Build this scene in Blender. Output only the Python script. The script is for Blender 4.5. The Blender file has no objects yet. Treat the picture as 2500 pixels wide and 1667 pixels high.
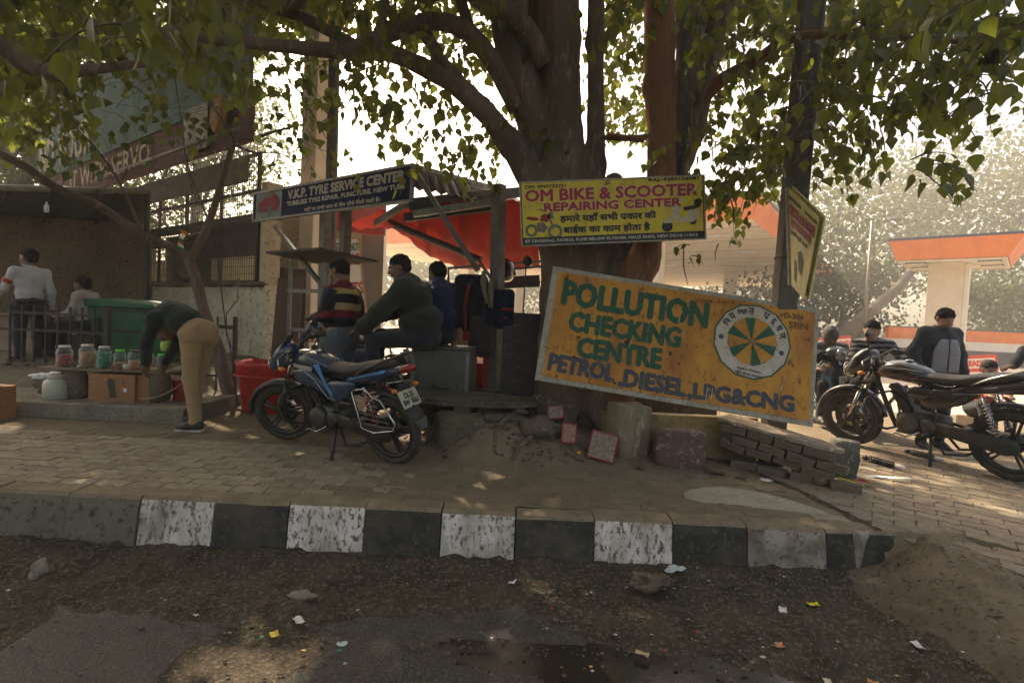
import bpy, bmesh, math, random
import numpy as np
from mathutils import Vector, Matrix, Euler, noise, Quaternion

# ------------------------------------------------------------------ camera, sky, sun, exposure
SC = bpy.context.scene
COL = SC.collection
rad = math.radians
F = 1280.0                      # focal length in pixels of a 2500 px wide picture
CAM_H = 1.25
CAM_R = (Matrix.Rotation(rad(90 - 2.37), 3, 'X') @ Matrix.Rotation(rad(2.75), 3, 'Z'))
cam_data = bpy.data.cameras.new('camera')
cam_data.sensor_width = 36.0
cam_data.lens = F / 2500 * 36.0
cam_data.clip_start = 0.05
cam_data.clip_end = 2000
cam = bpy.data.objects.new('camera', cam_data)
COL.objects.link(cam)
cam.matrix_world = Matrix.Translation((0, 0, CAM_H)) @ CAM_R.to_4x4()
SC.camera = cam

SUN_AZ = rad(-27)               # from +Y towards +X
SUN_EL = rad(46)
SUN_DIR = Vector((math.sin(SUN_AZ) * math.cos(SUN_EL), math.cos(SUN_AZ) * math.cos(SUN_EL), math.sin(SUN_EL)))
world = bpy.data.worlds.new('World')
SC.world = world
world.use_nodes = True
wn = world.node_tree
sky = wn.nodes.new('ShaderNodeTexSky')
sky.sky_type = 'NISHITA'
sky.sun_disc = False
sky.sun_elevation = SUN_EL
sky.sun_rotation = SUN_AZ
sky.dust_density = 6.0
sky.air_density = 1.0
sky.ozone_density = 0.6
bg = wn.nodes['Background']
tint = wn.nodes.new('ShaderNodeMix'); tint.data_type = 'RGBA'; tint.blend_type = 'MULTIPLY'; tint.inputs[0].default_value = 1.0
tint.inputs[7].default_value = (1.0, .92, .80, 1)      # smoggy winter air
wn.links.new(sky.outputs[0], tint.inputs[6]); wn.links.new(tint.outputs[2], bg.inputs[0])
bg.inputs[1].default_value = 0.15
sun_data = bpy.data.lights.new('sun', 'SUN')
sun_data.energy = 5.0
sun_data.angle = rad(0.6)
sun_data.color = (1.0, 0.86, 0.66)
sun = bpy.data.objects.new('sun', sun_data)
COL.objects.link(sun)
sun.rotation_euler = (-SUN_DIR).to_track_quat('-Z', 'Y').to_euler()
SC.view_settings.view_transform = 'Standard'
SC.view_settings.look = 'None'
SC.view_settings.gamma = 1.0
SC.view_settings.exposure = 1.5
SC.view_settings.use_curve_mapping = False
SC.render.engine = 'CYCLES'
SC.cycles.max_bounces = 8
SC.cycles.transparent_max_bounces = 16
SC.cycles.volume_bounces = 0
SC.cycles.use_denoising = True

HAZE = .005
# ------------------------------------------------------------------ helpers
def V(*a):
    return Vector(a if len(a) > 1 else a[0])

def ray(px, py):
    return CAM_R @ Vector(((px - 1250.0) / F, (833.5 - py) / F, -1.0))

def at(px, py, y):
    """the point of the place seen at photograph pixel px, py when it stands y metres away"""
    d = ray(px, py)
    return Vector((0, 0, CAM_H)) + d * (y / d.y)

def gr(px, py, z=0.0):
    """the point of a level ground seen at a photograph pixel"""
    d = ray(px, py)
    return Vector((0, 0, CAM_H)) + d * ((z - CAM_H) / d.z)

def pix(p):
    l = CAM_R.transposed() @ (Vector(p) - Vector((0, 0, CAM_H)))
    return (1250 + F * l.x / -l.z, 833.5 - F * l.y / -l.z)

def tag(o, label=None, cat=None, group=None, kind=None):
    if label: o['label'] = label
    if cat: o['category'] = cat
    if group: o['group'] = group
    if kind: o['kind'] = kind
    return o

def empty(name, loc=(0, 0, 0), rz=0.0, M=None):
    o = bpy.data.objects.new(name, None)
    COL.objects.link(o)
    o.empty_display_size = 0.1
    if M is not None: o.matrix_world = M
    else:
        o.location = loc
        o.rotation_euler = (0, 0, rz)
    return o

def thing(name, label, cat, loc=(0, 0, 0), rz=0.0, group=None, M=None):
    return tag(empty(name, loc, rz, M), label, cat, group)

KIDS = {}
def link_child(o, parent):
    if parent is not None:
        o.parent = parent
        KIDS.setdefault(parent.name, []).append(o)
    return o

def copy_tree(o, parent=None):
    c = o.copy()
    COL.objects.link(c)
    link_child(c, parent)
    for ch in list(KIDS.get(o.name, [])):
        copy_tree(ch, c)
    return c

def frame_matrix(x, y, z, o=(0, 0, 0)):
    m = Matrix.Identity(4)
    for i, v in enumerate((x, y, z)):
        v = Vector(v).normalized()
        for j in range(3): m[j][i] = v[j]
    for j in range(3): m[j][3] = o[j]
    return m

class MB:
    def __init__(s):
        s.v = []; s.f = []; s.m = []; s.sm = []
        s.M = None; s.mi = 0
    def add(s, vs, fs, smooth=False):
        n = len(s.v)
        if s.M is not None: vs = [s.M @ Vector(v) for v in vs]
        s.v.extend([tuple(v) for v in vs])
        for f in fs:
            s.f.append(tuple(i + n for i in f)); s.m.append(s.mi); s.sm.append(smooth)
        return s
    def box(s, c, d, rot=None, taper=1.0, jit=0.0, rng=random):
        x, y, z = d[0] / 2, d[1] / 2, d[2] / 2
        vs = []
        for k in (-1, 1):
            t = taper if k > 0 else 1
            for (i, j) in ((-1, -1), (1, -1), (1, 1), (-1, 1)):
                v = Vector((i * x * t + rng.uniform(-jit, jit), j * y * t + rng.uniform(-jit, jit), k * z + rng.uniform(-jit, jit)))
                if rot is not None: v = rot @ v
                vs.append(v + Vector(c))
        return s.add(vs, [(3, 2, 1, 0), (4, 5, 6, 7), (0, 1, 5, 4), (1, 2, 6, 5), (2, 3, 7, 6), (3, 0, 4, 7)])
    def bar(s, a, b, w, h=None, up=(0, 0, 1)):
        a, b = Vector(a), Vector(b); h = h or w
        d = (b - a).normalized(); u = Vector(up)
        if abs(d.dot(u)) > .98: u = Vector((0, 1, 0))
        x = d.cross(u).normalized(); z = x.cross(d)
        vs = [p + x * (i * w / 2) + z * (j * h / 2) for p in (a, b) for (i, j) in ((-1, -1), (1, -1), (1, 1), (-1, 1))]
        return s.add(vs, [(0, 1, 2, 3), (7, 6, 5, 4), (4, 5, 1, 0), (5, 6, 2, 1), (6, 7, 3, 2), (7, 4, 0, 3)])
    def tube(s, pts, r, n=8, cap=True, smooth=True, jit=0.0):
        pts = [Vector(p) for p in pts]; k = len(pts)
        if not hasattr(r, '__len__'): r = [r] * k
        t0 = (pts[1] - pts[0]).normalized()
        u = t0.orthogonal().normalized()
        vs = []
        for i, p in enumerate(pts):
            t = (pts[min(i + 1, k - 1)] - pts[max(i - 1, 0)])
            t = t.normalized() if t.length > 1e-9 else t0
            u = (u - t * u.dot(t)); u = u.normalized() if u.length > 1e-6 else t.orthogonal().normalized()
            w = t.cross(u)
            for j in range(n):
                a = 2 * math.pi * j / n
                rr = r[i] * (1 + (random.uniform(-jit, jit) if jit else 0))
                vs.append(p + (u * math.cos(a) + w * math.sin(a)) * rr)
        fs = [(i * n + j, i * n + (j + 1) % n, (i + 1) * n + (j + 1) % n, (i + 1) * n + j) for i in range(k - 1) for j in range(n)]
        if cap:
            fs.append(tuple(range(n - 1, -1, -1))); fs.append(tuple(range((k - 1) * n, k * n)))
        return s.add(vs, fs, smooth)
    def lathe(s, prof, n=20, M=None, smooth=True, cap=True):
        M = M or Matrix.Identity(4)
        vs = []; k = len(prof)
        for (r, z) in prof:
            for j in range(n):
                a = 2 * math.pi * j / n
                vs.append(M @ Vector((r * math.cos(a), r * math.sin(a), z)))
        fs = [(i * n + j, i * n + (j + 1) % n, (i + 1) * n + (j + 1) % n, (i + 1) * n + j) for i in range(k - 1) for j in range(n)]
        if cap:
            if prof[0][0] > 1e-5: fs.append(tuple(range(n - 1, -1, -1)))
            if prof[-1][0] > 1e-5: fs.append(tuple(range((k - 1) * n, k * n)))
        return s.add(vs, fs, smooth)
    def loft(s, secs, n=16, smooth=True, cap=True):
        """secs: (x, zc, halfwidth_y, halfheight_z, power[, yc]) rings along x"""
        vs = []; k = len(secs)
        for q in secs:
            x, zc, hw, hh, pw = q[:5]; yc = q[5] if len(q) > 5 else 0
            for j in range(n):
                a = 2 * math.pi * j / n
                c, t = math.cos(a), math.sin(a)
                vs.append((x, yc + hw * math.copysign(abs(c) ** (2 / pw), c), zc + hh * math.copysign(abs(t) ** (2 / pw), t)))
        fs = [(i * n + j, i * n + (j + 1) % n, (i + 1) * n + (j + 1) % n, (i + 1) * n + j) for i in range(k - 1) for j in range(n)]
        if cap:
            fs.append(tuple(range(n - 1, -1, -1))); fs.append(tuple(range((k - 1) * n, k * n)))
        return s.add(vs, fs, smooth)
    def prism(s, poly, t0, t1, M=None, smooth=False):
        """poly: 2D outline in local x, z; thickness along y from t0 to t1"""
        M = M or Matrix.Identity(4); n = len(poly)
        vs = [M @ Vector((p[0], t, p[1])) for t in (t0, t1) for p in poly]
        fs = [tuple(range(n)), tuple(range(2 * n - 1, n - 1, -1))] + [(i, i + n, (i + 1) % n + n, (i + 1) % n) for i in range(n)]
        return s.add(vs, fs, smooth)
    def quad(s, *p):
        return s.add([Vector(q) for q in p], [tuple(range(len(p)))])
    def ball(s, c, r, n=10, m=7, M=None, amp=0.0, seed=0, fr=2.0, flat=False):
        if not hasattr(r, '__len__'): r = (r, r, r)
        vs = []; fs = []
        for i in range(m + 1):
            th = math.pi * i / m
            for j in range(n):
                a = 2 * math.pi * j / n
                d = Vector((math.sin(th) * math.cos(a), math.sin(th) * math.sin(a), math.cos(th)))
                k = 1 + (amp * noise.noise(d * fr + Vector((seed * 7.3, seed * 1.7, seed))) if amp else 0)
                p = Vector((d.x * r[0], d.y * r[1], d.z * r[2])) * k
                if M is not None: p = M @ p
                vs.append(p + Vector(c))
        for i in range(m):
            for j in range(n):
                fs.append((i * n + j, (i + 1) * n + j, (i + 1) * n + (j + 1) % n, i * n + (j + 1) % n))
        return s.add(vs, fs, not flat)
    def mesh(s, name, mats):
        me = bpy.data.meshes.new(name)
        me.from_pydata(s.v, [], s.f)
        if not isinstance(mats, (list, tuple)): mats = [mats]
        for m in mats: me.materials.append(m)
        me.polygons.foreach_set('use_smooth', s.sm)
        me.polygons.foreach_set('material_index', [min(i, len(mats) - 1) for i in s.m])
        me.update()
        return me
    def build(s, name, mats, parent=None, bevel=0.0, solid=0.0, recalc=True, sub=0):
        me = s.mesh(name, mats)
        if recalc:
            b = bmesh.new(); b.from_mesh(me)
            bmesh.ops.remove_doubles(b, verts=b.verts, dist=1e-6)
            bmesh.ops.recalc_face_normals(b, faces=b.faces)
            b.to_mesh(me); b.free()
        o = bpy.data.objects.new(name, me)
        COL.objects.link(o)
        link_child(o, parent)
        if solid:
            m = o.modifiers.new('solid', 'SOLIDIFY'); m.thickness = solid; m.offset = 0
        if bevel:
            m = o.modifiers.new('bevel', 'BEVEL'); m.width = bevel; m.segments = 2; m.limit_method = 'ANGLE'; m.angle_limit = rad(40)
            m.harden_normals = False
        if sub:
            m = o.modifiers.new('sub', 'SUBSURF'); m.levels = sub; m.render_levels = sub
        return o

def one(name, fn, mat, parent=None, **k):
    mb = MB(); fn(mb)
    return mb.build(name, mat, parent, **k)

# ------------------------------------------------------------------ materials
MATS = {}
def pm(name, c1, c2=None, scale=6.0, rough=0.8, bump=0.3, metal=0.0, c3=None, dist=0.02, stretch=(1, 1, 1), thr=(0.35, 0.65), spec=0.4,
       fine=None, transl=None, alpha=None, emit=None, coat=0.0, ct=(.54, .66), rv=0.12, sheen=0.0, trans=0.0, world_co=False):
    """procedural surface: two or three colours mixed by noise, roughness variation and fine relief"""
    if name in MATS: return MATS[name]
    m = bpy.data.materials.new(name); m.use_nodes = True
    nt = m.node_tree; N = nt.nodes; L = nt.links
    b = N['Principled BSDF']; out = N['Material Output']
    c2 = c2 or tuple(x * 0.72 for x in c1)
    tc = N.new('ShaderNodeTexCoord'); mp = N.new('ShaderNodeMapping')
    mp.inputs['Scale'].default_value = stretch
    if world_co:
        g = N.new('ShaderNodeNewGeometry'); L.new(g.outputs['Position'], mp.inputs[0])
    else:
        L.new(tc.outputs['Object'], mp.inputs[0])
    n1 = N.new('ShaderNodeTexNoise'); n1.inputs['Scale'].default_value = scale; n1.inputs['Detail'].default_value = 6; n1.inputs['Roughness'].default_value = .62
    L.new(mp.outputs[0], n1.inputs['Vector'])
    r1 = N.new('ShaderNodeMapRange'); r1.inputs[1].default_value = thr[0]; r1.inputs[2].default_value = thr[1]
    L.new(n1.outputs['Fac'], r1.inputs[0])
    mx = N.new('ShaderNodeMix'); mx.data_type = 'RGBA'
    mx.inputs[6].default_value = (*c1, 1); mx.inputs[7].default_value = (*c2, 1)
    L.new(r1.outputs[0], mx.inputs[0])
    col = mx.outputs[2]
    n2 = N.new('ShaderNodeTexNoise'); n2.inputs['Scale'].default_value = fine or scale * 7; n2.inputs['Detail'].default_value = 5; n2.inputs['Roughness'].default_value = .7
    L.new(mp.outputs[0], n2.inputs['Vector'])
    if c3:
        r2 = N.new('ShaderNodeMapRange'); r2.inputs[1].default_value = ct[0]; r2.inputs[2].default_value = ct[1]
        L.new(n2.outputs['Fac'], r2.inputs[0])
        m2 = N.new('ShaderNodeMix'); m2.data_type = 'RGBA'; m2.inputs[7].default_value = (*c3, 1)
        L.new(col, m2.inputs[6]); L.new(r2.outputs[0], m2.inputs[0]); col = m2.outputs[2]
    L.new(col, b.inputs['Base Color'])
    rr = N.new('ShaderNodeMapRange'); rr.inputs[3].default_value = max(0, rough - rv); rr.inputs[4].default_value = min(1, rough + rv)
    L.new(n1.outputs['Fac'], rr.inputs[0]); L.new(rr.outputs[0], b.inputs['Roughness'])
    b.inputs['Metallic'].default_value = metal
    b.inputs['Specular IOR Level'].default_value = spec
    b.inputs['Coat Weight'].default_value = coat
    b.inputs['Coat Roughness'].default_value = .12
    b.inputs['Sheen Weight'].default_value = sheen
    b.inputs['Transmission Weight'].default_value = trans
    if bump:
        bp = N.new('ShaderNodeBump'); bp.inputs['Strength'].default_value = bump; bp.inputs['Distance'].default_value = dist
        ad = N.new('ShaderNodeMath'); ad.operation = 'ADD'
        L.new(n2.outputs['Fac'], ad.inputs[0]); L.new(n1.outputs['Fac'], ad.inputs[1])
        L.new(ad.outputs[0], bp.inputs['Height']); L.new(bp.outputs[0], b.inputs['Normal'])
    if emit: b.inputs['Emission Color'].default_value = (*emit, 1); b.inputs['Emission Strength'].default_value = 1
    if transl:
        t = N.new('ShaderNodeBsdfTranslucent'); t.inputs[0].default_value = (*transl, 1)
        ms = N.new('ShaderNodeMixShader'); ms.inputs[0].default_value = alpha if alpha else .4
        L.new(b.outputs[0], ms.inputs[1]); L.new(t.outputs[0], ms.inputs[2]); L.new(ms.outputs[0], out.inputs[0])
    MATS[name] = m
    return m

# ------------------------------------------------------------------ lettering
TXT = {}
def text_geo(s):
    """outline text as triangles in em units; ~ adds the rakar stroke under the last sign"""
    if s in TXT: return TXT[s]
    vs = []; fs = []; x = 0.0; parts = s.split('~')
    for k, part in enumerate(parts):
        if part:
            c = bpy.data.curves.new('t', 'FONT'); c.body = part; c.resolution_u = 2
            o = bpy.data.objects.new('t', c); COL.objects.link(o)
            dg = bpy.context.evaluated_depsgraph_get()
            me = bpy.data.meshes.new_from_object(o.evaluated_get(dg))
            n = len(vs)
            pv = [(v.co.x + x, v.co.y) for v in me.vertices]
            vs += pv; fs += [tuple(i + n for i in p.vertices) for p in me.polygons]
            bpy.data.objects.remove(o); bpy.data.curves.remove(c); bpy.data.meshes.remove(me)
            if k < len(parts) - 1:
                x = max(p[0] for p in pv)
        if k < len(parts) - 1:
            n = len(vs)
            vs += [(x - .30, .0), (x - .14, .24), (x - .14, .16), (x - .27, -.04)]
            fs.append((n, n + 3, n + 2, n + 1))
    TXT[s] = (vs, fs)
    return TXT[s]

def text_into(mb, s, x0, z0, w, h, y=-0.003, bold=0.0, M=None, fit=True, slant=0.0):
    """fit the words into the rectangle x0, z0, w, h of a board's face (y towards the viewer is negative)"""
    vs, fs = text_geo(s)
    if not vs: return
    a = min(p[0] for p in vs); b = max(p[0] for p in vs); c = min(p[1] for p in vs); d = max(p[1] for p in vs)
    sx = w / (b - a); sz = h / (d - c)
    if not fit: sx = min(sx, sz); sz = sx
    shifts = [(0, 0)] if not bold else [(0, 0), (bold, 0), (-bold, 0), (0, bold), (0, -bold), (bold * .7, bold * .7), (-bold * .7, -bold * .7), (bold * .7, -bold * .7), (-bold * .7, bold * .7)]
    for k, (dx, dz) in enumerate(shifts):
        out = []
        for p in vs:
            q = Vector((x0 + (p[0] - a) * sx + dx + slant * (p[1] - c) * sz, y - k * .00012, z0 + (p[1] - c) * sz + dz))
            out.append(M @ q if M else q)
        mb.add(out, fs)

def lettering(parent, mat, items, bold=0.003, name='lettering', y=-0.003):
    mb = MB()
    for it in items:
        text_into(mb, *it[:5], y=y, bold=it[5] if len(it) > 5 else bold)
    return mb.build(name, mat, parent, recalc=False)

def board_frame(bl, br, tl):
    """matrix whose x runs along the lower edge, z up the face and -y to the front, plus width and height"""
    bl, br, tl = Vector(bl), Vector(br), Vector(tl)
    x = (br - bl); w = x.length; x.normalize()
    z = tl - bl; z = z - x * z.dot(x); h = z.length; z.normalize()
    y = z.cross(x)
    return frame_matrix(x, y, z, bl), w, h

# ------------------------------------------------------------------ implicit surfaces (bodies, trunks)
def _q(M):
    return np.array([[M[i][j] for j in range(3)] for i in range(3)])

def sdf_mesh(prims, vox, k=0.03, pad=0.03, noise_fn=None, cut_below=None):
    """prims: ('cap', a, b, ra, rb, tag) or ('ell', c, (rx,ry,rz), M3 or None, tag) or ('cut', c, r, M3, 0)
       returns vertices, quads, tag per vertex (surface nets)"""
    lo = np.array([1e9] * 3); hi = -lo
    bb = []
    for p in prims:
        if p[0] == 'cap':
            a, b = np.array(p[1]), np.array(p[2]); r = max(p[3], p[4])
            l = np.minimum(a, b) - r; h = np.maximum(a, b) + r
        else:
            c = np.array(p[1]); r = max(p[2]); l = c - r; h = c + r
        bb.append((l, h))
        if p[0] != 'cut': lo = np.minimum(lo, l); hi = np.maximum(hi, h)
    lo -= pad; hi += pad
    n = np.ceil((hi - lo) / vox).astype(int) + 1
    A = np.full(n, 0.25, dtype=np.float32); T = np.zeros(n, dtype=np.int16); B = np.full(n, 1e3, dtype=np.float32)
    for p, (l, h) in zip(prims, bb):
        i0 = np.maximum(((l - k * 1.5 - vox * 2 - lo) / vox).astype(int), 0)
        i1 = np.minimum(((h + k * 1.5 + vox * 2 - lo) / vox).astype(int) + 1, n)
        if (i1 <= i0).any(): continue
        sl = tuple(slice(a, b) for a, b in zip(i0, i1))
        g = np.meshgrid(*[lo[d] + vox * np.arange(i0[d], i1[d]) for d in range(3)], indexing='ij')
        P = np.stack(g, -1).astype(np.float32)
        if p[0] == 'cap':
            a, b = np.array(p[1], dtype=np.float32), np.array(p[2], dtype=np.float32)
            ab = b - a; t = np.clip(((P - a) @ ab) / max(float(ab @ ab), 1e-9), 0, 1)
            d = np.linalg.norm(P - a - t[..., None] * ab, axis=-1) - (p[3] + (p[4] - p[3]) * t)
        else:
            Q = P - np.array(p[1], dtype=np.float32)
            if p[3] is not None: Q = Q @ _q(p[3]).astype(np.float32)
            r = np.array(p[2], dtype=np.float32)
            k0 = np.linalg.norm(Q / r, axis=-1); k1 = np.linalg.norm(Q / (r * r), axis=-1)
            d = k0 * (k0 - 1) / np.maximum(k1, 1e-6)
        S = A[sl]
        if p[0] == 'cut':
            kk = k * .4; d = -d
            hh = np.maximum(kk - np.abs(S - d), 0) / kk
            A[sl] = np.maximum(S, d) + hh * hh * kk * .25
        else:
            kk = p[-1] if isinstance(p[-1], float) else k
            hh = np.maximum(kk - np.abs(S - d), 0) / kk
            A[sl] = np.minimum(S, d) - hh * hh * kk * .25
            tg = p[5] if p[0] == 'cap' else p[4]
            nb = d < B[sl]
            B[sl] = np.where(nb, d, B[sl]); T[sl] = np.where(nb, tg, T[sl])
    if noise_fn is not None: A = A + noise_fn(lo, vox, n).astype(np.float32)
    A[0] = A[-1] = .2; A[:, 0] = A[:, -1] = .2; A[:, :, 0] = A[:, :, -1] = .2
    I = A < 0
    c = n - 1
    acc = np.zeros((*c, 3), dtype=np.float32); cnt = np.zeros(c, dtype=np.float32)
    cs = [(i, j, l) for i in (0, 1) for j in (0, 1) for l in (0, 1)]
    def sub(X, o): return X[o[0]:o[0] + c[0], o[1]:o[1] + c[1], o[2]:o[2] + c[2]]
    for o in cs:
        for ax in range(3):
            if o[ax]: continue
            q = list(o); q[ax] = 1
            a, b = sub(A, o), sub(A, q)
            m = (a < 0) != (b < 0)
            t = np.where(m, a / np.where(m, a - b, 1), 0)
            for d in range(3):
                acc[..., d] += np.where(m, (o[d] + (t if d == ax else 0)), 0)
            cnt += m
    ok = cnt > 0
    idx = np.full(c, -1, dtype=np.int64); idx[ok] = np.arange(ok.sum())
    w = np.argwhere(ok)
    ver = lo + vox * (w + acc[ok] / cnt[ok][:, None])
    tg = T[w[:, 0], w[:, 1], w[:, 2]]
    quads = []
    for ax in range(3):
        u, v = [(1, 2), (2, 0), (0, 1)][ax]
        s0 = [slice(1, c[d]) for d in range(3)]; s0[ax] = slice(0, c[ax])
        s1 = list(s0); s1[ax] = slice(1, c[ax] + 1)
        a = I[tuple(s0)]; b = I[tuple(s1)]
        e = np.argwhere(a != b)
        if len(e) == 0: continue
        fl = a[e[:, 0], e[:, 1], e[:, 2]]
        base = e.copy()
        for d in range(3):
            if d != ax: base[:, d] += 1
        def g(du, dv):
            z = base.copy(); z[:, u] -= du; z[:, v] -= dv
            return idx[z[:, 0], z[:, 1], z[:, 2]]
        Q = np.stack([g(1, 1), g(0, 1), g(0, 0), g(1, 0)], 1)
        Q[~fl] = Q[~fl][:, ::-1]
        quads.append(Q)
    Q = np.concatenate(quads); Q = Q[(Q >= 0).all(1)]
    return ver, Q, tg

def np_mesh(name, ver, quads, mats, midx=None, smooth=True):
    me = bpy.data.meshes.new(name)
    k = quads.shape[1]
    me.vertices.add(len(ver)); me.vertices.foreach_set('co', np.asarray(ver, dtype=np.float32).ravel())
    me.loops.add(quads.size); me.loops.foreach_set('vertex_index', quads.ravel().astype(np.int32))
    me.polygons.add(len(quads)); me.polygons.foreach_set('loop_start', np.arange(0, quads.size, k, dtype=np.int32))
    me.polygons.foreach_set('loop_total', np.full(len(quads), k, dtype=np.int32))
    for m in (mats if isinstance(mats, (list, tuple)) else [mats]): me.materials.append(m)
    if midx is not None: me.polygons.foreach_set('material_index', midx.astype(np.int32))
    me.polygons.foreach_set('use_smooth', np.full(len(quads), smooth))
    me.update(calc_edges=True)
    me.validate()
    return me

def np_obj(name, ver, quads, mats, parent=None, midx=None, smooth=True):
    o = bpy.data.objects.new(name, np_mesh(name, ver, quads, mats, midx, smooth))
    COL.objects.link(o); link_child(o, parent)
    return o
def mk(name, fn, mat, parent=None, **k):
    return one(name, fn, mat, parent, **k)
# ================================================================== SETTING
K = 2500 / 2352.0
def D(x, y, d): return at(x * K, y * K, d)
RNG = random.Random(7)
NP = np.random.default_rng(11)

def nz(x, y, s=1.0, o=0.0):
    return noise.noise(Vector((x * s + o, y * s - o, o * .37)))

def smooth(a, b, t):
    t = min(1, max(0, (t - a) / (b - a))); return t * t * (3 - 2 * t)

def road_z(x, y):
    z = -.335
    kb = smooth(.35, .0, 3.3 - y)                                # dirt swept against the kerb
    z += kb * (1 - smooth(2.1, 2.5, x)) * (.03 + .05 * smooth(-1, 2.0, x) + .02 * nz(x, y, 1.5, 3))
    r = smooth(2.12, 2.72, x + .12 * nz(x, y, .9, 5))             # the ramp up to the forecourt
    z += r * (.335 * smooth(1.5, 3.25, y) - kb * .03)
    return z

def walk_z(x, y):
    m = .34 * math.exp(-((x + .02) / .72) ** 2 - ((y - 5.1) / .60) ** 2)
    m += .12 * math.exp(-((x + .15) / .34) ** 2 - ((y - 4.62) / .30) ** 2)
    m += .10 * math.exp(-((x - 1.1) / .7) ** 2 - ((y - 5.2) / .4) ** 2)
    m += .05 * smooth(6.0, 7.0, y) + .3 * smooth(-3.4, -4.4, x) * smooth(6.0, 6.6, y)
    m += .33 * smooth(-.9, -1.0, x) * 0
    return m

m_dust = pm('dust', (.185, .142, .092), (.125, .095, .062), 3.2, .95, .5, c3=(.23, .18, .12), fine=46, dist=.012, world_co=True, spec=.15)
m_ramp = pm('ramp_dust', (.20, .155, .10), (.10, .075, .05), 1.6, .95, .6, c3=(.05, .038, .028), fine=30, dist=.015, world_co=True, spec=.15)
m_asph = pm('asphalt', (.052, .042, .030), (.030, .025, .018), 1.7, .55, 1.0, c3=(.125, .10, .072), fine=75, dist=.02, world_co=True, spec=.5, rv=.15, ct=(.50, .60))
m_earth = pm('earth', (.088, .068, .045), (.050, .039, .027), 4, .95, .9, c3=(.17, .135, .092), fine=42, dist=.03, world_co=True, spec=.15, ct=(.52, .62))
m_paver_a = pm('paver_cement', (.30, .25, .17), (.22, .18, .12), 7, .9, .4, c3=(.15, .115, .075), fine=60, dist=.006, world_co=True, spec=.2)
m_paver_b = pm('paver_grey', (.27, .215, .15), (.18, .14, .095), 9, .9, .4, c3=(.13, .10, .065), fine=60, dist=.006, world_co=True, spec=.2)
m_paver_d = pm('paver_dusty', (.185, .145, .095), (.13, .10, .067), 4, .95, .5, c3=(.22, .175, .12), fine=50, dist=.008, world_co=True, spec=.15)
m_conc = pm('concrete', (.26, .225, .17), (.16, .135, .10), 5, .9, .6, c3=(.09, .075, .055), fine=40, dist=.02, spec=.2)
m_conc_d = pm('concrete_dark', (.13, .105, .075), (.075, .06, .043), 5, .92, .8, c3=(.2, .16, .12), fine=30, dist=.03, spec=.2)
m_rock = pm('rock', (.17, .13, .09), (.10, .078, .055), 5, .92, 1.0, c3=(.24, .19, .14), fine=22, dist=.04, spec=.2)

def grid_obj(name, x0, x1, y0, y1, nx, ny, zf, mats, parent=None, mf=None):
    xs = np.linspace(x0, x1, nx); ys = np.linspace(y0, y1, ny)
    ver = [(x, y, zf(x, y)) for y in ys for x in xs]
    q = np.array([(j * nx + i, j * nx + i + 1, (j + 1) * nx + i + 1, (j + 1) * nx + i) for j in range(ny - 1) for i in range(nx - 1)])
    mi = None
    if mf: mi = np.array([mf((xs[i] + xs[i + 1]) / 2, (ys[j] + ys[j + 1]) / 2) for j in range(ny - 1) for i in range(nx - 1)])
    return np_obj(name, np.array(ver), q, mats, parent, mi)

g = mk('ground', lambda mb: mb.quad((-600, -300, -.42), (600, -300, -.42), (600, 900, -.42), (-600, 900, -.42)), m_earth)
tag(g, kind='structure')

def road_surface(x, y):
    z = road_z(x, y)
    edge = 2.62 + .22 * nz(x, 0, .6, 9) - .5 * smooth(.2, 2.5, x)                # where loose dirt gives way to asphalt
    d = smooth(edge - .12, edge + .15, y)
    if x > 2.1: d = max(d, smooth(1.7, 2.1, y))
    if ((x - .62) / 1.0) ** 2 + ((y - 2.36 + .12 * (x - .6)) / .22) ** 2 < 1: return z - .006 + .001 * nz(x, y, 9)
    lump = .012 * nz(x, y, 5, 1) + .010 * nz(x, y, 13, 2) + .007 * nz(x, y, 31, 3)
    cm = smooth(2.72, 3.0, x) * smooth(2.30, 2.6, y + .2 * nz(x, y, 1.3, 2))
    if cm > .5: return z - .012 + .004 * lump / .02
    clod = max(0, nz(x, y, 9, 7) - .12) * .07 * (1 - smooth(2.6, 3.2, x) * .8)
    return z + d * (.012 + lump + clod) + (1 - d) * (.002 * nz(x, y, 20, 4) )

def road_mat(x, y):
    edge = 2.62 + .22 * nz(x, 0, .6, 9) - .5 * smooth(.2, 2.5, x) + .05 * nz(x, y, 7, 2)
    if x > 2.25 + .2 * nz(x, y, 2, 1) and y > 1.9: return 2
    if ((x - .62) / .85) ** 2 + ((y - 2.36 + .12 * (x - .6)) / .17) ** 2 + .35 * nz(x, y, 3, 6) + .25 * nz(x, y, 11, 6) < 1: return 3
    return 1 if y > edge or nz(x, y, 1.6, 12) > .18 else 0
m_wet = pm('wet_mud', (.015, .013, .010), (.024, .020, .015), 3, .20, .25, c3=(.034, .029, .022), fine=26, dist=.004, world_co=True, spec=.6, rv=.12)
rd = grid_obj('road', -8, 8, .6, 3.32, 640, 115, road_surface, [m_asph, m_earth, m_ramp, m_wet], mf=road_mat)
tag(rd, kind='structure')
rf = grid_obj('road', -60, 60, -14, .6, 60, 8, lambda x, y: -.335 + (0 if abs(x) > 7 or y < .3 else 0), [m_asph]); tag(rf, kind='structure')
for (a, b) in ((-60, -8), (8, 60)):
    s_ = grid_obj('road', a, b, .6, 3.32, 30, 4, lambda x, y: -.335 if x < 0 else -.35 + .335 * smooth(1.5, 3.25, y), [m_asph]); tag(s_, kind='structure')

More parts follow.
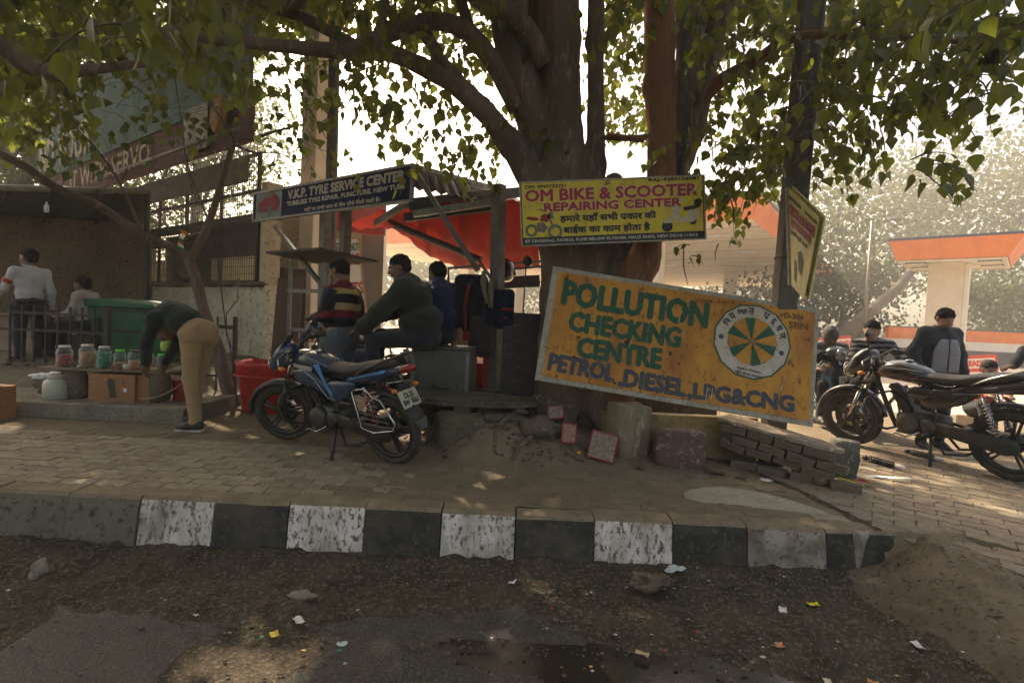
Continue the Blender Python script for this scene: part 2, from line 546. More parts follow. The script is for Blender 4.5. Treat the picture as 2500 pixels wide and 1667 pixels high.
# ---- pavement: a dusty bed with wavy interlocking pavers standing just proud of it
def bed_z(x, y):
    z = walk_z(x, y)
    expo = .60 + .45 * smooth(-.7, -1.9, x) + .45 * smooth(1.2, 2.5, x)               # swept clean at both ends
    dust = .004 * nz(x, y, 1.7, 1) + .004 * nz(x, y, 6, 2) + .0025 * nz(x, y, 23, 3)
    far = .006 * smooth(4.6, 5.6, y) + .004 * math.exp(-((x - .1) / .9) ** 2)
    rough = smooth(.03, .12, walk_z(x, y))
    return z + dust + far - .0045 * expo + rough * (.024 * nz(x, y, 3.5, 7) + .020 * nz(x, y, 9, 5) + .018 * abs(nz(x, y, 22, 6)) + .010 * nz(x, y, 50, 6))
bed = grid_obj('pavement', -8.2, 8.2, 3.47, 8.5, 560, 190, bed_z, [m_dust])
tag(bed, kind='structure')
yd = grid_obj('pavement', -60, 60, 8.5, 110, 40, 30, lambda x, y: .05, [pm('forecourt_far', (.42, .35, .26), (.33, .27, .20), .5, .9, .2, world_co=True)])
tag(yd, kind='structure')
for (a, b) in ((-60, -8.2), (8.2, 60)):
    s_ = grid_obj('pavement', a, b, 3.3 if a > 0 else 3.47, 8.5, 20, 6, lambda x, y: 0.0 + .05 * smooth(6, 7, y), [m_dust]); tag(s_, kind='structure')

def paver_outline(L, W, a, gap=.004):
    fx = [0, .125, .375, .5, .625, .875, 1]; fz = [0, 1, -1, 0, 1, -1, 0]
    lo = [(gap + (L - 2 * gap) * t, gap + a * z) for t, z in zip(fx, fz)]
    hi = [(gap + (L - 2 * gap) * t, W - gap + a * z) for t, z in zip(fx, fz)]
    return lo + hi[::-1]
def paver_mesh(L, W, a, seed, mat):
    r = random.Random(seed); o = paver_outline(L, W, a)
    n = len(o); cx = L / 2; cy = W / 2; mb = MB()
    vs = [(x, y, -.03) for x, y in o] + [(x, y, -.003) for x, y in o] + [(cx + (x - cx) * .975, cy + (y - cy) * .95, r.uniform(-.0006, .0006)) for x, y in o]
    fs = [(i + k * n, (i + 1) % n + k * n, (i + 1) % n + (k + 1) * n, i + (k + 1) * n) for k in (0, 1) for i in range(n)]
    fs.append(tuple(range(2 * n, 3 * n)))
    mb.add(vs, fs); return mb.mesh('paver', mat)

def lay_pavers(parent, org, ang, L, W, a, rows, cols, zf, keep, mats, near_key, limit=296):
    var = [paver_mesh(L, W, a, s, mats[s % len(mats)]) for s in range(6)]
    dvar = [paver_mesh(L, W, a, s, m_paver_d) for s in range(6)]
    base = [[v.co.copy() for v in m.vertices] for m in var]; faces = [[tuple(p.vertices) for p in m.polygons] for m in var]
    R2 = Matrix.Rotation(ang, 4, 'Z'); items = []
    for j in range(rows):
        for i in range(cols):
            p = Vector(org) + (R2 @ Vector(((i + (.5 if j % 2 else 0)) * L, j * W, 0)))
            c = p + R2 @ Vector((L / 2, W / 2, 0))
            if not keep(c.x, c.y): continue
            items.append((near_key(c), p, c))
    items.sort(key=lambda t: t[0])
    rest = MB()
    for n, (k_, p, c) in enumerate(items):
        e = .15
        zx = (zf(c.x + e, c.y) - zf(c.x - e, c.y)) / (2 * e); zy = (zf(c.x, c.y + e) - zf(c.x, c.y - e)) / (2 * e)
        nrm = Vector((-zx + RNG.gauss(0, .008), -zy + RNG.gauss(0, .008), 1)).normalized()
        xa = (R2.to_3x3() @ Vector((1, 0, 0))); xa = (xa - nrm * xa.dot(nrm)).normalized()
        M = frame_matrix(xa, nrm.cross(xa), nrm)
        lc = M.to_3x3() @ Vector((L / 2, W / 2, 0))
        M.translation = Vector((c.x, c.y, zf(c.x, c.y) + RNG.gauss(.0005, .0016))) - lc
        s = RNG.randrange(6)
        if n < limit:
            dusty = nz(c.x, c.y, 1.1, 5) * .9 + smooth(-1.6, -.5, c.x) * (1 - smooth(1.6, 2.6, c.x)) > .5
            o = bpy.data.objects.new('paver', (dvar if dusty else var)[s]); COL.objects.link(o); link_child(o, parent); o.matrix_world = M
        else:
            rest.M = M; rest.add(base[s], faces[s])
    if rest.v:
        tag(rest.build('paver', m_paver_d if org[1] < 4 else mats[0], parent, recalc=False), kind='stuff')

def curve_edge(y):   # where the raised walk ends and the forecourt begins
    return 2.42 - .10 * (y - 3.3) - .14 * max(0, y - 3.9) ** 1.2
def keep_walk(x, y):
    if x > curve_edge(y) - .12 or walk_z(x, y) > .06: return False
    if 1.05 < x < 2.3 and 3.62 < y < 4.25 and (x - 1.75) ** 2 / .4 + (y - 3.93) ** 2 / .055 < 1: return False
    return nz(x, y, .8, 4) > -.6
lay_pavers(bed, (-5.4, 3.50, 0), 0, .235, .118, .013, 19, 38, walk_z, keep_walk, [m_paver_a, m_paver_a, m_paver_b], lambda c: c.y * 1.6 + max(0, c.x + 1) * .3)

GA = math.atan2(-.59, .81)
def court_z(x, y): return max(road_z(x, min(y, 3.3)), -.3) if y < 3.3 else 0.0
ct = grid_obj('forecourt', 2.45, 8.2, 2.9, 3.49, 120, 12, lambda x, y: court_z(x, y) - .006 + .004 * nz(x, y, 6) - (.05 if x < 2.5 else 0), [m_dust])
tag(ct, kind='structure')
def keep_court(x, y):
    if x < curve_edge(max(y, 3.3)) + .10: return False
    if y < 3.3 and (x < 2.86 or y < 2.52 - .2 * nz(x, y, 1.3, 2)): return False
    return x < 7.6 and y < 8.4
lay_pavers(bed, (-2.3, 5.0, 0), GA, .25, .125, .012, 62, 44, court_z, keep_court, [m_paver_b, m_paver_a, m_paver_b], lambda c: c.length + (0 if c.x / c.y < 1.0 else 4))

# concrete patch where the walk turns the corner
def patch(mb):
    pts = [(1.25, 3.80), (1.42, 4.06), (1.75, 4.20), (2.05, 4.05), (2.27, 3.75), (2.33, 3.56), (2.0, 3.66), (1.6, 3.70)]
    n = len(pts); c = (1.8, 3.88)
    mb.add([(c[0], c[1], .012)] + [(c[0] + (x - c[0]) * .8, c[1] + (y - c[1]) * .8, .010) for x, y in pts] + [(x, y, -.004) for x, y in pts],
           [(0, 1 + i, 1 + (i + 1) % n) for i in range(n)] + [(1 + i, 1 + n + i, 1 + n + (i + 1) % n, 1 + (i + 1) % n) for i in range(n)], True)
o = mk('concrete_patch', patch, pm('patch', (.33, .30, .22), (.25, .22, .16), 6, .9, .4, c3=(.18, .15, .11), world_co=True), bed, sub=1)
# cracked earth seam round the corner
def seam(mb):
    vs = []
    for i in range(40):
        y = 3.36 + i * .04; x = curve_edge(y) + .03 + .02 * nz(i, 2, .3); w = .03 + .022 * nz(i, 5, .6) + .008 * RNG.random()
        vs += [(x - w, y, -.004), (x - w * .3, y, .007 + .004 * nz(i, 1, .9)), (x + w * .4, y, .006), (x + w, y, -.004)]
    mb.add(vs, [(i * 4 + k, i * 4 + k + 1, i * 4 + k + 5, i * 4 + k + 4) for i in range(39) for k in range(3)], True)
mk('joint', seam, m_earth, bed, recalc=False)

# ---- kerb: 0.48 m stones, battered face, painted white and black in turn
kerb = empty('kerb', (0, 3.34, 0)); tag(kerb, kind='structure')
m_kw = pm('kerb_white', (.70, .62, .54), (.24, .195, .14), 5.5, .9, .7, c3=(.15, .12, .09), fine=38, dist=.012, stretch=(1, 1, .45), world_co=True, thr=(.42, .70), spec=.2, ct=(.51, .60))
m_kb = pm('kerb_black', (.034, .031, .024), (.11, .088, .060), 3.2, .8, .6, c3=(.10, .085, .06), fine=26, dist=.01, world_co=True, thr=(.45, .75), spec=.3)
m_kg = pm('kerb_bare', (.17, .145, .105), (.14, .12, .085), 4, .9, .9, c3=(.05, .045, .035), fine=22, dist=.015, world_co=True, spec=.2)
m_kr = pm('kerb_worn', (.34, .29, .23), (.15, .12, .09), 7, .9, .7, c3=(.07, .058, .045), fine=26, dist=.012, world_co=True, spec=.2)
m_ktop = pm('kerb_top', (.24, .185, .12), (.16, .125, .082), 6, .95, .4, c3=(.12, .095, .06), fine=40, dist=.008, world_co=True, spec=.15)
def kerb_x(px):
    d = ray(px, 1215 + .05 * (px - 351)); return d.x / d.y * 3.34
xs_k = [kerb_x(q * K) for q in (-12, 160, 325, 495, 665, 840, 1015, 1185, 1365, 1545, 1715, 1895, 2065)]
cols = [m_kg, m_kg, m_kw, m_kb, m_kw, m_kb, m_kw, m_kb, m_kw, m_kb, m_kr, m_kb]
x = xs_k[0]
pre = []
while x > -9: pre.append(x - .47); x -= .47
for i, x0 in enumerate(sorted(pre)): xs_k.insert(i, x0)
cols = [m_kg if i % 2 else m_kr for i in range(len(pre))] + cols
for i in range(len(cols)):
    a, b = xs_k[i] + .004, xs_k[i + 1] - .004
    dz = RNG.gauss(0, .004); dy = RNG.gauss(0, .006)
    def ks(mb):
        n = 5
        prof = [(-.075, -.46), (-.060, -.34), (-.022, -.075), (-.004, -.018), (.018, .002), (.15, .004), (.15, -.46)]
        for s_i in range(n):
            pass
        vs = []; fs = []
        for t in range(n + 1):
            xx = a + (b - a) * t / n
            for (py_, pz_) in prof:
                e = .006 * nz(xx * 3 + i, pz_ * 9, 2.0, 5)
                chip = .02 * max(0, nz(xx, pz_, 6, 8) - .25)
                vs.append((xx, py_ + e + dy + chip, pz_ + dz - (.012 * max(0, nz(xx, i, 8, 2)) if pz_ > -.1 else 0)))
        k = len(prof)
        for t in range(n):
            for q in range(k):
                fs.append((t * k + q, (t + 1) * k + q, (t + 1) * k + (q + 1) % k, t * k + (q + 1) % k))
        fs.append(tuple(range(k))); fs.append(tuple(range(n * k, (n + 1) * k))[::-1])
        mb.add(vs, fs)
        mb.m = []
        for t in range(n):
            for q in range(k): mb.m.append(1 if q in (3, 4) else 0)
        mb.m += [0, 0]
    o = mk('kerb_stone', ks, [cols[i], m_ktop], kerb)

# corner stone sinking into the ramp
for (x, y, a, L_, z) in ((2.345, .05, 24, .22, -.005), (2.50, .16, 50, .20, -.02), (2.58, .32, 78, .18, -.035)):
    mk('kerb_stone', lambda mb: mb.box((x, y, z - .17), (L_, .13, .34), Matrix.Rotation(rad(a), 3, 'Z'), .95, .008), [m_kr, m_kb, m_kr][int(a) % 3], kerb, bevel=.02)
# ================================================================== BUILDINGS AND CANOPIES
U = Vector((-.81, .59, 0)).normalized()      # along the shop fronts, away to the left
WW = Vector((.59, .81, 0)).normalized()      # into the station, away to the right
UP = Vector((0, 0, 1))
m_plas = pm('plaster_cream', (.56, .46, .31), (.44, .36, .24), 2.2, .92, .5, c3=(.17, .15, .11), fine=22, dist=.01, spec=.2)
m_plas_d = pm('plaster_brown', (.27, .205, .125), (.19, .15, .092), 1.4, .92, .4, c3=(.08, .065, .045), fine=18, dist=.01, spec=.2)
m_plas_w = pm('plaster_white', (.66, .60, .46), (.42, .38, .28), 1.8, .92, .6, c3=(.12, .11, .085), fine=14, dist=.012, spec=.2)
m_cream = pm('cream_cladding', (.78, .66, .50), (.66, .54, .40), 2, .6, .1, spec=.3)
m_white = pm('white_cladding', (.82, .76, .68), (.74, .67, .58), 2, .5, .08, spec=.3)
m_orange = pm('orange_fascia', (.83, .20, .022), (.72, .15, .015), 2, .45, .05, spec=.4)
m_navy = pm('navy_edge', (.035, .045, .09), None, 4, .5, .1)
m_iron = pm('iron_dark', (.035, .034, .030), (.06, .045, .03), 14, .6, .3, metal=.3)
m_gal = pm('galvanised', (.23, .225, .19), (.15, .145, .12), 12, .5, .3, metal=.5, c3=(.10, .07, .04), fine=50)
m_wood = pm('old_wood', (.12, .075, .045), (.07, .045, .03), 4, .85, .5, stretch=(6, 6, 1), fine=30)
m_redp = pm('red_paint', (.46, .035, .028), (.34, .03, .025), 5, .55, .2, c3=(.2, .03, .025), fine=30)
m_black = pm('black_paint', (.016, .016, .015), (.03, .028, .024), 10, .5, .2)
m_glass = pm('dark_glass', (.03, .035, .04), None, 3, .12, 0, spec=.6)
m_tube = pm('tube_lamp', (.8, .8, .8), None, 3, .4, 0)

# ---- left shop building (plastered, caged window, painted fascia above)
Wc = D(607, 700, 8.6); Wc.z = 0                                  # near right corner of its long face
def wall_pt(t, z, off=0): return Wc + U * t + UP * z - WW * off
bld = thing('shop_building', 'cream plastered shop building with caged window behind the small bare tree', 'building', Wc)
IM = Matrix.Translation(-Wc)
def wall_box(mb, t0, t1, z0, z1, d=.25, off=0):
    c = wall_pt((t0 + t1) / 2, (z0 + z1) / 2) + WW * (d / 2 - off) - Wc
    R = frame_matrix(-U, WW, UP).to_3x3()
    mb.box(c, (t1 - t0, d, z1 - z0), R)
sill = 1.62; head = 2.95; t_end = 5.1
mk('wall', lambda mb: (wall_box(mb, 0, t_end, 0, sill), wall_box(mb, t_end, 11, 0, 2.8, off=.004)), m_plas_w, bld)
mk('wall', lambda mb: wall_box(mb, -.0, .18, sill, 3.3), m_plas, bld)
def rag_sill(mb):
    for i in range(26):
        t = i * .2; mb.ball(wall_pt(t + .1, sill + .01, .02) - Wc, (.14, .10, .035 + .02 * RNG.random()), 6, 4, amp=.4, seed=i)
mk('window_sill', rag_sill, m_conc_d, bld)
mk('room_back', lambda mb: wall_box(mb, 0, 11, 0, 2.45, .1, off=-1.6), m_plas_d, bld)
mk('lintel', lambda mb: wall_box(mb, 0, t_end + .3, 2.70, 2.80, .3, off=.05), m_conc_d, bld)
win = mk('window', lambda mb: [wall_box(mb, t, t + .06, sill, 3.8, .05, off=.03) for t in (.22, 1.5, 2.9, 4.2, 5.0)] + [wall_box(mb, .2, 5.06, z, z + .05, .05, off=.035) for z in (sill + .03, 2.4, 3.15, 3.75)], m_iron, bld)
def mesh_wires(mb, t0, t1, z0, z1, dt, dz):
    t = t0
    while t < t1: mb.bar(wall_pt(t, z0, .06) - Wc, wall_pt(t, z1, .06) - Wc, .009); t += dt
    z = z0
    while z < z1: mb.bar(wall_pt(t0, z, .066) - Wc, wall_pt(t1, z, .066) - Wc, .009); z += dz
mk('window_grille', lambda mb: mesh_wires(mb, .25, 5.0, sill + .05, 3.9, .075, .13), m_iron, bld)
mk('shutter', lambda mb: wall_box(mb, .3, 2.6, 2.15, 2.7, .04, off=-.2), pm('shutter', (.045, .042, .032), None, 3, .7, .2), bld)
mk('glass', lambda mb: wall_box(mb, 2.7, 4.9, sill + .1, 2.7, .01, off=-.35), m_glass, bld)
mk('curtain', lambda mb: wall_box(mb, .4, 3.8, sill, 2.15, .02, off=-.5), pm('sacking', (.42, .35, .24), (.3, .25, .17), 4, .9, .4), bld)
# fascia boards: maroon band, green band over it, lean back a little
m_maroon = pm('maroon_board', (.105, .030, .026), (.075, .024, .02), 1.6, .75, .25, c3=(.05, .03, .025), fine=9)
m_greenb = pm('green_board', (.075, .135, .12), (.05, .09, .08), 1.3, .75, .25, c3=(.10, .12, .10), fine=9)
m_letter = pm('faded_letter', (.48, .42, .28), (.22, .18, .12), 6, .8, .2)
def fas(z0, z1, t0, t1, off, mat, name):
    return mk(name, lambda mb: wall_box(mb, t0, t1, z0, z1, .08, off=off), mat, bld)
fas(3.8, 4.5, -.2, 10.5, .42, m_maroon, 'fascia_board')
fas(4.5, 6.4, -.2, 11.5, .46, m_greenb, 'fascia_board')
FM = frame_matrix(-U, WW, UP, wall_pt(10.5, 3.8, .50) - Wc)
fl = MB()
text_into(fl, 'IT WITH SERVO', 2.2, .12, 4.9, .42, -.005, .012, FM)
text_into(fl, 'ND YOUR', -.6, .85, 4.3, .80, .0, .02, FM)
fl.build('lettering', m_letter, bld, recalc=False)
mk('poster', lambda mb: wall_box(mb, 1.0, 1.9, 3.86, 4.6, .01, off=.51), pm('poster_pale', (.34, .31, .27), (.2, .17, .14), 8, .8, .1), bld)
mk('emblem', lambda mb: mb.lathe([(0, -.01), (.30, -.01), (.30, .0)], 22, frame_matrix(-U, UP, WW, wall_pt(.55, 4.3, .54) - Wc)), pm('amber_paint', (.26, .15, .03), (.15, .06, .03), 5, .8, .1, thr=(.45,.55)), bld)
mk('valance', lambda mb: wall_box(mb, 0, 10, 3.22, 3.62, .03, off=.34), m_wood, bld)
mk('rail', lambda mb: mb.tube([wall_pt(-.2, 3.93, .58) - Wc, wall_pt(6, 3.93, .58) - Wc], .03, 6), m_gal, bld)

# far white column with cream wall, to the right of the window
pil = thing('station_office', 'cream walled station office with tall square column beside the tyre sign', 'building', D(690, 800, 9.2))
o0 = pil.location.copy(); o0.z = 0; pil.location = o0
def obox(mb, c, d, rot=None): mb.box(Vector(c) - o0, d, rot)
RB = frame_matrix(-U, WW, UP).to_3x3()
pc = D(724, 600, 9.4)
mk('column', lambda mb: obox(mb, (pc.x, pc.y, 3.6), (.42, .42, 7.4), RB), m_cream, pil, bevel=.015)
mk('column_strip', lambda mb: obox(mb, (pc.x - .27, pc.y + .1, 3.8), (.12, .1, 7.0), RB), m_white, pil)
wl, wr = D(612, 560, 9.1), D(832, 560, 9.9)
def wallp(mb, a, b, z0, z1, th=.15):
    a = Vector((a.x, a.y, 0)); b = Vector((b.x, b.y, 0)); d = (b - a).normalized(); n = d.cross(UP)
    R = frame_matrix(d, -n, UP).to_3x3()
    c = (a + b) / 2 - n * th / 2
    mb.box(Vector((c.x, c.y, (z0 + z1) / 2)) - o0, ((b - a).length, th, z1 - z0), R)
mk('wall', lambda mb: wallp(mb, wl, wr, 0, 3.3), m_plas, pil)
mk('wall', lambda mb: wallp(mb, D(832, 560, 9.896), D(884, 560, 10.3), 0, 2.75), pm('grey_wall', (.105, .088, .066), None, 2, .9, .3), pil)
mk('edge_strip', lambda mb: wallp(mb, D(882, 560, 10.27), D(888, 560, 10.33), 0, 2.9, .2), m_white, pil)
mk('red_band', lambda mb: wallp(mb, D(752, 520, 9.45), D(886, 520, 9.95), 2.72, 3.35, .12), m_redp, pil)
mk('door', lambda mb: wallp(mb, D(608, 700, 8.95), D(704, 700, 9.2), 0, 1.95, .05), m_wood, pil)
mk('door_frame', lambda mb: wallp(mb, D(604, 700, 8.9), D(609, 700, 8.93), 0, 3.0, .1), m_iron, pil)

# notice on that wall
nb = board_frame(D(749, 730, 9.32), D(842, 722, 9.72), D(749, 548, 9.32))
M_, w_, h_ = nb
ns = mk('notice_board', lambda mb: mb.box((w_ / 2, .01, h_ / 2), (w_, .02, h_)), pm('notice_white', (.70, .67, .58), (.6, .56, .47), 5, .7, .1), None)
ns.matrix_world = M_
tag(ns, 'white notice in green and red letters about management and helmets on the cream wall', 'notice board')
lettering(ns, pm('notice_green', (.03, .09, .06), None), [('MANAGEMENT WILL NOT', -.12, h_ * .84, w_ + .10, h_ * .1)], .004)
lettering(ns, m_redp, [('RESPONSIBLE', -.02, h_ * .66, w_ * .98, h_ * .14), ('FOR', w_ * .35, h_ * .50, w_ * .3, h_ * .1), ('HELMETS', w_ * .03, h_ * .28, w_ * .93, h_ * .15)], .007)
mk('frame', lambda mb: [mb.box((w_ / 2, 0, z), (w_ + .04, .03, .02)) for z in (0, h_)] + [mb.box((x, -.003, h_ / 2), (.02, .03, h_)) for x in (0, w_)], pm('pale_orange', (.55, .28, .1), None), ns)
mk('blue_label', lambda mb: mb.box((w_ * .2, -.004, h_ * .12), (w_ * .35, .004, h_ * .16)), pm('label_blue', (.05, .10, .28), (.2, .3, .5), 30), ns)

# ---- concrete utility poles
def util_pole(label, pts, r0, r1, mat, n=10):
    b = pts[0]
    o = mk('utility_pole', lambda mb: mb.tube([Vector(p) - Vector(b) for p in pts], [r0 + (r1 - r0) * i / (len(pts) - 1) for i in range(len(pts))], n), mat, None)
    o.location = b; tag(o, label, 'pole'); return o
m_pole = pm('pole_concrete', (.115, .10, .078), (.07, .062, .05), 3, .9, .6, c3=(.16, .14, .11), fine=20, stretch=(1, 1, .3))
b = D(755, 760, 8.6); b.z = 0
t = D(772, -40, 8.6)
util_pole('grey concrete pole rising behind the left half of the tyre service sign', [b, b.lerp(t, .5), t], .10, .085, m_pole)

# right pole, nearer, leaning, square with a cable duct
def sqpole(mb):
    a = Vector((0, 0, 0)); top = P_t - P_b
    mb.bar(a, top, .185, .15, up=(0, 1, 0))
P_b = D(1798, 735, 4.95); P_t = D(1868, -60, 5.0)
dirp = (P_t - P_b).normalized(); P_b = P_b - dirp * (P_b.z / dirp.z)
rp = mk('utility_pole', sqpole, m_pole, None, bevel=.012); rp.location = P_b
tag(rp, 'leaning square grey pole behind the pollution sign, yellow sign nailed to its side', 'pole')
mk('conduit', lambda mb: mb.tube([dirp * t + Vector((.10, -.06, 0)) for t in (1.6, 2.5, 3.4, 4.6)], .012, 6), m_gal, rp)
mk('bracket', lambda mb: [mb.tube([dirp * t + Vector((.12 * math.cos(a), .11 * math.sin(a), 0)) for a in np.linspace(0, 6.28, 13)], .008, 5) for t in (1.95, 3.0)], m_iron, rp)

# ---- large canopy behind the trees: front edge runs along U from its corner
cA = at(1835, 534, 18.5); cz = cA.z
can = thing('station_canopy', 'large orange edged petrol station canopy behind the tree trunks', 'canopy', (cA.x, cA.y, 0))
def canp(u, w, z): return U * u + WW * w + UP * z
mk('soffit', lambda mb: mb.add([canp(0, 0, cz), canp(24, 0, cz), canp(24, 30, cz), canp(0, 30, cz)] + [canp(0, 0, cz + .1), canp(24, 0, cz + .1), canp(24, 30, cz + .1), canp(0, 30, cz + .1)], [(0, 1, 2, 3), (7, 6, 5, 4), (0, 4, 5, 1), (1, 5, 6, 2), (2, 6, 7, 3), (3, 7, 4, 0)]), m_cream, can)
def fasc(mb, u0, w0, u1, w1, z0, z1, out=.25):
    a, b = canp(u0, w0, 0), canp(u1, w1, 0); d = (b - a).normalized(); n = UP.cross(d)
    if n.dot(a + b - canp(24, 30, 0)) < 0: n = -n
    pr = [(0, z0), (out, z1), (out, z1 + .12), (0, z1 + .12)]
    vs = [p + n * q[0] + UP * q[1] for p in (a, b) for q in pr]
    mb.add(vs, [(0, 1, 2, 3), (7, 6, 5, 4)] + [(i, i + 4, (i + 1) % 4 + 4, (i + 1) % 4) for i in range(4)])
    mb.m[-6:] = [0, 0, 0, 1, 1, 1]
mk('fascia', lambda mb: fasc(mb, -.05, -.02, 24, -.02, cz - .02, cz + .8), [m_orange, m_navy], can)
mk('fascia', lambda mb: fasc(mb, -.02, 0, -.02, 30, cz - .02, cz + .8), [m_orange, m_navy], can)
for (u, w) in ((5, 4), (13, 4), (5, 18), (13, 18), (20, 8)):
    mk('column', lambda mb: mb.box(canp(u, w, cz / 2), (.75, .75, cz - .01), RB), m_white, can, bevel=.03)
for (u, w) in ((2, 3), (2, 8), (2, 13), (7.5, 3), (7.5, 8), (7.5, 13), (11, 3), (16, 3), (16, 8), (4, 20)):
    mk('canopy_light', lambda mb: mb.box(canp(u, w, cz - .03), (1.1, .5, .05), RB), m_tube, can, bevel=.02)
mk('panel_seam', lambda mb: [mb.box(canp(12, w, cz - .005), (24, .03, .012), RB) for w in (1.5, 4.5, 7.5, 10.5, 14, 18)], pm('seam', (.3, .25, .2), None), can)

# ---- small canopy on one wide column at the right
c0 = at(2188, 636, 22.0); c1 = at(2462, 622, 19.6)
c1.z = c0.z
dU = (c0 - c1); dU.z = 0; wd = dU.length; dU.normalize(); dW = Vector((-dU.y, dU.x, 0)); dW = dW if dW.y > 0 else -dW
org = c1.copy()
cn = thing('pump_canopy', 'small orange edged canopy on one wide cream column at the right', 'canopy', (org.x, org.y, 0))
dep = 3.9
def cp(u, w, z): return dU * u + dW * w + UP * z
z0 = c0.z
ins = .0
def fus(mb):
    ft = .80; fl_ = .42
    lo = [cp(0, 0, z0), cp(wd, 0, z0), cp(wd, dep, z0), cp(0, dep, z0)]
    hi = [cp(-fl_, -.1, z0 + ft), cp(wd + fl_ * .7, -.1, z0 + ft), cp(wd + fl_ * .7, dep + .4, z0 + ft), cp(-fl_, dep + .4, z0 + ft)]
    tp = [v + UP * .1 for v in hi]
    mb.add(lo + hi + tp, [(i, (i + 1) % 4, (i + 1) % 4 + 4, i + 4) for i in range(4)] + [(i + 4, (i + 1) % 4 + 4, (i + 1) % 4 + 8, i + 8) for i in range(4)] + [(8, 9, 10, 11)])
    mb.m[-9:] = [0] * 4 + [1] * 5
mk('fascia', fus, [m_orange, m_navy], cn)
mk('soffit', lambda mb: (mb.add([cp(0.02, .02, z0 - .02), cp(wd - .02, .02, z0 - .02), cp(wd - .02, dep, z0 - .02), cp(.02, dep, z0 - .02)], [(0, 1, 2, 3)])), m_white, cn)
RU = frame_matrix(-dU, dW, UP).to_3x3()
mk('soffit_frame', lambda mb: [mb.box(cp(wd / 2, w, z0 - .05), (wd - .1, .1, .06), RU) for w in (.08, dep * .5, dep - .08)] + [mb.box(cp(u, dep / 2, z0 - .053), (.12, dep - .1, .06), RU) for u in (.1, wd - .1)], m_cream, cn)
colc = at(2304, 760, 21.9); cu = (colc - org).dot(dU)
mk('column', lambda mb: mb.box(cp(cu, 1.5, (z0 - .03) / 2), (1.16, .9, z0 - .03), RU), m_cream, cn, bevel=.02)
mk('column_plate', lambda mb: mb.box(cp(cu - .66, 1.5, (z0 - .1) / 2), (.14, .7, z0 - .1), RU), m_white, cn)
for u in (wd * .16, wd * .84):
    for w in (.9, 2.6):
        f_ = mk('canopy_light', lambda mb: mb.box(cp(u, w, z0 - .045), (.72, .32, .05), RU), m_gal, cn, bevel=.01)
        mk('diffuser', lambda mb: mb.box(cp(u, w, z0 - .075), (.6, .22, .02), RU), m_tube, f_)

# ---- low banded wall at the far side of the court
def band_wall(x0, x1, y, ys, label):
    a = at(x0, ys, y); b_ = at(x1, ys, y)
    zt = at((x0 + x1) / 2, ys, y).z
    o = thing('boundary_wall', label, 'wall', (a.x, y, 0))
    L = b_.x - a.x
    for (za, zb, mt, nm, e) in ((0, zt * .42, pm('wall_dark', (.06, .058, .06), (.12, .1, .09), 1.2), 'wall_base', 0), (zt * .42, zt * .66, m_white, 'white_band', .012), (zt * .66, zt * .97, m_orange, 'orange_band', .024), (zt * .97, zt, m_navy, 'coping', .04)):
        mk(nm, lambda mb: mb.box((L / 2, .1, (za + zb) / 2 + .0), (L, .2 + 2 * e, zb - za)), mt, o)
    return o
band_wall(2168, 2900, 27, 812, 'long low wall banded orange and white behind the man in the zip jacket')
def red_notice(name, bl, br, tl, lines, label):
    M, w, h = board_frame(bl, br, tl)
    o = mk(name, lambda mb: mb.box((w / 2, .015, h / 2), (w, .03, h)), pm('notice_red', (.62, .05, .035), (.5, .04, .03), 4, .6, .05), None)
    o.matrix_world = M; tag(o, label, 'notice board')
    n = len(lines); hh = h / (n + .15)
    mk('white_strip', lambda mb: [mb.box((w / 2, -.004, hh * (k + .56)), (w * .94, .004, hh * .72)) for k in range(n)], pm('strip_white', (.80, .74, .70), None, 4, .6, .05), o)
    lettering(o, pm('notice_red', (0, 0, 0)), [(s, w * .05, hh * (n - 1 - k + .36), w * .9, hh * .4) for k, s in enumerate(lines)], .012, y=-.012)
    mk('leg', lambda mb: [mb.bar((x, .05, 0), (x, .05, -.9), .05) for x in (w * .15, w * .85)], m_gal, o)
    return o
red_notice('notice_board', D(2168, 884, 15), D(2297, 882, 14), D(2168, 820, 15), ['METER READING', 'COLLECT BILL'], 'red and white two line notice board behind the jacketed man at far right')
red_notice('notice_board', D(1884, 832, 15), D(1960, 828, 14.6), D(1884, 776, 15), ['E ONE ROAD', 'DRIVE SLOW'], 'red and white notice board behind the striped shirt man leaning on the bike')
# ================================================================== BACKGROUND TREES
def leaf_template():
    v = np.array([(0, 0, 0), (-.34, .10, .06), (-.47, .36, .09), (-.26, .68, .05), (0, 1.12, -.03), (.26, .68, .05), (.47, .36, .09), (.34, .10, .06), (0, .40, 0)], dtype=np.float32)
    q = np.array([(0, 8, 2, 1), (8, 4, 3, 2), (0, 7, 6, 8), (8, 6, 5, 4)])
    return v, q
LV, LQ = leaf_template()
def leaf_cloud(P, size, tip, rng, up=None, tmpl=None):
    """many leaves in one mesh: P (n,3) leaf bases, size (n,), tip (n,3) unit vectors from stalk to tip"""
    v, q = tmpl or (LV, LQ)
    n = len(P)
    r = rng.normal(size=(n, 3)); r -= (r * tip).sum(1, keepdims=True) * tip
    x = r / np.linalg.norm(r, axis=1, keepdims=True); z = np.cross(x, tip)
    s = size[:, None, None]
    vv = P[:, None, :] + s * (v[None, :, 0:1] * x[:, None, :] + v[None, :, 1:2] * tip[:, None, :] + v[None, :, 2:3] * z[:, None, :])
    qq = q[None] + (np.arange(n) * len(v))[:, None, None]
    return vv.reshape(-1, 3), qq.reshape(-1, q.shape[1])
QT = (np.array([(-.5, 0, 0), (.5, 0, 0), (.42, 1, .1), (-.42, 1, .1)], dtype=np.float32), np.array([(0, 1, 2, 3)]))
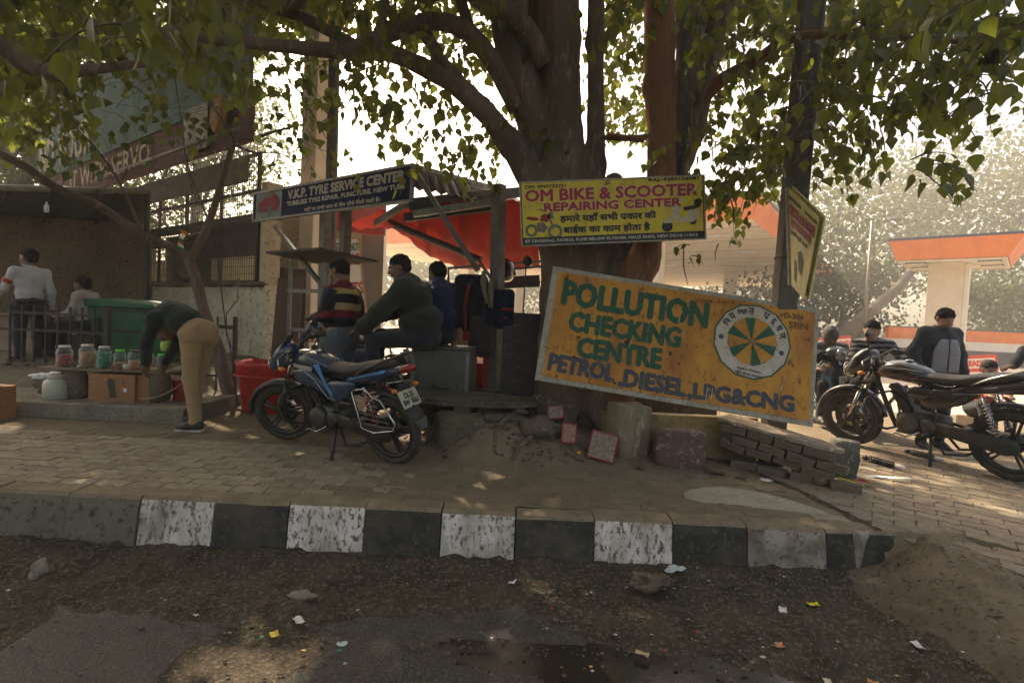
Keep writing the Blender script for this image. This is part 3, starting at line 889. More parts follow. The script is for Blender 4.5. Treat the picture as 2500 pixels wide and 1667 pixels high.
QD = (np.array([(0, 0, 0), (.36, .5, .06), (0, 1, 0), (-.36, .5, .06)], dtype=np.float32), np.array([(0, 1, 2, 3)]))

def leaf_mat(name, c1, c2, c3, tl, k=.45, rough=.5):
    m = bpy.data.materials.new(name); m.use_nodes = True
    nt = m.node_tree; N = nt.nodes; L = nt.links; b = N['Principled BSDF']; out = N['Material Output']
    g = N.new('ShaderNodeNewGeometry')
    rp = N.new('ShaderNodeValToRGB')
    e = rp.color_ramp.elements; e[0].color = (*c1, 1); e[1].color = (*c2, 1); e[0].position = .25; e[1].position = .8
    q = rp.color_ramp.elements.new(.96); q.color = (*c3, 1)
    L.new(g.outputs['Random Per Island'], rp.inputs[0])
    nn = N.new('ShaderNodeTexNoise'); nn.inputs['Scale'].default_value = 1.3
    mx = N.new('ShaderNodeMix'); mx.data_type = 'RGBA'; mx.blend_type = 'MULTIPLY'; mx.inputs[0].default_value = .5
    L.new(g.outputs['Position'], nn.inputs['Vector']); L.new(rp.outputs[0], mx.inputs[6]); L.new(nn.outputs['Color'], mx.inputs[7])
    L.new(mx.outputs[2], b.inputs['Base Color']); b.inputs['Roughness'].default_value = rough
    b.inputs['Specular IOR Level'].default_value = .35
    t = N.new('ShaderNodeBsdfTranslucent'); t.inputs[0].default_value = (*tl, 1)
    ms = N.new('ShaderNodeMixShader'); ms.inputs[0].default_value = k
    L.new(b.outputs[0], ms.inputs[1]); L.new(t.outputs[0], ms.inputs[2]); L.new(ms.outputs[0], out.inputs[0])
    return m
m_leaf = leaf_mat('peepal_leaf', (.022, .036, .016), (.045, .060, .026), (.12, .10, .03), (.25, .28, .03), .42)
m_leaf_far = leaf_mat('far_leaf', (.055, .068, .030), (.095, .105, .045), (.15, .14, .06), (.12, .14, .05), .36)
m_leaf_dk = leaf_mat('dark_leaf', (.028, .040, .017), (.045, .060, .022), (.10, .09, .03), (.15, .19, .03), .35)
m_bark_f = pm('bark_far', (.16, .13, .10), (.10, .085, .065), 2, .9, .4)

def bg_tree(base, h, rx, ry, n, size, label, mat, trunk_r=.22, lean=0, seed=0, low=.3, limbs=7, group='trees beyond the petrol station', gaps=.0, kind='broadleaf_tree'):
    rg = np.random.default_rng(seed); r = random.Random(seed)
    base = Vector(base)
    o = thing(kind, label, 'tree', base, group=group)
    tk = MB()
    top = Vector((lean * h, 0, h * .62))
    tk.tube([(0, 0, -.2), top * .33 + Vector((r.uniform(-.1, .1), 0, 0)), top * .66, top], [trunk_r * 1.25, trunk_r, trunk_r * .8, trunk_r * .5], 8)
    ends = []
    for i in range(limbs):
        a = 2 * math.pi * i / limbs + r.uniform(-.4, .4); s0 = top * r.uniform(.45, 1)
        e = Vector((math.cos(a) * rx * r.uniform(.5, .9) + lean * h, math.sin(a) * ry * r.uniform(.5, .9), h * r.uniform(.55, .95)))
        m_ = s0.lerp(e, .5) + Vector((0, 0, h * .05))
        tk.tube([s0, m_, e], [trunk_r * .45, trunk_r * .28, trunk_r * .1], 6)
        ends += [m_.lerp(e, .5), e]
    tk.build('trunk', m_bark_f, o, recalc=False)
    cl = []
    for i in range(34):
        z = r.uniform(low, 1.0); a = r.uniform(0, 6.283)
        k = math.sqrt(max(.05, 1 - ((z - (low + 1) / 2) / ((1 - low) / 2 + .05)) ** 2)) * r.uniform(.5, 1.0)
        cl.append((lean * h + math.cos(a) * rx * k, math.sin(a) * ry * k, z * h))
    cl = np.array(cl + [tuple(e) for e in ends])
    ci = rg.integers(0, len(cl), n)
    sp = np.array([rx * .30, ry * .30, h * .085])
    P = cl[ci] + rg.normal(size=(n, 3)) * sp
    P[:, 2] = np.maximum(P[:, 2], h * low * .7)
    tip = rg.normal(size=(n, 3)) + np.array([0, 0, -.8]); tip /= np.linalg.norm(tip, axis=1, keepdims=True)
    ver, q = leaf_cloud(P, size * rg.uniform(.6, 1.3, n), tip, rg, tmpl=QD)
    np_obj('crown', ver, q, mat, o, smooth=False)
    return o
TL = ['tall pale leafy tree behind the small pump canopy', 'broad hazy tree left of the small pump canopy', 'slender hazy tree at the far right edge behind the low wall', 'low bushy tree under the large canopy edge', 'tall hazy tree with slanting trunk behind the striped shirt man', 'dense green tree right of the wide cream column']
def T(px, y, h, rx, ry, n, size, label, mat, **k):
    p = at(px, 800, y); bg_tree((p.x, p.y, 0), h, rx, ry, n, size, label, mat, **k)
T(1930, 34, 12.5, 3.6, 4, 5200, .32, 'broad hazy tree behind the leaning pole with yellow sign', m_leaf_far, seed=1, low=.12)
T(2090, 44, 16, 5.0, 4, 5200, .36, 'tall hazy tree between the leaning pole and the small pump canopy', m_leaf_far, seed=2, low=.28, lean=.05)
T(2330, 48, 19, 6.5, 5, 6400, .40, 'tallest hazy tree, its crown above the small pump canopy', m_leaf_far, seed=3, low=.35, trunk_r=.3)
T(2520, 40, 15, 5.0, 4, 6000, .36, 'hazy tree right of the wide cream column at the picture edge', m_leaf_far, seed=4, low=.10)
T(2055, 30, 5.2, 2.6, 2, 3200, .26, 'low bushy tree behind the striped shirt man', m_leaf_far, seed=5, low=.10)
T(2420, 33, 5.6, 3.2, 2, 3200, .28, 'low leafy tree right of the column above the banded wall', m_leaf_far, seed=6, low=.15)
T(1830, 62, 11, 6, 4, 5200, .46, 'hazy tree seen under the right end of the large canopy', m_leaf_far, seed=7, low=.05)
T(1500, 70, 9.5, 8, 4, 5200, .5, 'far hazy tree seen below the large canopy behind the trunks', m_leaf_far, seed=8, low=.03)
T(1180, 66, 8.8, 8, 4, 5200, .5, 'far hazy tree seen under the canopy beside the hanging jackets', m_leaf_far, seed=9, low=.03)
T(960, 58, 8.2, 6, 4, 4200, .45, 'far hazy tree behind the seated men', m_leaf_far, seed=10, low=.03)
GL = 'dark trees behind the shop building'
T(60, 19, 10.5, 3.2, 3, 9000, .20, 'dark dense tree behind the far left end of the awning', m_leaf_dk, seed=11, low=.16, group=GL)
T(260, 21, 12.5, 3.6, 3, 10000, .21, 'dark dense tree rising behind the left of the painted fascia', m_leaf_dk, seed=12, low=.25, group=GL)
T(470, 24, 14.0, 3.4, 3, 9000, .22, 'tall dark tree behind the right of the painted fascia', m_leaf_dk, seed=13, low=.4, group=GL)
T(-150, 17, 10, 3.5, 3, 7000, .2, 'dark tree beyond the left picture edge', m_leaf_dk, seed=14, low=.1, group=GL)

# slanting bare limb and a lamp mast among the hazy trees
a = D(1925, 790, 26); b = D(2065, 660, 27)
o = mk('tree_trunk', lambda mb: mb.tube([Vector((0, 0, 0)), (b - a) * .5 + Vector((0, 0, .15)), b - a, (b - a) * 1.6 + Vector((0, 0, .8))], [.42, .30, .24, .12], 9), m_bark_f, None); o.location = a
tag(o, 'slanting bare brown limb rising behind the striped shirt man', 'tree limb')
a = D(1981, 800, 24); a.z = 0
o = mk('lamp_mast', lambda mb: (mb.tube([(0, 0, 0), (0, 0, 6.5)], [.07, .05], 8), mb.bar((0, 0, 6.4), (.9, 0, 6.6), .06), mb.box((1.0, 0, 6.6), (.5, .16, .08))), m_gal, None); o.location = a
tag(o, 'thin grey lamp mast among the hazy trees left of the small pump canopy', 'lamp post')
# ================================================================== THE GREAT PEEPAL TREE
m_bark = pm('bark', (.185, .135, .098), (.105, .080, .060), 2.6, .9, .9, c3=(.25, .20, .15), fine=16, dist=.045, stretch=(1, 1, .28), world_co=True, spec=.2)
m_bark_r = pm('bark_red', (.27, .125, .065), (.15, .085, .052), 2.6, .9, .8, c3=(.24, .15, .09), fine=18, dist=.03, stretch=(1, 1, .28), world_co=True, spec=.2)
TB = D(1370, 960, 5.6); TB.z = 0
tree = thing('peepal_tree', 'great dark trunked peepal tree with many fused stems behind the yellow signs', 'tree', TB)
def cap(a, b, ra, rb, t=0): return ('cap', tuple(a), tuple(b), ra, rb, t)
def chain(pts, t=0):
    out = []
    for (p, r), (q, s) in zip(pts, pts[1:]): out.append(cap(p, q, r * .95, s * .95, t))
    return out
pr = []
Ys = 5.65
pr += chain([(D(1150, -260, 5.5), .21), (D(1165, 0, 5.5), .20), (D(1190, 170, 5.55), .20), (D(1240, 330, 5.6), .19), (D(1290, 480, 5.6), .20), (D(1285, 700, 5.6), .21), (D(1275, 900, 5.6), .23)])
pr += chain([(D(1270, -260, 5.6), .23), (D(1285, 100, 5.6), .22), (D(1300, 350, 5.6), .20), (D(1340, 600, 5.6), .22), (D(1350, 980, 5.55), .26)])
pr += chain([(D(1220, -200, 5.9), .15), (D(1240, 200, 5.9), .17), (D(1300, 500, 5.8), .2)])
pr += chain([(D(1368, -260, 5.5), .085), (D(1368, 100, 5.5), .085), (D(1372, 380, 5.55), .09), (D(1372, 620, 5.5), .10), (D(1360, 800, 5.5), .13)])
pr += chain([(D(1515, -260, 5.5), .165), (D(1515, 200, 5.45), .155), (D(1518, 430, 5.45), .15), (D(1478, 600, 5.45), .16), (D(1435, 720, 5.45), .17), (D(1410, 980, 5.4), .2)], 1)
pr += chain([(D(1660, -260, 6.3), .26), (D(1610, 120, 6.2), .24), (D(1580, 300, 6.1), .20), (D(1500, 480, 5.9), .2), (D(1430, 640, 5.7), .22)])
pr += chain([(D(1590, -200, 5.9), .10), (D(1575, 200, 5.8), .12), (D(1545, 420, 5.6), .12)])
pr += chain([(D(960, 60, 5.3), .06), (D(1040, 175, 5.35), .07), (D(1110, 250, 5.4), .10), (D(1170, 330, 5.45), .125), (D(1230, 430, 5.5), .17), (D(1280, 560, 5.6), .2)])
pr += chain([(D(1470, 470, 5.9), .22), (D(1420, 620, 5.85), .26), (D(1390, 900, 5.8), .34)])
pr += chain([(D(1410, 420, 6.0), .12), (D(1400, 560, 5.95), .2)])
# buttress roots
for (x, y, d, r) in ((1195, 985, 5.05, .045), (1240, 1000, 5.0, .05), (1300, 1010, 4.95, .06), (1480, 985, 5.2, .06), (1150, 960, 5.3, .05), (1400, 1000, 5.05, .07)):
    e = D(x, y, d); m_ = D((x + 1320) / 2, 930, 5.35)
    pr += chain([(D(1330, 880, 5.5), .16), (m_, .10), (e, r), (e + Vector((0, -.25, -.12)), r * .6)])
ver, Q, tg_ = sdf_mesh(pr, .028, k=.07)
ver = ver.copy()
for i in range(len(ver)):
    p = ver[i]
    a = math.atan2(p[1] - 5.6, p[0] - TB.x)
    h = noise.noise(Vector((p[0] * 5, p[1] * 5, p[2] * .9))) * .040 + noise.noise(Vector((p[0] * 16, p[1] * 16, p[2] * 2.6))) * .022 + noise.noise(Vector((p[0] * 9, p[1] * 9, p[2] * 9))) * .012
    c = Vector((p[0] - TB.x, p[1] - 5.7, 0)); L_ = max(c.length, .05)
    ver[i, 0] += c.x / L_ * h; ver[i, 1] += c.y / L_ * h
tg_f = tg_[Q[:, 0]]
trunk = np_obj('trunk', ver - np.array(TB), Q, [m_bark, m_bark_r], tree, tg_f)

def limb(pts, name='branch', mat=None, n=9, parent=None, org=None):
    org = org or TB
    P = [Vector(p[0]) - org for p in pts]; Rr = [p[1] for p in pts]
    # smooth by subdividing with catmull-rom
    out = []; ro = []
    for i in range(len(P) - 1):
        p0, p1, p2, p3 = P[max(i - 1, 0)], P[i], P[i + 1], P[min(i + 2, len(P) - 1)]
        for s_ in range(5):
            t = s_ / 5
            out.append(.5 * ((2 * p1) + (p2 - p0) * t + (2 * p0 - 5 * p1 + 4 * p2 - p3) * t * t + (3 * p1 - p0 - 3 * p2 + p3) * t ** 3))
            ro.append((Rr[i] + (Rr[i + 1] - Rr[i]) * t) * (1 + .10 * nz(out[-1].x * 3, out[-1].z * 3, 1, i)))
    out.append(P[-1]); ro.append(Rr[-1])
    return mk(name, lambda mb: mb.tube(out, ro, n, jit=.05), mat or m_bark, parent or tree, recalc=False)
limb([(D(1235, 440, 5.5), .15), (D(1150, 300, 5.4), .11), (D(1050, 200, 5.3), .092), (D(940, 140, 5.2), .082), (D(850, 112, 5.0), .082), (D(800, 118, 4.9), .07), (D(700, 112, 4.7), .06), (D(500, 92, 4.3), .045), (D(330, 75, 4.0), .02)])
limb([(D(1190, 250, 5.5), .11), (D(1130, 140, 5.4), .10), (D(1060, 65, 5.3), .095), (D(980, 52, 5.2), .08), (D(890, 80, 5.1), .075), (D(830, 112, 5.0), .08), (D(780, 85, 5.0), .05), (D(690, 40, 4.9), .05), (D(600, 10, 4.8), .04), (D(500, -60, 4.7), .03)])
limb([(D(1150, 180, 5.5), .07), (D(1080, 70, 5.4), .06), (D(1045, -60, 5.3), .06)])
limb([(D(1250, 150, 5.45), .10), (D(1200, 60, 5.3), .11), (D(1100, -10, 5.2), .12), (D(1000, -120, 5.0), .10)])
limb([(D(600, 0, 4.6), .05), (D(680, 5, 4.8), .06), (D(720, -60, 5), .06)])
limb([(D(870, 110, 5.0), .03), (D(880, 50, 5.1), .035), (D(890, -60, 5.2), .04)])
limb([(D(1590, 250, 5.8), .09), (D(1650, 190, 5.6), .075), (D(1730, 145, 5.3), .06), (D(1830, 85, 4.8), .045), (D(2000, 86, 4.4), .028), (D(2150, 92, 4.1), .022), (D(2360, 112, 3.9), .012)], mat=m_bark_r)
limb([(D(1560, 420, 5.5), .05), (D(1600, 260, 5.5), .035), (D(1640, 120, 5.3), .03), (D(1700, -50, 5.2), .03)])
limb([(D(1600, 200, 5.9), .08), (D(1640, 60, 5.8), .09), (D(1720, -80, 5.6), .10)])
limb([(D(-60, 60, 3.0), .05), (D(0, 100, 3.1), .05), (D(60, 150, 3.2), .048), (D(140, 165, 3.3), .042), (D(250, 155, 3.5), .03), (D(380, 140, 3.8), .018)])
limb([(D(1380, 315, 5.3), .02), (D(1440, 318, 5.25), .03), (D(1490, 312, 5.3), .02)])
mk('bark_flap', lambda mb: mb.box(D(1437, 318, 5.2) - TB, (.36, .12, .02), Matrix.Rotation(rad(4), 3, 'Y'), jit=.01), m_bark_r, tree)
# hanging aerial roots
def hang(mb, x, y0, y1, d, r=.006):
    p = D(x, y0, d) - TB; q = D(x + RNG.uniform(-12, 12), y1, d) - TB
    mb.tube([p, p.lerp(q, .5) + Vector((RNG.uniform(-.03, .03), 0, 0)), q], [r, r, r * .5], 5)
for (x, a, b_, d) in ((1590, 250, 480, 5.2), (1630, 260, 480, 5.3), (1860, 300, 470, 4.6), (1570, 570, 655, 4.7), (1650, 560, 600, 5.2)):
    mk('aerial_root', lambda mb: hang(mb, x, a, b_, d), m_bark, tree)

# ---- foliage: drooping twigs carrying heart shaped leaves
SUNV = np.array(SUN_DIR)
HOLES = [(gr(565 * K, 1545 * K, -.33), .30), (gr(470 * K, 1560 * K, -.33), .16), (gr(660 * K, 1560 * K, -.33), .15), (gr(240, 1445, -.33), .09), (gr(440, 1490, -.33), .08), (gr(120, 1540, -.33), .05),
         (gr(520, 1137), .06), (gr(560, 1105), .05), (gr(665, 1110), .035), (gr(700, 1104), .03), (gr(2350, 1075), .25), (gr(2170, 1110), .16), (gr(2280, 1160), .12), (gr(2440, 1215), .12), (gr(2230, 1045), .2)]
def not_in_hole(P):  # drops leaves between the sun and chosen ground spots to shape light patches
    ok = np.ones(len(P), bool)
    for (h, r) in HOLES:
        d = P - np.array(h); t = d @ SUNV
        dist = np.linalg.norm(d - t[:, None] * SUNV, axis=1)
        ok &= (dist > r) | (t < 0)
    return ok
LEAF_P = []; LEAF_T = []; LEAF_S = []
twig_mb = MB()
def twigs(cx, cy, rx, ry, d0, d1, n, per=13, size=.115, length=.7, seed=0, shape=True):
    r = random.Random(seed * 31 + int(cx)); cy -= length * 110 * 4.2 / ((d0 + d1) / 2) * .8
    for i in range(n):
        while True:
            u, v = r.uniform(-1, 1), r.uniform(-1, 1)
            if not shape or u * u + v * v < 1: break
        p = D(cx + u * rx, cy + v * ry, r.uniform(d0, d1))
        a = r.uniform(0, 6.283); dr = Vector((math.cos(a), math.sin(a), r.uniform(-.5, .4))).normalized()
        L_ = length * r.uniform(.6, 1.3); pts = [p]; q = p.copy()
        for s_ in range(6):
            q = q + dr * (L_ / 6); dr = (dr + Vector((r.uniform(-.15, .15), r.uniform(-.15, .15), -.22))).normalized(); pts.append(q.copy())
        twig_mb.tube([t - TB for t in pts], [.006, .0055, .005, .0045, .004, .003, .002], 4, cap=False)
        for j in range(per):
            t = (j + r.random()) / per * 6; k = min(5, int(t)); b_ = pts[k].lerp(pts[k + 1], t - k)
            off = Vector((r.gauss(0, 1), r.gauss(0, 1), r.gauss(-.2, .5))).normalized() * r.uniform(.03, .07)
            LEAF_P.append(b_ + off)
            LEAF_T.append(Vector((r.gauss(0, .38), r.gauss(0, .38), -1)).normalized())
            LEAF_S.append(size * r.choice((r.uniform(.45, .8), r.uniform(.7, 1.1))))
# left top: dark mass with some very near leaves
twigs(250, 25, 420, 125, 3.6, 6.4, 120, 13, seed=1, shape=False)
twigs(330, 190, 330, 60, 3.4, 5.4, 14, 12, seed=2)
twigs(40, 250, 110, 90, 4.6, 6.6, 20, 12, seed=3)
twigs(610, 230, 110, 80, 4.2, 5.5, 12, 10, seed=4)
twigs(250, 100, 200, 80, 2.0, 2.8, 4, 6, size=.13, length=.35, seed=5)
twigs(430, 60, 140, 60, 2.0, 2.8, 4, 6, size=.13, length=.35, seed=6)
twigs(90, 300, 110, 60, 5.5, 8.0, 16, 12, seed=7)
# middle
twigs(830, 20, 330, 70, 4.4, 7.0, 74, 13, seed=8, shape=False)
twigs(850, 60, 230, 60, 5.5, 8.0, 24, 12, seed=81)
twigs(960, 270, 200, 110, 4.4, 6.6, 28, 9, seed=9)
twigs(1050, 390, 140, 50, 4.8, 6.2, 15, 8, seed=10)
twigs(820, 190, 70, 60, 4.8, 6.0, 6, 9, seed=101)
twigs(800, 320, 60, 50, 5.0, 6.2, 5, 8, seed=11)
twigs(1090, 130, 60, 70, 5.6, 7.0, 14, 11, seed=12)
# behind the trunks
twigs(1430, 150, 70, 190, 6.8, 9.0, 42, 13, seed=13, shape=False)
twigs(1300, 40, 200, 60, 6.5, 9.0, 16, 12, seed=14)
twigs(1230, 330, 20, 30, 5.0, 5.2, 2, 6, seed=15, size=.09, length=.3)
# right side
twigs(1850, 30, 400, 100, 3.8, 6.4, 120, 13, seed=16, shape=False)
twigs(1745, 250, 115, 130, 4.6, 6.4, 44, 13, seed=17, shape=False)
twigs(1752, 400, 75, 70, 4.4, 5.4, 22, 11, seed=18)
twigs(2000, 220, 150, 110, 3.6, 5.0, 34, 12, seed=19)
twigs(1950, 330, 80, 90, 3.7, 4.6, 15, 10, seed=20)
twigs(2240, 150, 110, 90, 3.2, 4.4, 26, 10, seed=21, length=.6)
twigs(2270, 60, 110, 70, 3.0, 4.2, 18, 10, seed=22)
twigs(2200, 270, 110, 50, 3.4, 4.2, 10, 8, seed=23, length=.5)
twigs(2130, 420, 60, 30, 3.6, 4.0, 5, 6, seed=24, length=.4)
twigs(2300, 10, 40, 30, 2.0, 2.4, 2, 5, seed=25, length=.3, size=.13)
twigs(1690, 470, 60, 30, 4.8, 5.4, 8, 10, seed=27)
twigs(1580, 590, 20, 20, 4.7, 4.8, 2, 5, seed=26, length=.25, size=.085)
P = np.array([tuple(p) for p in LEAF_P]); Tt = np.array([tuple(p) for p in LEAF_T]); Sz = np.array(LEAF_S)
ok = not_in_hole(P)
for i in range(len(P)):                                            # the leaning pole stands clear of the twigs
    q = pix(P[i])
    if P[i][1] < 5.2 and abs(q[0] - (1868 - (q[1] / K + 60) * .088) * K) < 40 and RNG.random() < .82: ok[i] = False
P, Tt, Sz = P[ok], Tt[ok], Sz[ok]
order = np.argsort(P[:, 1] / Sz + np.where(np.abs(P[:, 0] / np.maximum(P[:, 1], .1)) > 1.0, 50, 0))
twig_o = twig_mb.build('twigs', m_bark, tree, recalc=False); tag(twig_o, kind='stuff')
near = order[:290]; rest_ = order[290:]
lm = []
for s_ in range(5):
    r = random.Random(s_); v = LV.copy()
    v[:, 2] *= r.uniform(.4, 2.2); v[4, 2] -= r.uniform(0, .18); v[:, 0] *= r.uniform(.88, 1.05); v[1:4, 2] += r.uniform(-.05, .05)
    lm.append(np_mesh('leaf', v, LQ, m_leaf))
for i in near:
    t = Vector(Tt[i]); x = Vector(NP.normal(size=3)); x = (x - t * x.dot(t)).normalized()
    M = frame_matrix(x, t, x.cross(t), Vector(P[i]) - TB)
    o = bpy.data.objects.new('leaf', lm[i % 5]); COL.objects.link(o); link_child(o, tree)
    o.matrix_local = M @ Matrix.Scale(float(Sz[i]), 4)
v_, q_ = leaf_cloud(P[rest_] - np.array(TB), Sz[rest_], Tt[rest_], NP)
tag(np_obj('crown', v_, q_, m_leaf, tree, smooth=False), kind='stuff')
# unseen rest of the crown overhead and all round, added for shade
n = 21000
Pc = np.stack([NP.uniform(-9, 5.2, n), NP.uniform(-3.5, 10.5, n), NP.uniform(0, 1, n)], 1)
Pc[:, 2] = 4.6 + Pc[:, 2] * 3.6 + .12 * np.maximum(0, Pc[:, 1] - 4)
hole = np.array([noise.noise(Vector((p[0] * .55, p[1] * .55, 3.1))) for p in Pc])
px_ = 0.64 * Pc[:, 1] + 1.25
vis = (Pc[:, 2] < px_ + .5) & (Pc[:, 1] > 0)                       # only what lies above the picture
edge_ok = (Pc[:, 0] < 2.0 + .12 * Pc[:, 1])
keepc = not_in_hole(Pc) & ~vis & edge_ok & (hole > -.36)
Pc = Pc[keepc]; tp = NP.normal(size=(len(Pc), 3)) * .5 + np.array([0, 0, -.55]); tp /= np.linalg.norm(tp, axis=1, keepdims=True)
v_, q_ = leaf_cloud(Pc - np.array(TB), NP.uniform(.17, .27, len(Pc)), tp, NP)
tag(np_obj('crown', v_, q_, m_leaf, tree, smooth=False), kind='stuff')

n = 9000  # unseen higher crown with oversized leaves, added to block the sun
Pc = np.stack([NP.uniform(-15, 4.2, n), NP.uniform(4.5, 19, n), NP.uniform(0, 1, n)], 1)
Pc[:, 2] = .66 * Pc[:, 1] + 2.2 - .03 * Pc[:, 0] + Pc[:, 2] * 3.4
hole = np.array([noise.noise(Vector((p[0] * .45, p[1] * .45, 8.1))) for p in Pc])
keepc = not_in_hole(Pc) & (hole > -.33) & (Pc[:, 0] < 2.0 + .12 * Pc[:, 1]) & (Pc[:, 0] > -1.0 * Pc[:, 1] - 3)
Pc = Pc[keepc]; tp = NP.normal(size=(len(Pc), 3)) * .5 + np.array([0, 0, -.55]); tp /= np.linalg.norm(tp, axis=1, keepdims=True)
v_, q_ = leaf_cloud(Pc - np.array(TB), NP.uniform(.24, .36, len(Pc)), tp, NP)
tag(np_obj('crown', v_, q_, m_leaf, tree, smooth=False), kind='stuff')
for (a, b_) in (((-1.5, 5.6, 5.5), (-9, 13, 11.5)), ((-.5, 5.8, 6), (-3, 15, 12.5)), ((.4, 5.8, 6), (.6, 13, 11.5)), ((-1.2, 5.4, 5.2), (-7, 7, 8))):
    a, b_ = Vector(a), Vector(b_)
    mk('branch', lambda mb: mb.tube([a - TB, a.lerp(b_, .5) - TB + Vector((.2, 0, .5)), b_ - TB], [.16, .11, .04], 8), m_bark, tree)

# deep foliage high behind the stall and the shop
def deep(n, x0, x1, y0, y1, d0, d1, s0, s1):
    A = []
    for _ in range(n):
        A.append(tuple(D(NP.uniform(x0, x1), NP.uniform(y0, y1), NP.uniform(d0, d1)) - TB))
    P_ = np.array(A); hole = np.array([noise.noise(Vector((p[0] * .9, p[1] * .5, p[2] * .9))) for p in P_])
    k_ = not_in_hole(P_ + np.array(TB)) & (hole > -.2); P_ = P_[k_]
    tp = NP.normal(size=(len(P_), 3)) * .5 + np.array([0, 0, -.7]); tp /= np.linalg.norm(tp, axis=1, keepdims=True)
    v_, q_ = leaf_cloud(P_, NP.uniform(s0, s1, len(P_)), tp, NP)
    tag(np_obj('crown', v_, q_, m_leaf, tree, smooth=False), kind='stuff')
deep(4200, -120, 640, -160, 120, 7.5, 13, .12, .19)
deep(1500, 560, 860, -160, 90, 6.5, 11, .11, .17)
deep(1300, -300, 110, 120, 330, 9, 13, .12, .19)
deep(1100, 690, 1150, -120, 110, 8, 12, .10, .16)
deep(520, 1370, 1490, -60, 330, 7, 10, .09, .15)
deep(800, 1600, 2000, -60, 330, 7, 10, .09, .15)
deep(1400, 1560, 2200, -160, 60, 6, 10, .11, .17)

# ---- small bare tree by the wall, with a little flag
SB = D(535, 935, 6.5); SB.z = 0
st = thing('bare_tree', 'small bare forked tree in front of the caged window holding a little flag', 'tree', SB)
def L2(pts, n=7): return limb([(D(x, y, d), r) for (x, y, d, r) in pts], 'branch', m_bark, n, st, SB)
o = limb([(D(545, 960, 6.5), .095), (D(520, 880, 6.5), .08), (D(500, 800, 6.5), .075), (D(470, 720, 6.5), .068), (D(450, 640, 6.5), .062), (D(432, 592, 6.5), .062)], 'trunk', m_bark, 9, st, SB)
L2([(432, 592, 6.5, .058), (395, 568, 6.4, .052), (330, 542, 6.2, .05), (230, 475, 5.9, .045), (130, 432, 5.6, .045), (60, 385, 5.4, .04), (-20, 345, 5.2, .035)])
L2([(436, 598, 6.5, .05), (470, 535, 6.5, .045), (500, 450, 6.4, .04), (520, 380, 6.3, .036), (540, 318, 6.3, .032)])
L2([(540, 320, 6.3, .025), (580, 318, 6.2, .02), (640, 300, 6.1, .015), (700, 285, 6.0, .008)], 6)
L2([(540, 322, 6.3, .022), (520, 290, 6.2, .016), (480, 230, 6.1, .012), (440, 160, 6.0, .007)], 6)
L2([(535, 330, 6.3, .018), (580, 350, 6.2, .012), (640, 352, 6.1, .008), (690, 380, 6.0, .005)], 6)
L2([(330, 542, 6.2, .02), (280, 430, 6.1, .014), (210, 330, 6.0, .010), (130, 260, 5.8, .006)], 6)
L2([(480, 510, 6.5, .012), (430, 380, 6.3, .010), (420, 300, 6.2, .007), (400, 170, 6.1, .005)], 6)
tw = MB()
r = random.Random(5)
for i in range(130):
    x0 = r.uniform(120, 720); y0 = r.uniform(150, 470)
    if y0 > 400 and x0 > 600: continue
    d = r.uniform(5.2, 6.4); p = D(x0, y0, d); a = r.uniform(0, 6.28)
    q = p.copy(); pts = [q - SB]; dr = Vector((math.cos(a), .3 * r.uniform(-1, 1), math.sin(a) * .9)).normalized()
    for s_ in range(5):
        q = q + dr * r.uniform(.05, .13); dr = (dr + Vector((r.gauss(0, .2), r.gauss(0, .2), r.gauss(-.03, .2)))).normalized(); pts.append(q - SB)
    tw.tube(pts, [.0035, .003, .003, .0025, .002, .0015], 3, cap=False)
tag(tw.build('twigs', m_bark, st, recalc=False), kind='stuff')
n = 260
Pl = np.array([tuple(D(r.uniform(60, 720), r.uniform(120, 400), r.uniform(5.0, 6.6)) - SB) for _ in range(n)])
tp = NP.normal(size=(n, 3)) * .5 + np.array([0, 0, -.8]); tp /= np.linalg.norm(tp, axis=1, keepdims=True)
v_, q_ = leaf_cloud(Pl, NP.uniform(.06, .11, n), tp, NP)
tag(np_obj('foliage', v_, q_, m_leaf_dk, st, smooth=False), kind='stuff')
# flag
fo = D(403, 575, 6.2)
fl = thing('paper_flag', 'small saffron white and green paper flag stuck in the fork of the bare tree', 'flag', fo)
mk('stick', lambda mb: mb.tube([(0, 0, -.05), (.05, 0, .24)], .004, 5), m_wood, fl)
def stripe(mb, a, b, y=0):
    N_ = 5; vs = []
    for i in range(N_ + 1):
        t = i / N_; s_ = a + (b - a) * t
        for w in (0, 1):
            vs.append((.045 + w * .085 * (1 - s_ * .5) - s_ * .02 + .01 * math.sin(s_ * 9), .02 * math.sin(w * 3 + s_ * 5), .25 - s_ * .22 - w * .03))
    mb.add(vs, [(2 * i, 2 * i + 1, 2 * i + 3, 2 * i + 2) for i in range(N_)], True)
for (a, b_, c, nm) in ((0, .2, (.75, .20, .03), 'saffron'), (.2, .42, (.75, .72, .66), 'white'), (.42, .62, (.02, .22, .06), 'green'), (.62, .74, (.75, .20, .03), 'saffron'), (.74, .88, (.75, .72, .66), 'white'), (.88, 1.0, (.02, .22, .06), 'green')):
    mk(nm + '_stripe', lambda mb: stripe(mb, a, b_), pm('flag_' + nm, c, None, 5, .8, 0), fl, recalc=False)
# ================================================================== SIGNS
m_frame = pm('sign_frame', (.40, .37, .29), (.28, .25, .19), 8, .8, .3, c3=(.12, .10, .07), fine=40)
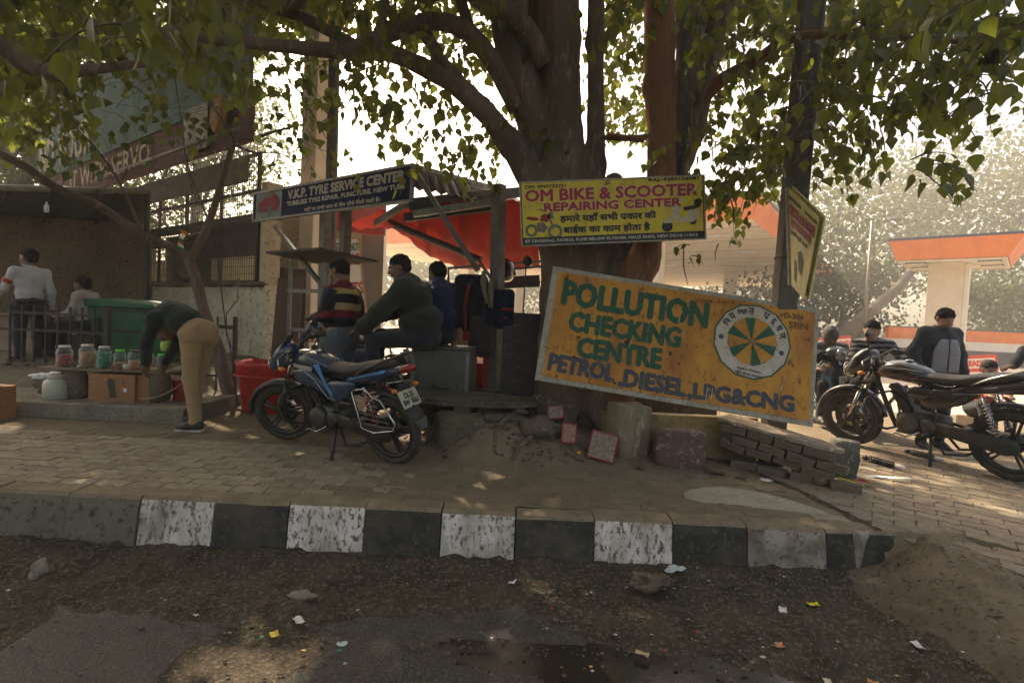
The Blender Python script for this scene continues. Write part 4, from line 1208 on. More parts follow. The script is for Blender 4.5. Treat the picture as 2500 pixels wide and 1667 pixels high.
# ---- big leaning pollution board
def paint_yellow():
    m = pm('sign_yellow_worn', (.55, .26, .022), (.33, .13, .018), 2.6, .62, .25, c3=(.17, .075, .02), fine=17, dist=.004, stretch=(1, 1, .5), thr=(.36, .64), ct=(.55, .64))
    return m
bl, br, tl = D(1228, 872, 4.72), D(1868, 980, 4.62), D(1278, 612, 4.98)
M_, w_, h_ = board_frame(bl, br, tl)
sg = mk('pollution_sign', lambda mb: mb.box((w_ / 2, .018, h_ / 2), (w_, .03, h_)), m_frame, None, bevel=.004)
sg.matrix_world = M_
tag(sg, 'big tilted orange yellow board reading POLLUTION CHECKING CENTRE leaning on stones before the peepal tree', 'sign')
e = .045
mk('face', lambda mb: mb.box((w_ / 2 + .01, 0, h_ / 2), (w_ - 2.2 * e, .006, h_ - 2 * e)), paint_yellow(), sg)
m_sgreen = pm('sign_green', (.008, .085, .035), (.014, .065, .03), 9, .6, .1, c3=(.12, .09, .03), fine=40)
m_sblue = pm('sign_blue', (.030, .045, .075), (.055, .06, .065), 9, .65, .1, c3=(.22, .12, .03), fine=40)
def fx(px, py):     # photograph px inside the board -> face coordinates
    l = M_.inverted() @ Vector((0, 0, CAM_H)); d = M_.to_3x3().inverted() @ ray(px * K, py * K)
    t = (-.004 - l.y) / d.y; q = l + d * t; return q.x, q.z
def line_text(mb, s, a, b, hpx_frac, bold):
    """a,b: disp px of the left and right ends of the base line; height as fraction of h_"""
    x0, z0 = fx(*a); x1, z1 = fx(*b)
    ang = math.atan2(z1 - z0, x1 - x0)
    T_ = Matrix.Translation((x0, 0, z0)) @ Matrix.Rotation(-ang, 4, 'Y')
    text_into(mb, s, 0, 0, math.hypot(x1 - x0, z1 - z0), h_ * hpx_frac, -.0045, bold, T_)
g_ = MB()
line_text(g_, 'POLLUTION', (1291, 697), (1622, 752), .205, .016)
line_text(g_, 'CHECKING', (1306, 758), (1560, 797), .160, .0135)
line_text(g_, 'CENTRE', (1325, 818), (1516, 846), .160, .0135)
g_.build('lettering', m_sgreen, sg, recalc=False)
b2 = MB()
line_text(b2, 'PETROL', (1259, 848), (1408, 876), .135, .012)
line_text(b2, '.DIESEL', (1420, 884), (1573, 910), .135, .012)
line_text(b2, ',LPG&CNG', (1580, 917), (1822, 950), .140, .0115)
b2.build('lettering', m_sblue, sg, recalc=False)
b3 = MB()
line_text(b3, 'CODE - P141', (1600, 694), (1673, 699), .03, .003)
line_text(b3, 'D-304', (1802, 730), (1845, 735), .045, .004)
line_text(b3, 'SRN', (1812, 752), (1855, 758), .055, .004)
b3.build('lettering', pm('faint_brown', (.20, .09, .03), None), sg, recalc=False)
cx, cz_ = fx(1727, 784); x2, _ = fx(1815, 790); Rr = (x2 - cx)
def disc(mb, r0, r1, y, n=40, a0=0, a1=2 * math.pi, cxx=None, czz=None):
    cxx = cx if cxx is None else cxx; czz = cz_ if czz is None else czz
    k = max(2, int(n * (a1 - a0) / 6.283)); vs = []
    for i in range(k + 1):
        a = a0 + (a1 - a0) * i / k
        vs += [(cxx + r0 * math.cos(a), y, czz + r0 * math.sin(a)), (cxx + r1 * math.cos(a), y, czz + r1 * math.sin(a))]
    mb.add(vs, [(2 * i, 2 * i + 1, 2 * i + 3, 2 * i + 2) for i in range(k)])
mk('emblem_edge', lambda mb: disc(mb, Rr * .97, Rr * 1.03, -.0046, 13), m_sgreen, sg, recalc=False)
mk('emblem_ring', lambda mb: disc(mb, Rr * .66, Rr * .985, -.0050, 13), pm('ring_white', (.52, .47, .38), (.42, .37, .29), 9, .8, .1, c3=(.25, .2, .14), fine=40), sg, recalc=False)
mk('emblem_spokes', lambda mb: [disc(mb, 0, Rr * .68, -.0048, 60, math.radians(a - 12.5), math.radians(a + 12.5)) for a in (98, 38, -16, -76, -143, 158)], m_sgreen, sg, recalc=False)
mk('emblem_dots', lambda mb: [disc(mb, 0, Rr * .07, -.0054, 12, 0, 6.283, cx + Rr * .81 * math.cos(a), cz_ + Rr * .81 * math.sin(a)) for a in (rad(-180), rad(-13))], m_sblue, sg, recalc=False)
b4 = MB()
for (s, a, wd_) in (('िन', 148, .2), ('य', 133, .13), ('िन्त~', 112, .26), ('त', 95, .14), ('प~', 67, .15), ('दू', 50, .14), ('ष', 35, .13), ('ण', 20, .14)):
    aa = rad(a); r_ = Rr * .74
    T_ = Matrix.Translation((cx + r_ * math.cos(aa), 0, cz_ + r_ * math.sin(aa))) @ Matrix.Rotation(-(aa - math.pi / 2), 4, 'Y')
    text_into(b4, s, -wd_ * Rr / 2, 0, wd_ * Rr, Rr * .17, -.0056, .003, T_)
for (s, a, w2, r2) in (('प~दूषण िनयंत~ण', -104, .62, .80), ('जाँच केनद~ मानयता', -104, .72, .91)):
    T_ = Matrix.Translation((cx - Rr * w2 / 2 - .02 * Rr, 0, cz_ - Rr * r2)) @ Matrix.Rotation(rad(4), 4, 'Y')
    text_into(b4, s, 0, 0, Rr * w2, Rr * .085, -.0056, .0012, T_)
b4.build('lettering', m_black, sg, recalc=False)
mk('rust_spots', lambda mb: [mb.ball((q[0], -.004, q[1]), (q[2], .004, q[2] * 1.1), 7, 4, amp=.8, seed=i) for i, q in enumerate([(*fx(1441, 785), .028), (*fx(1540, 812), .016), (*fx(1320, 820), .014), (*fx(1330, 775), .012), (*fx(1470, 900), .010), (*fx(1560, 835), .010), (*fx(1412, 880), .012), (*fx(1850, 780), .010), (*fx(1300, 640), .018), (*fx(1355, 680), .008), (*fx(1700, 700), .008)])], pm('rust', (.10, .04, .018), (.05, .025, .015), 20, .9, .5), sg, recalc=False)
mk('scratches', lambda mb: [mb.box((q[0], -.0052, q[1]), (.006, .001, q[2]), Matrix.Rotation(rad(q[3]), 3, 'Y')) for q in [(*fx(1623, 905), .14, 3), (*fx(1635, 905), .10, 2), (*fx(1447, 790), .07, 8), (*fx(1560, 735), .06, 8), (*fx(1655, 940), .09, 12), (*fx(1795, 890), .05, 4), (*fx(1700, 950), .06, -6)]], pm('scratch', (.6, .5, .33), None), sg, recalc=False)

# ---- OM BIKE sign hung on the trunks
bl, br, tl = D(1199, 566, 4.95), D(1622, 565, 4.95), D(1208, 419, 4.95)
tr = D(1631, 396, 4.95)
x = (D(1622, 553, 4.95) - bl)
M_, w_, h_ = board_frame(bl, D(1620, 549, 4.95), tl)
h_ = (tl - bl).length * .99; w_ = w_ * 1.0
om = mk('repair_sign', lambda mb: mb.box((w_ / 2, .012, h_ / 2), (w_, .02, h_)), m_iron, None)
om.matrix_world = M_
tag(om, 'yellow sign reading OM BIKE & SCOOTER REPAIRING CENTER hung across the peepal trunks', 'sign')
m_yel = pm('sign_yellow', (.66, .53, .035), (.52, .40, .03), 3, .5, .15, c3=(.38, .28, .04), fine=14, dist=.003, stretch=(1, 1, .5))
m_mag = pm('sign_magenta', (.34, .016, .045), (.27, .02, .04), 8, .5, 0)
m_pink = pm('sign_pink', (.72, .42, .22), None, 8, .5, 0)
mk('face', lambda mb: mb.box((w_ / 2, 0, h_ * .56), (w_ - .03, .006, h_ * .86)), m_yel, om)
mk('strip', lambda mb: mb.box((w_ / 2, -.001, h_ * .065), (w_ - .03, .006, h_ * .13)), m_black, om)
mk('frame', lambda mb: [mb.box((w_ / 2, -.004, z), (w_ + .01, .016, .012)) for z in (.002, h_)] + [mb.box((x, -.0045, h_ / 2), (.012, .016, h_)) for x in (.0, w_)], m_frame, om)
L_ = []
c_ = MB()
for (s, x0, z0, ww, hh) in (('OM BIKE & SCOOTER', .03, .70, .93, .175), ('REPAIRING CENTER', .13, .535, .74, .125)):
    text_into(c_, s, x0 * w_, z0 * h_ , ww * w_, hh * h_, -.0034, .0105)
c_.build('lettering', m_pink, om, recalc=False)
lettering(om, m_mag, [('OM BIKE & SCOOTER', .03 * w_, .70 * h_, .93 * w_, .175 * h_, .0055), ('REPAIRING CENTER', .13 * w_, .535 * h_, .74 * w_, .125 * h_, .0045)], y=-.006)
lettering(om, m_black, [('DM: 9999753731', .03 * w_, .90 * h_, .22 * w_, .05 * h_, .002), ('RAJ:-9250106081', .70 * w_, .925 * h_, .27 * w_, .055 * h_, .003), ('ॐ', .455 * w_, .905 * h_, .04 * w_, .075 * h_, .001),
                        ('हमारे यहाँ सभी प~कार की', .215 * w_, .345 * h_, .52 * w_, .135 * h_, .0045), ('बाईक का काम होता है', .23 * w_, .165 * h_, .47 * w_, .135 * h_, .0045)], y=-.0034)
lettering(om, pm('white_print', (.62, .58, .48), None), [('IIT CROSSING, PATROL PUMP BELOW FLYOVER, HAUZ KHAS, NEW DELHI-110016', .02 * w_, .045 * h_, .94 * w_, .05 * h_, .0013)], y=-.0044)
m_pgrey = pm('print_grey', (.12, .11, .08), (.2, .18, .12), 30); m_pwh = pm('print_cream', (.62, .56, .36), (.45, .4, .26), 30); m_pred = pm('print_red', (.28, .03, .035), None)
def flatring(mb, x, z, r0, r1, y=-.0036, n=18):
    vs = []
    for i in range(n):
        a = 2 * math.pi * i / n; vs += [(x + r0 * math.cos(a), y, z + r0 * math.sin(a)), (x + r1 * math.cos(a), y, z + r1 * math.sin(a))]
    mb.add(vs, [(2 * i, 2 * i + 1, (2 * i + 3) % (2 * n), (2 * i + 2) % (2 * n)) for i in range(n)])
def fpoly(mb, pts, y=-.0038): mb.add([(p[0], y, p[1]) for p in pts], [tuple(range(len(pts)))])
def sc(pts, x, z, s, fl=1): return [(x + p[0] * s * fl, z + p[1] * s) for p in pts]
u = w_ / 1.78
def moto_print(mb, X, Z, s, part):
    if part == 0:
        flatring(mb, X + .10 * s, Z + .10 * s, .055 * s, .10 * s); flatring(mb, X + .47 * s, Z + .07 * s, .07 * s, .115 * s)
        fpoly(mb, sc([(.16, .08), (.3, .06), (.36, .14), (.30, .22), (.2, .22)], X, Z, s)); fpoly(mb, sc([(.44, .10), (.46, .12), (.38, .36), (.35, .34)], X, Z, s))
        fpoly(mb, sc([(.22, .42), (.30, .38), (.31, .40), (.24, .44)], X, Z, s)); fpoly(mb, sc([(.36, .30), (.46, .26), (.44, .36), (.40, .40)], X, Z, s))
    else:
        fpoly(mb, sc([(.24, .24), (.36, .22), (.40, .30), (.32, .36), (.25, .32)], X, Z, s)); fpoly(mb, sc([(.02, .28), (.14, .25), (.24, .26), (.2, .30), (.05, .32)], X, Z, s))
mk('motorbike_print', lambda mb: moto_print(mb, .02 * w_, .14 * h_, .62 * u, 0), m_pgrey, om, recalc=False)
mk('motorbike_print', lambda mb: moto_print(mb, .02 * w_, .14 * h_, .62 * u, 1), m_pred, om, recalc=False)
SX, SZ, SS = .77 * w_, .13 * h_, .62 * u
mk('scooter_print', lambda mb: (flatring(mb, SX + .07 * SS, SZ + .09 * SS, 0, .085 * SS), flatring(mb, SX + .47 * SS, SZ + .16 * SS, 0, .06 * SS), fpoly(mb, sc([(.32, .38), (.50, .40), (.58, .44), (.60, .38), (.50, .34), (.34, .32)], SX, SZ, SS)), flatring(mb, SX + .55 * SS, SZ + .44 * SS, 0, .06 * SS), flatring(mb, SX + .14 * SS, SZ + .60 * SS, 0, .02 * SS), flatring(mb, SX + .40 * SS, SZ + .62 * SS, 0, .028 * SS)), m_black, om, recalc=False)
mk('scooter_print', lambda mb: (fpoly(mb, sc([(.02, .14), (.16, .14), (.19, .20), (.10, .24), (.03, .20)], SX, SZ, SS), -.004), fpoly(mb, sc([(.14, .22), (.30, .14), (.46, .14), (.60, .22), (.58, .32), (.44, .34), (.34, .22), (.28, .24), (.26, .44), (.16, .44)], SX, SZ, SS), -.004), fpoly(mb, sc([(.12, .48), (.34, .47), (.34, .50), (.18, .54)], SX, SZ, SS), -.004)), m_pwh, om, recalc=False)

# ---- second yellow sign on the side of the leaning pole
bl, br, tl, tr = D(1806, 655, 4.80), D(1858, 706, 4.15), D(1815, 428, 4.80), D(1884, 505, 4.15)
bl, br, tl, tr = D(1818, 655, 4.62), D(1848, 688, 4.10), D(1811, 430, 4.62), D(1884, 500, 4.10)
sp = MB()
n_ = (br - bl).cross(tl - bl).normalized()
if n_.dot(Vector((0, 0, CAM_H)) - bl) < 0: n_ = -n_
sp.add([v - Vector(bl) - n_ * .028 for v in (bl, br, tr, tl)] + [v - Vector(bl) - n_ * .04 for v in (bl, br, tr, tl)], [(0, 1, 2, 3), (7, 6, 5, 4), (0, 4, 5, 1), (1, 5, 6, 2), (2, 6, 7, 3), (3, 7, 4, 0)])
ps = sp.build('pole_sign', pm('sign_yellow_pale', (.62, .55, .22), (.5, .44, .18), 4, .6, .15, c3=(.3, .27, .16), fine=20), None)
ps.location = bl
tag(ps, 'narrow looking pale yellow repair sign turned edge on, nailed to the leaning grey pole', 'sign')
def bil(s, t, off=.002):
    return (bl.lerp(br, s)).lerp(tl.lerp(tr, s), t) - bl + n_ * off
mk('face', lambda mb: mb.add([bil(i / 10, j / 10, .0025) for j in range(11) for i in range(11)], [(j * 11 + i, j * 11 + i + 1, j * 11 + i + 12, j * 11 + i + 11) for j in range(10) for i in range(10)], True), pm('sign_yellow_pale', (.6, .5, .2)), ps, recalc=False)
def patch_text(name, mat, items, off, bold):
    mb = MB(); mb2 = MB()
    for (s, a, b_, c, d) in items: text_into(mb2, s, a, b_, c, d, 0, bold)
    mb.add([bil(v[0], v[2], off + .002 - v[1] * 4) for v in mb2.v], mb2.f)
    return mb.build(name, mat, ps, recalc=False)
o_ = .004 if n_.y < 0 else -.004
patch_text('lettering', m_mag, [('OM BIKE & SCOOTER', .05, .74, .9, .11), ('REPAIRING CENTER', .12, .64, .76, .07)], .004, .006)
patch_text('lettering', m_black, [('हमारे यहाँ सभी', .1, .55, .7, .05), ('DM: 9999753731', .05, .90, .4, .03), ('RAJ:-9250106081', .6, .90, .36, .03)], .004, .003)
mk('motorbike_print', lambda mb: mb.add([bil(x_, z_, .006) for (x_, z_) in ((.25, .10), (.4, .08), (.42, .2), (.36, .3), (.25, .32), (.5, .25), (.68, .2), (.7, .36), (.55, .47), (.42, .42))], [(0, 1, 2, 3, 4), (5, 6, 7, 8, 9)]), m_pgrey, ps, recalc=False)
mk('edge_board', lambda mb: mb.bar(Vector((0, .02, 0)), tl - bl + Vector((0, .02, 0)), .03, .03), m_frame, ps)

# ---- V.K.P. tyre sign
bl, br, tl = D(583, 510, 7.6), D(945, 463, 5.85), D(588, 446, 7.6)
M_, w_, h_ = board_frame(bl, br, tl)
h_ = (D(945, 376, 5.85) - br).length
vs_ = mk('tyre_sign', lambda mb: mb.box((w_ / 2, .02, h_ / 2), (w_, .03, h_)), m_navy, None)
vs_.matrix_world = M_
tag(vs_, 'long navy sign reading V.K.P. TYRE SERVICE CENTER above the tyre stall', 'sign')
m_vnavy = pm('sign_navy', (.020, .035, .085), (.015, .025, .06), 3, .85, .1, spec=.1)
mk('face', lambda mb: mb.box((w_ / 2, .0, h_ / 2), (w_ - .05, .008, h_ - .05)), m_vnavy, vs_)
mk('frame', lambda mb: [mb.box((w_ / 2, -.006, z), (w_ + .02, .03, .03)) for z in (.01, h_ - .01)] + [mb.box((x, -.007, h_ / 2), (.03, .03, h_)) for x in (.0, w_)], m_gal, vs_)
lettering(vs_, pm('print_white', (.46, .44, .36), (.36, .34, .28), 10, .6, .05), [('V.K.P. TYRE SERVICE CENTER', .26 * w_, .60 * h_, .70 * w_, .27 * h_, .009), ('TUBELESS TYRE REPAIR, PUNCTURE, NEW TUBE', .255 * w_, .36 * h_, .71 * w_, .15 * h_, .005), ('यहाँ पर सभी कार के िरम सीधे िकये जाते है।', .38 * w_, .10 * h_, .46 * w_, .15 * h_, .003)], y=-.0055)
mk('photo_panel', lambda mb: mb.box((.115 * w_, -.003, h_ / 2), (.20 * w_, .006, h_ - .06)), pm('print_teal', (.13, .17, .14), (.03, .09, .07), 4, .5, .05), vs_)
def carp(mb, k):
    X, Z, s = .03 * w_, .22 * h_, .17 * w_
    if k == 0: fpoly(mb, sc([(0, .12), (.02, .30), (.25, .38), (.35, .50), (.75, .52), (.92, .40), (1.0, .34), (1.0, .14), (.85, .06), (.12, .04)], X, Z, s), -.0075)
    if k == 1: flatring(mb, X + .55 * s, Z + .08 * s, 0, .11 * s, -.0085, 12); flatring(mb, X + .06 * s, Z + .12 * s, 0, .07 * s, -.0085, 12)
    if k == 2: fpoly(mb, sc([(.30, .40), (.38, .50), (.66, .51), (.72, .42)], X, Z, s), -.0085)
mk('car_print', lambda mb: carp(mb, 0), m_pred, vs_, recalc=False)
mk('car_print', lambda mb: carp(mb, 1), m_black, vs_, recalc=False)
mk('car_print', lambda mb: carp(mb, 2), m_pgrey, vs_, recalc=False)

# ================================================================== TYRE STALL
shed = thing('tyre_stall', 'tyre repair stall of steel posts under a red tarpaulin behind the seated men', 'stall', (0.2, 6.6, 0))
S0 = Vector((0.2, 6.6, 0))
def spart(name, fn, mat, **k):
    def f(mb):
        mb.M = Matrix.Translation(-S0); fn(mb)
    return mk(name, f, mat, shed, **k)
m_tin = pm('tin_sheet', (.12, .062, .045), (.075, .045, .035), 3, .6, .3, c3=(.16, .11, .08), fine=20, metal=.2)
m_post = pm('post_steel', (.17, .165, .135), (.11, .10, .08), 6, .6, .3, c3=(.07, .05, .035), fine=40, metal=.3)
pb = D(1137, 895, 5.8); pt = D(1146, 425, 5.8)
pb.z = .45
def post(mb, a, b, w):
    a = Vector(a); b = Vector(b)
    mb.bar(a, b, w, w, up=tuple(-U))
spart('post', lambda mb: post(mb, pb, pt, .12), m_post, bevel=.004)
spart('post', lambda mb: post(mb, (D(786, 760, 6.9).x, 6.9, .2), D(795, 480, 6.9), .11), m_post, bevel=.004)
spart('post', lambda mb: post(mb, (D(742, 780, 7.4).x, 7.4, .05), D(748, 490, 7.4), .12), m_gal, bevel=.004)
spart('beam', lambda mb: mb.bar(D(945, 470, 5.95), D(1210, 440, 7.6), .10, .14), m_iron)
spart('beam', lambda mb: mb.bar(D(950, 492, 5.95), D(1150, 462, 5.85), .07, .07), m_gal)
spart('beam', lambda mb: mb.bar(D(930, 500, 6.3), D(1160, 470, 5.9), .05, .10), m_iron)
spart('beam', lambda mb: mb.bar(D(862, 512, 7.7), D(945, 462, 6.0), .05, .08), m_iron)
spart('tube', lambda mb: mb.bar(D(895, 508, 7.2), D(1105, 595, 6.5), .06, .05), m_iron)
spart('tube', lambda mb: mb.tube([D(905, 520, 7.15), D(1100, 600, 6.45), D(1140, 655, 6.2)], .022, 6), m_gal)
spart('tube', lambda mb: mb.tube([D(1030, 662, 6.6), D(1030, 616, 6.6), D(1105, 611, 6.5)], .02, 6), m_gal)
spart('tube', lambda mb: [mb.bar(D(1150, 608 + k * 12, 6.6), D(1245, 600 + k * 12, 6.6), .03, .03) for k in (0, 1)], m_gal)
spart('tie_beam', lambda mb: mb.bar(D(1150, 650, 7.2), D(1240, 645, 7.2), .04, .16), m_iron)
spart('strut', lambda mb: mb.bar(D(632, 520, 7.25), D(775, 700, 6.6), .05), m_post)
spart('strut', lambda mb: mb.bar(D(952, 392, 5.85), D(1098, 622, 5.75), .055), m_post)
# corrugated roof
def roof(mb):
    a, b, c, d = D(952, 383, 5.85), D(1215, 450, 8.6), D(1240, 452, 5.9), D(948, 388, 5.8)
    A, B_, C_, D_ = D(950, 384, 5.85), D(1160, 440, 8.2), D(1225, 486, 7.4), D(950, 432, 5.9)
    n = 26; vs = []
    for i in range(n + 1):
        t = i / n; p = A.lerp(B_, t); q = D_.lerp(C_, t); o = UP * (.02 * math.cos(i * math.pi))
        vs += [p + o, q + o]
    mb.add(vs, [(2 * i, 2 * i + 1, 2 * i + 3, 2 * i + 2) for i in range(n)])
spart('roof_sheet', roof, m_tin, solid=.006, recalc=False)
spart('roof_edge', lambda mb: mb.bar(D(950, 382, 5.84), D(1160, 438, 8.19), .03, .05), m_gal)
m_tarp = pm('tarpaulin', (.25, .026, .018), (.17, .022, .016), 2.2, .7, .5, c3=(.18, .03, .02), fine=9, transl=(.34, .025, .012), alpha=.24, dist=.02, spec=.3)
def tarp(mb):
    up_ = [(800, 512, 8.6), (880, 485, 7.2), (960, 470, 6.4), (1060, 462, 6.1), (1150, 462, 5.9), (1235, 455, 5.8)]
    dn_ = [(835, 512, 9.0), (905, 520, 8.2), (985, 588, 7.9), (1060, 620, 7.6), (1150, 618, 7.2), (1240, 612, 7.0)]
    k = 8; n = 6
    def ip(L, t):
        t = t * (len(L) - 1); i = min(int(t), len(L) - 2); f = t - i
        return D(*L[i]).lerp(D(*L[i + 1]), f)
    NX, NY = 44, 18; vs = []
    for j in range(NY + 1):
        for i in range(NX + 1):
            p = ip(up_, i / NX).lerp(ip(dn_, i / NX), j / NY)
            p.z += -.10 * math.sin(math.pi * j / NY) + .035 * nz(i * .35, j * .2, 1.2, 3) + .014 * math.sin(i * 1.7 + j * .3)
            vs.append(p)
    mb.add(vs, [(j * (NX + 1) + i, j * (NX + 1) + i + 1, (j + 1) * (NX + 1) + i + 1, (j + 1) * (NX + 1) + i) for j in range(NY) for i in range(NX)], True)
spart('tarpaulin', tarp, m_tarp, recalc=False)
spart('tarp_poles', lambda mb: [mb.bar(D(x, y - 6, d), D(x2, y2 - 4, d2), .03) for (x, y, d, x2, y2, d2) in ((960, 470, 6.4, 985, 588, 7.9), (1060, 462, 6.1, 1060, 618, 7.6))], m_iron)

# rack with sheet top behind the blue motorbike
RK = D(700, 600, 7.0); RK.z = 0
rk = thing('wheel_rack', 'tall thin steel rack with a flat sheet top left of the striped sweater man', 'rack', RK)
def rkp(name, fn, mat, **k):
    def f(mb): mb.M = Matrix.Translation(-RK); fn(mb)
    return mk(name, f, mat, rk, **k)
rkp('top', lambda mb: mb.add([D(612, 580, 7.0), D(738, 606, 7.7), D(868, 601, 6.9), D(735, 571, 6.3)], [(0, 1, 2, 3)]), m_iron, solid=.03)
rkp('top_edge', lambda mb: (mb.bar(D(612, 580, 7.0), D(735, 572, 6.3), .025, .03), mb.bar(D(735, 572, 6.3), D(868, 601, 6.9), .025, .03)), m_iron)
for (x, y0, y1, d) in ((666, 600, 860, 6.8), (741, 606, 870, 6.35), (752, 606, 870, 6.8)):
    rkp('leg', lambda mb: mb.bar(D(x + 2, y0, d), D(x - 5, y1 - 20, d), .04), m_gal)
for y in (668, 757):
    rkp('crossbar', lambda mb: mb.bar(D(664, y, 6.79), D(745, y + 1, 6.36), .045, .045), m_gal)
wr_ = mk('hanging_ring', lambda mb: mb.tube([(.30 * math.cos(a), 0, .30 * math.sin(a)) for a in np.linspace(0, 6.283, 30)], .008, 6), m_black, None)
wr_.location = D(790, 700, 5.9); wr_.scale = (.6, 1, 1); wr_.rotation_euler = (0, rad(-12), rad(15))
tag(wr_, 'thin black hoop hanging behind the man in the striped sweater', 'hoop')

# plywood sheet, boards and the stall's clutter
def boxthing(name, label, cat, c, d, mat, rot=None, bevel=.006, jit=0.0, group=None):
    o = mk(name, lambda mb: mb.box((0, 0, d[2] / 2), d, None, 1, jit), mat, None, bevel=bevel)
    o.location = c
    if rot is not None: o.rotation_euler = rot
    tag(o, label, cat, group); return o
p = D(648, 800, 8.3); p.z = 0
boxthing('plywood_sheet', 'brown plywood sheet standing against the cream wall left of the rack', 'board', p, (.62, .03, 1.75), m_wood, (rad(-4), 0, rad(-30)))
p = D(1198, 895, 5.6); p.z = .45
bd = boxthing('dark_board', 'dark scuffed board standing between the stall post and the peepal trunk', 'board', p, (.46, .04, .88), pm('scuffed_board', (.028, .024, .022), (.05, .035, .03), 5, .6, .3, c3=(.10, .08, .07), fine=20), (rad(-5), 0, rad(3)))
p = D(1066, 800, 6.6); p.z = .55
boxthing('plank_board', 'pale planed board behind the metal trunk under the hanging jackets', 'board', p, (.34, .04, .62), pm('pale_ply', (.50, .32, .18), (.36, .22, .12), 3, .7, .2, stretch=(8, 8, .6)), (0, 0, 0))
p = D(1095, 850, 6.9); p.z = .45
boxthing('white_locker', 'upright white locker between the metal trunk and the stall post', 'panel', p, (.16, .1, .60), m_white, (0, rad(4), 0))
p = D(1090, 893, 6.3); p.z = .45
boxthing('red_crate', 'dull red steel box beside the foot of the stall post', 'box', p, (.22, .3, .27), m_redp)
p = D(1118, 893, 6.05); p.z = .45
boxthing('red_cylinder_box', 'tall red steel case directly left of the stall post', 'box', p, (.11, .2, .44), m_redp)
p = D(1166, 893, 6.4); p.z = .45
comp = thing('fire_extinguisher', 'narrow red extinguisher standing right of the stall post', 'extinguisher', p)
mk('cylinder', lambda mb: mb.lathe([(0, 0), (.06, .0), (.065, .02), (.065, .32), (.045, .36), (.02, .38), (0, .385)], 14), m_redp, comp)
mk('valve', lambda mb: (mb.lathe([(.02, .38), (.02, .43), (0, .435)], 8), mb.bar((-.01, 0, .43), (.07, 0, .45), .015)), m_black, comp)
mk('hose', lambda mb: mb.tube([(0, 0, .42), (-.06, 0, .42), (-.085, 0, .36), (-.08, 0, .2)], .01, 6), m_black, comp)
p = D(1220, 893, 6.2); p.z = .45
boxthing('red_tray', 'small bright red tray on the slab beside the trunk roots', 'tray', p, (.2, .15, .05), pm('red_plastic', (.62, .02, .015), None, 5, .4, 0))

# lantern hanging under the tarp at right
ln = thing('hook_wire', 'bent dark wire with hook hanging between the tarpaulin and the trunk', 'hook', D(1205, 610, 5.6))
lo_ = ln.location.copy()
mk('wire', lambda mb: mb.tube([Vector(v) - lo_ for v in (D(1210, 590, 5.6), D(1205, 660, 5.6), D(1200, 738, 5.6), D(1215, 742, 5.6), D(1228, 725, 5.6))], .008, 5), m_iron, ln)
mk('lamp', lambda mb: mb.ball(D(1212, 600, 5.6) - lo_, (.05, .05, .06), 10, 7), m_black, ln)

# small floor platform of the stall, concrete with rubble edge
plat = mk('platform', lambda mb: mb.box((.55, 7.0, .215), (3.6, 2.3, .47), None, 1, .01), m_conc_d, None, bevel=.02)
tag(plat, kind='structure')

# ---- metal trunk the men sit on
cB = D(1008, 900, 5.30); cB.z = .445
mt_ = thing('metal_trunk', 'dented grey steel trunk that the two men sit on', 'trunk', cB, rad(-8))
m_steel = pm('trunk_steel', (.105, .105, .088), (.07, .07, .06), 3, .5, .3, metal=.5, c3=(.14, .12, .09), fine=14, stretch=(1, 1, .4))
mk('body', lambda mb: mb.box((0, .22, .235), (.58, .44, .47)), m_steel, mt_, bevel=.012)
mk('lid', lambda mb: mb.box((0, .22, .485), (.60, .46, .03)), m_steel, mt_, bevel=.008)
mk('edge_strip', lambda mb: [mb.box((sx * .285, -.004, .23), (.035, .012, .45)) for sx in (-1, 1)] + [mb.box((0, -.005, .025), (.57, .012, .03))], m_gal, mt_)
mk('handle', lambda mb: (mb.tube([(-.04, -.01, .1), (-.03, -.04, .085), (.10, -.04, .08), (.11, -.01, .095)], .007, 6), mb.lathe([(0, 0), (.025, 0), (.02, .012), (0, .014)], 10, frame_matrix((1, 0, 0), (0, 0, 1), (0, -1, 0), (-.06, -.005, .1)))), m_iron, mt_)

# slab, brick and concrete block
sl = D(1092, 925, 4.95)
def rough_block(name, label, cat, c, d, mat, rot, seed, amp=.03):
    b = bmesh.new(); bmesh.ops.create_cube(b, size=1)
    bmesh.ops.subdivide_edges(b, edges=b.edges[:], cuts=8, use_grid_fill=True)
    for v in b.verts:
        p = v.co.copy(); k = 1 - .10 * max(0, (p.length - .62)) * 4
        q = Vector((p.x * d[0] * k, p.y * d[1] * k, (p.z * k + .5) * d[2]))
        n1 = noise.noise(q * 7 + Vector((seed, 0, 0))); n2 = noise.noise(q * 19 + Vector((0, seed, 0))); n3 = noise.noise(q * 45 + Vector((0, 0, seed)))
        chip = max(0, noise.noise(q * 5 + Vector((seed, 9, 3))) - .1) * max(0, p.length - .68) * 3
        v.co = q - (q - Vector((0, 0, d[2] / 2))) * chip * .6 + p.normalized() * (n1 * amp + n2 * amp * .5 + n3 * amp * .25)
    me = bpy.data.meshes.new(name); b.to_mesh(me); b.free(); me.materials.append(mat)
    me.polygons.foreach_set('use_smooth', [True] * len(me.polygons))
    o = bpy.data.objects.new(name, me); COL.objects.link(o); o.location = c; o.rotation_euler = rot; return tag(o, label, cat)
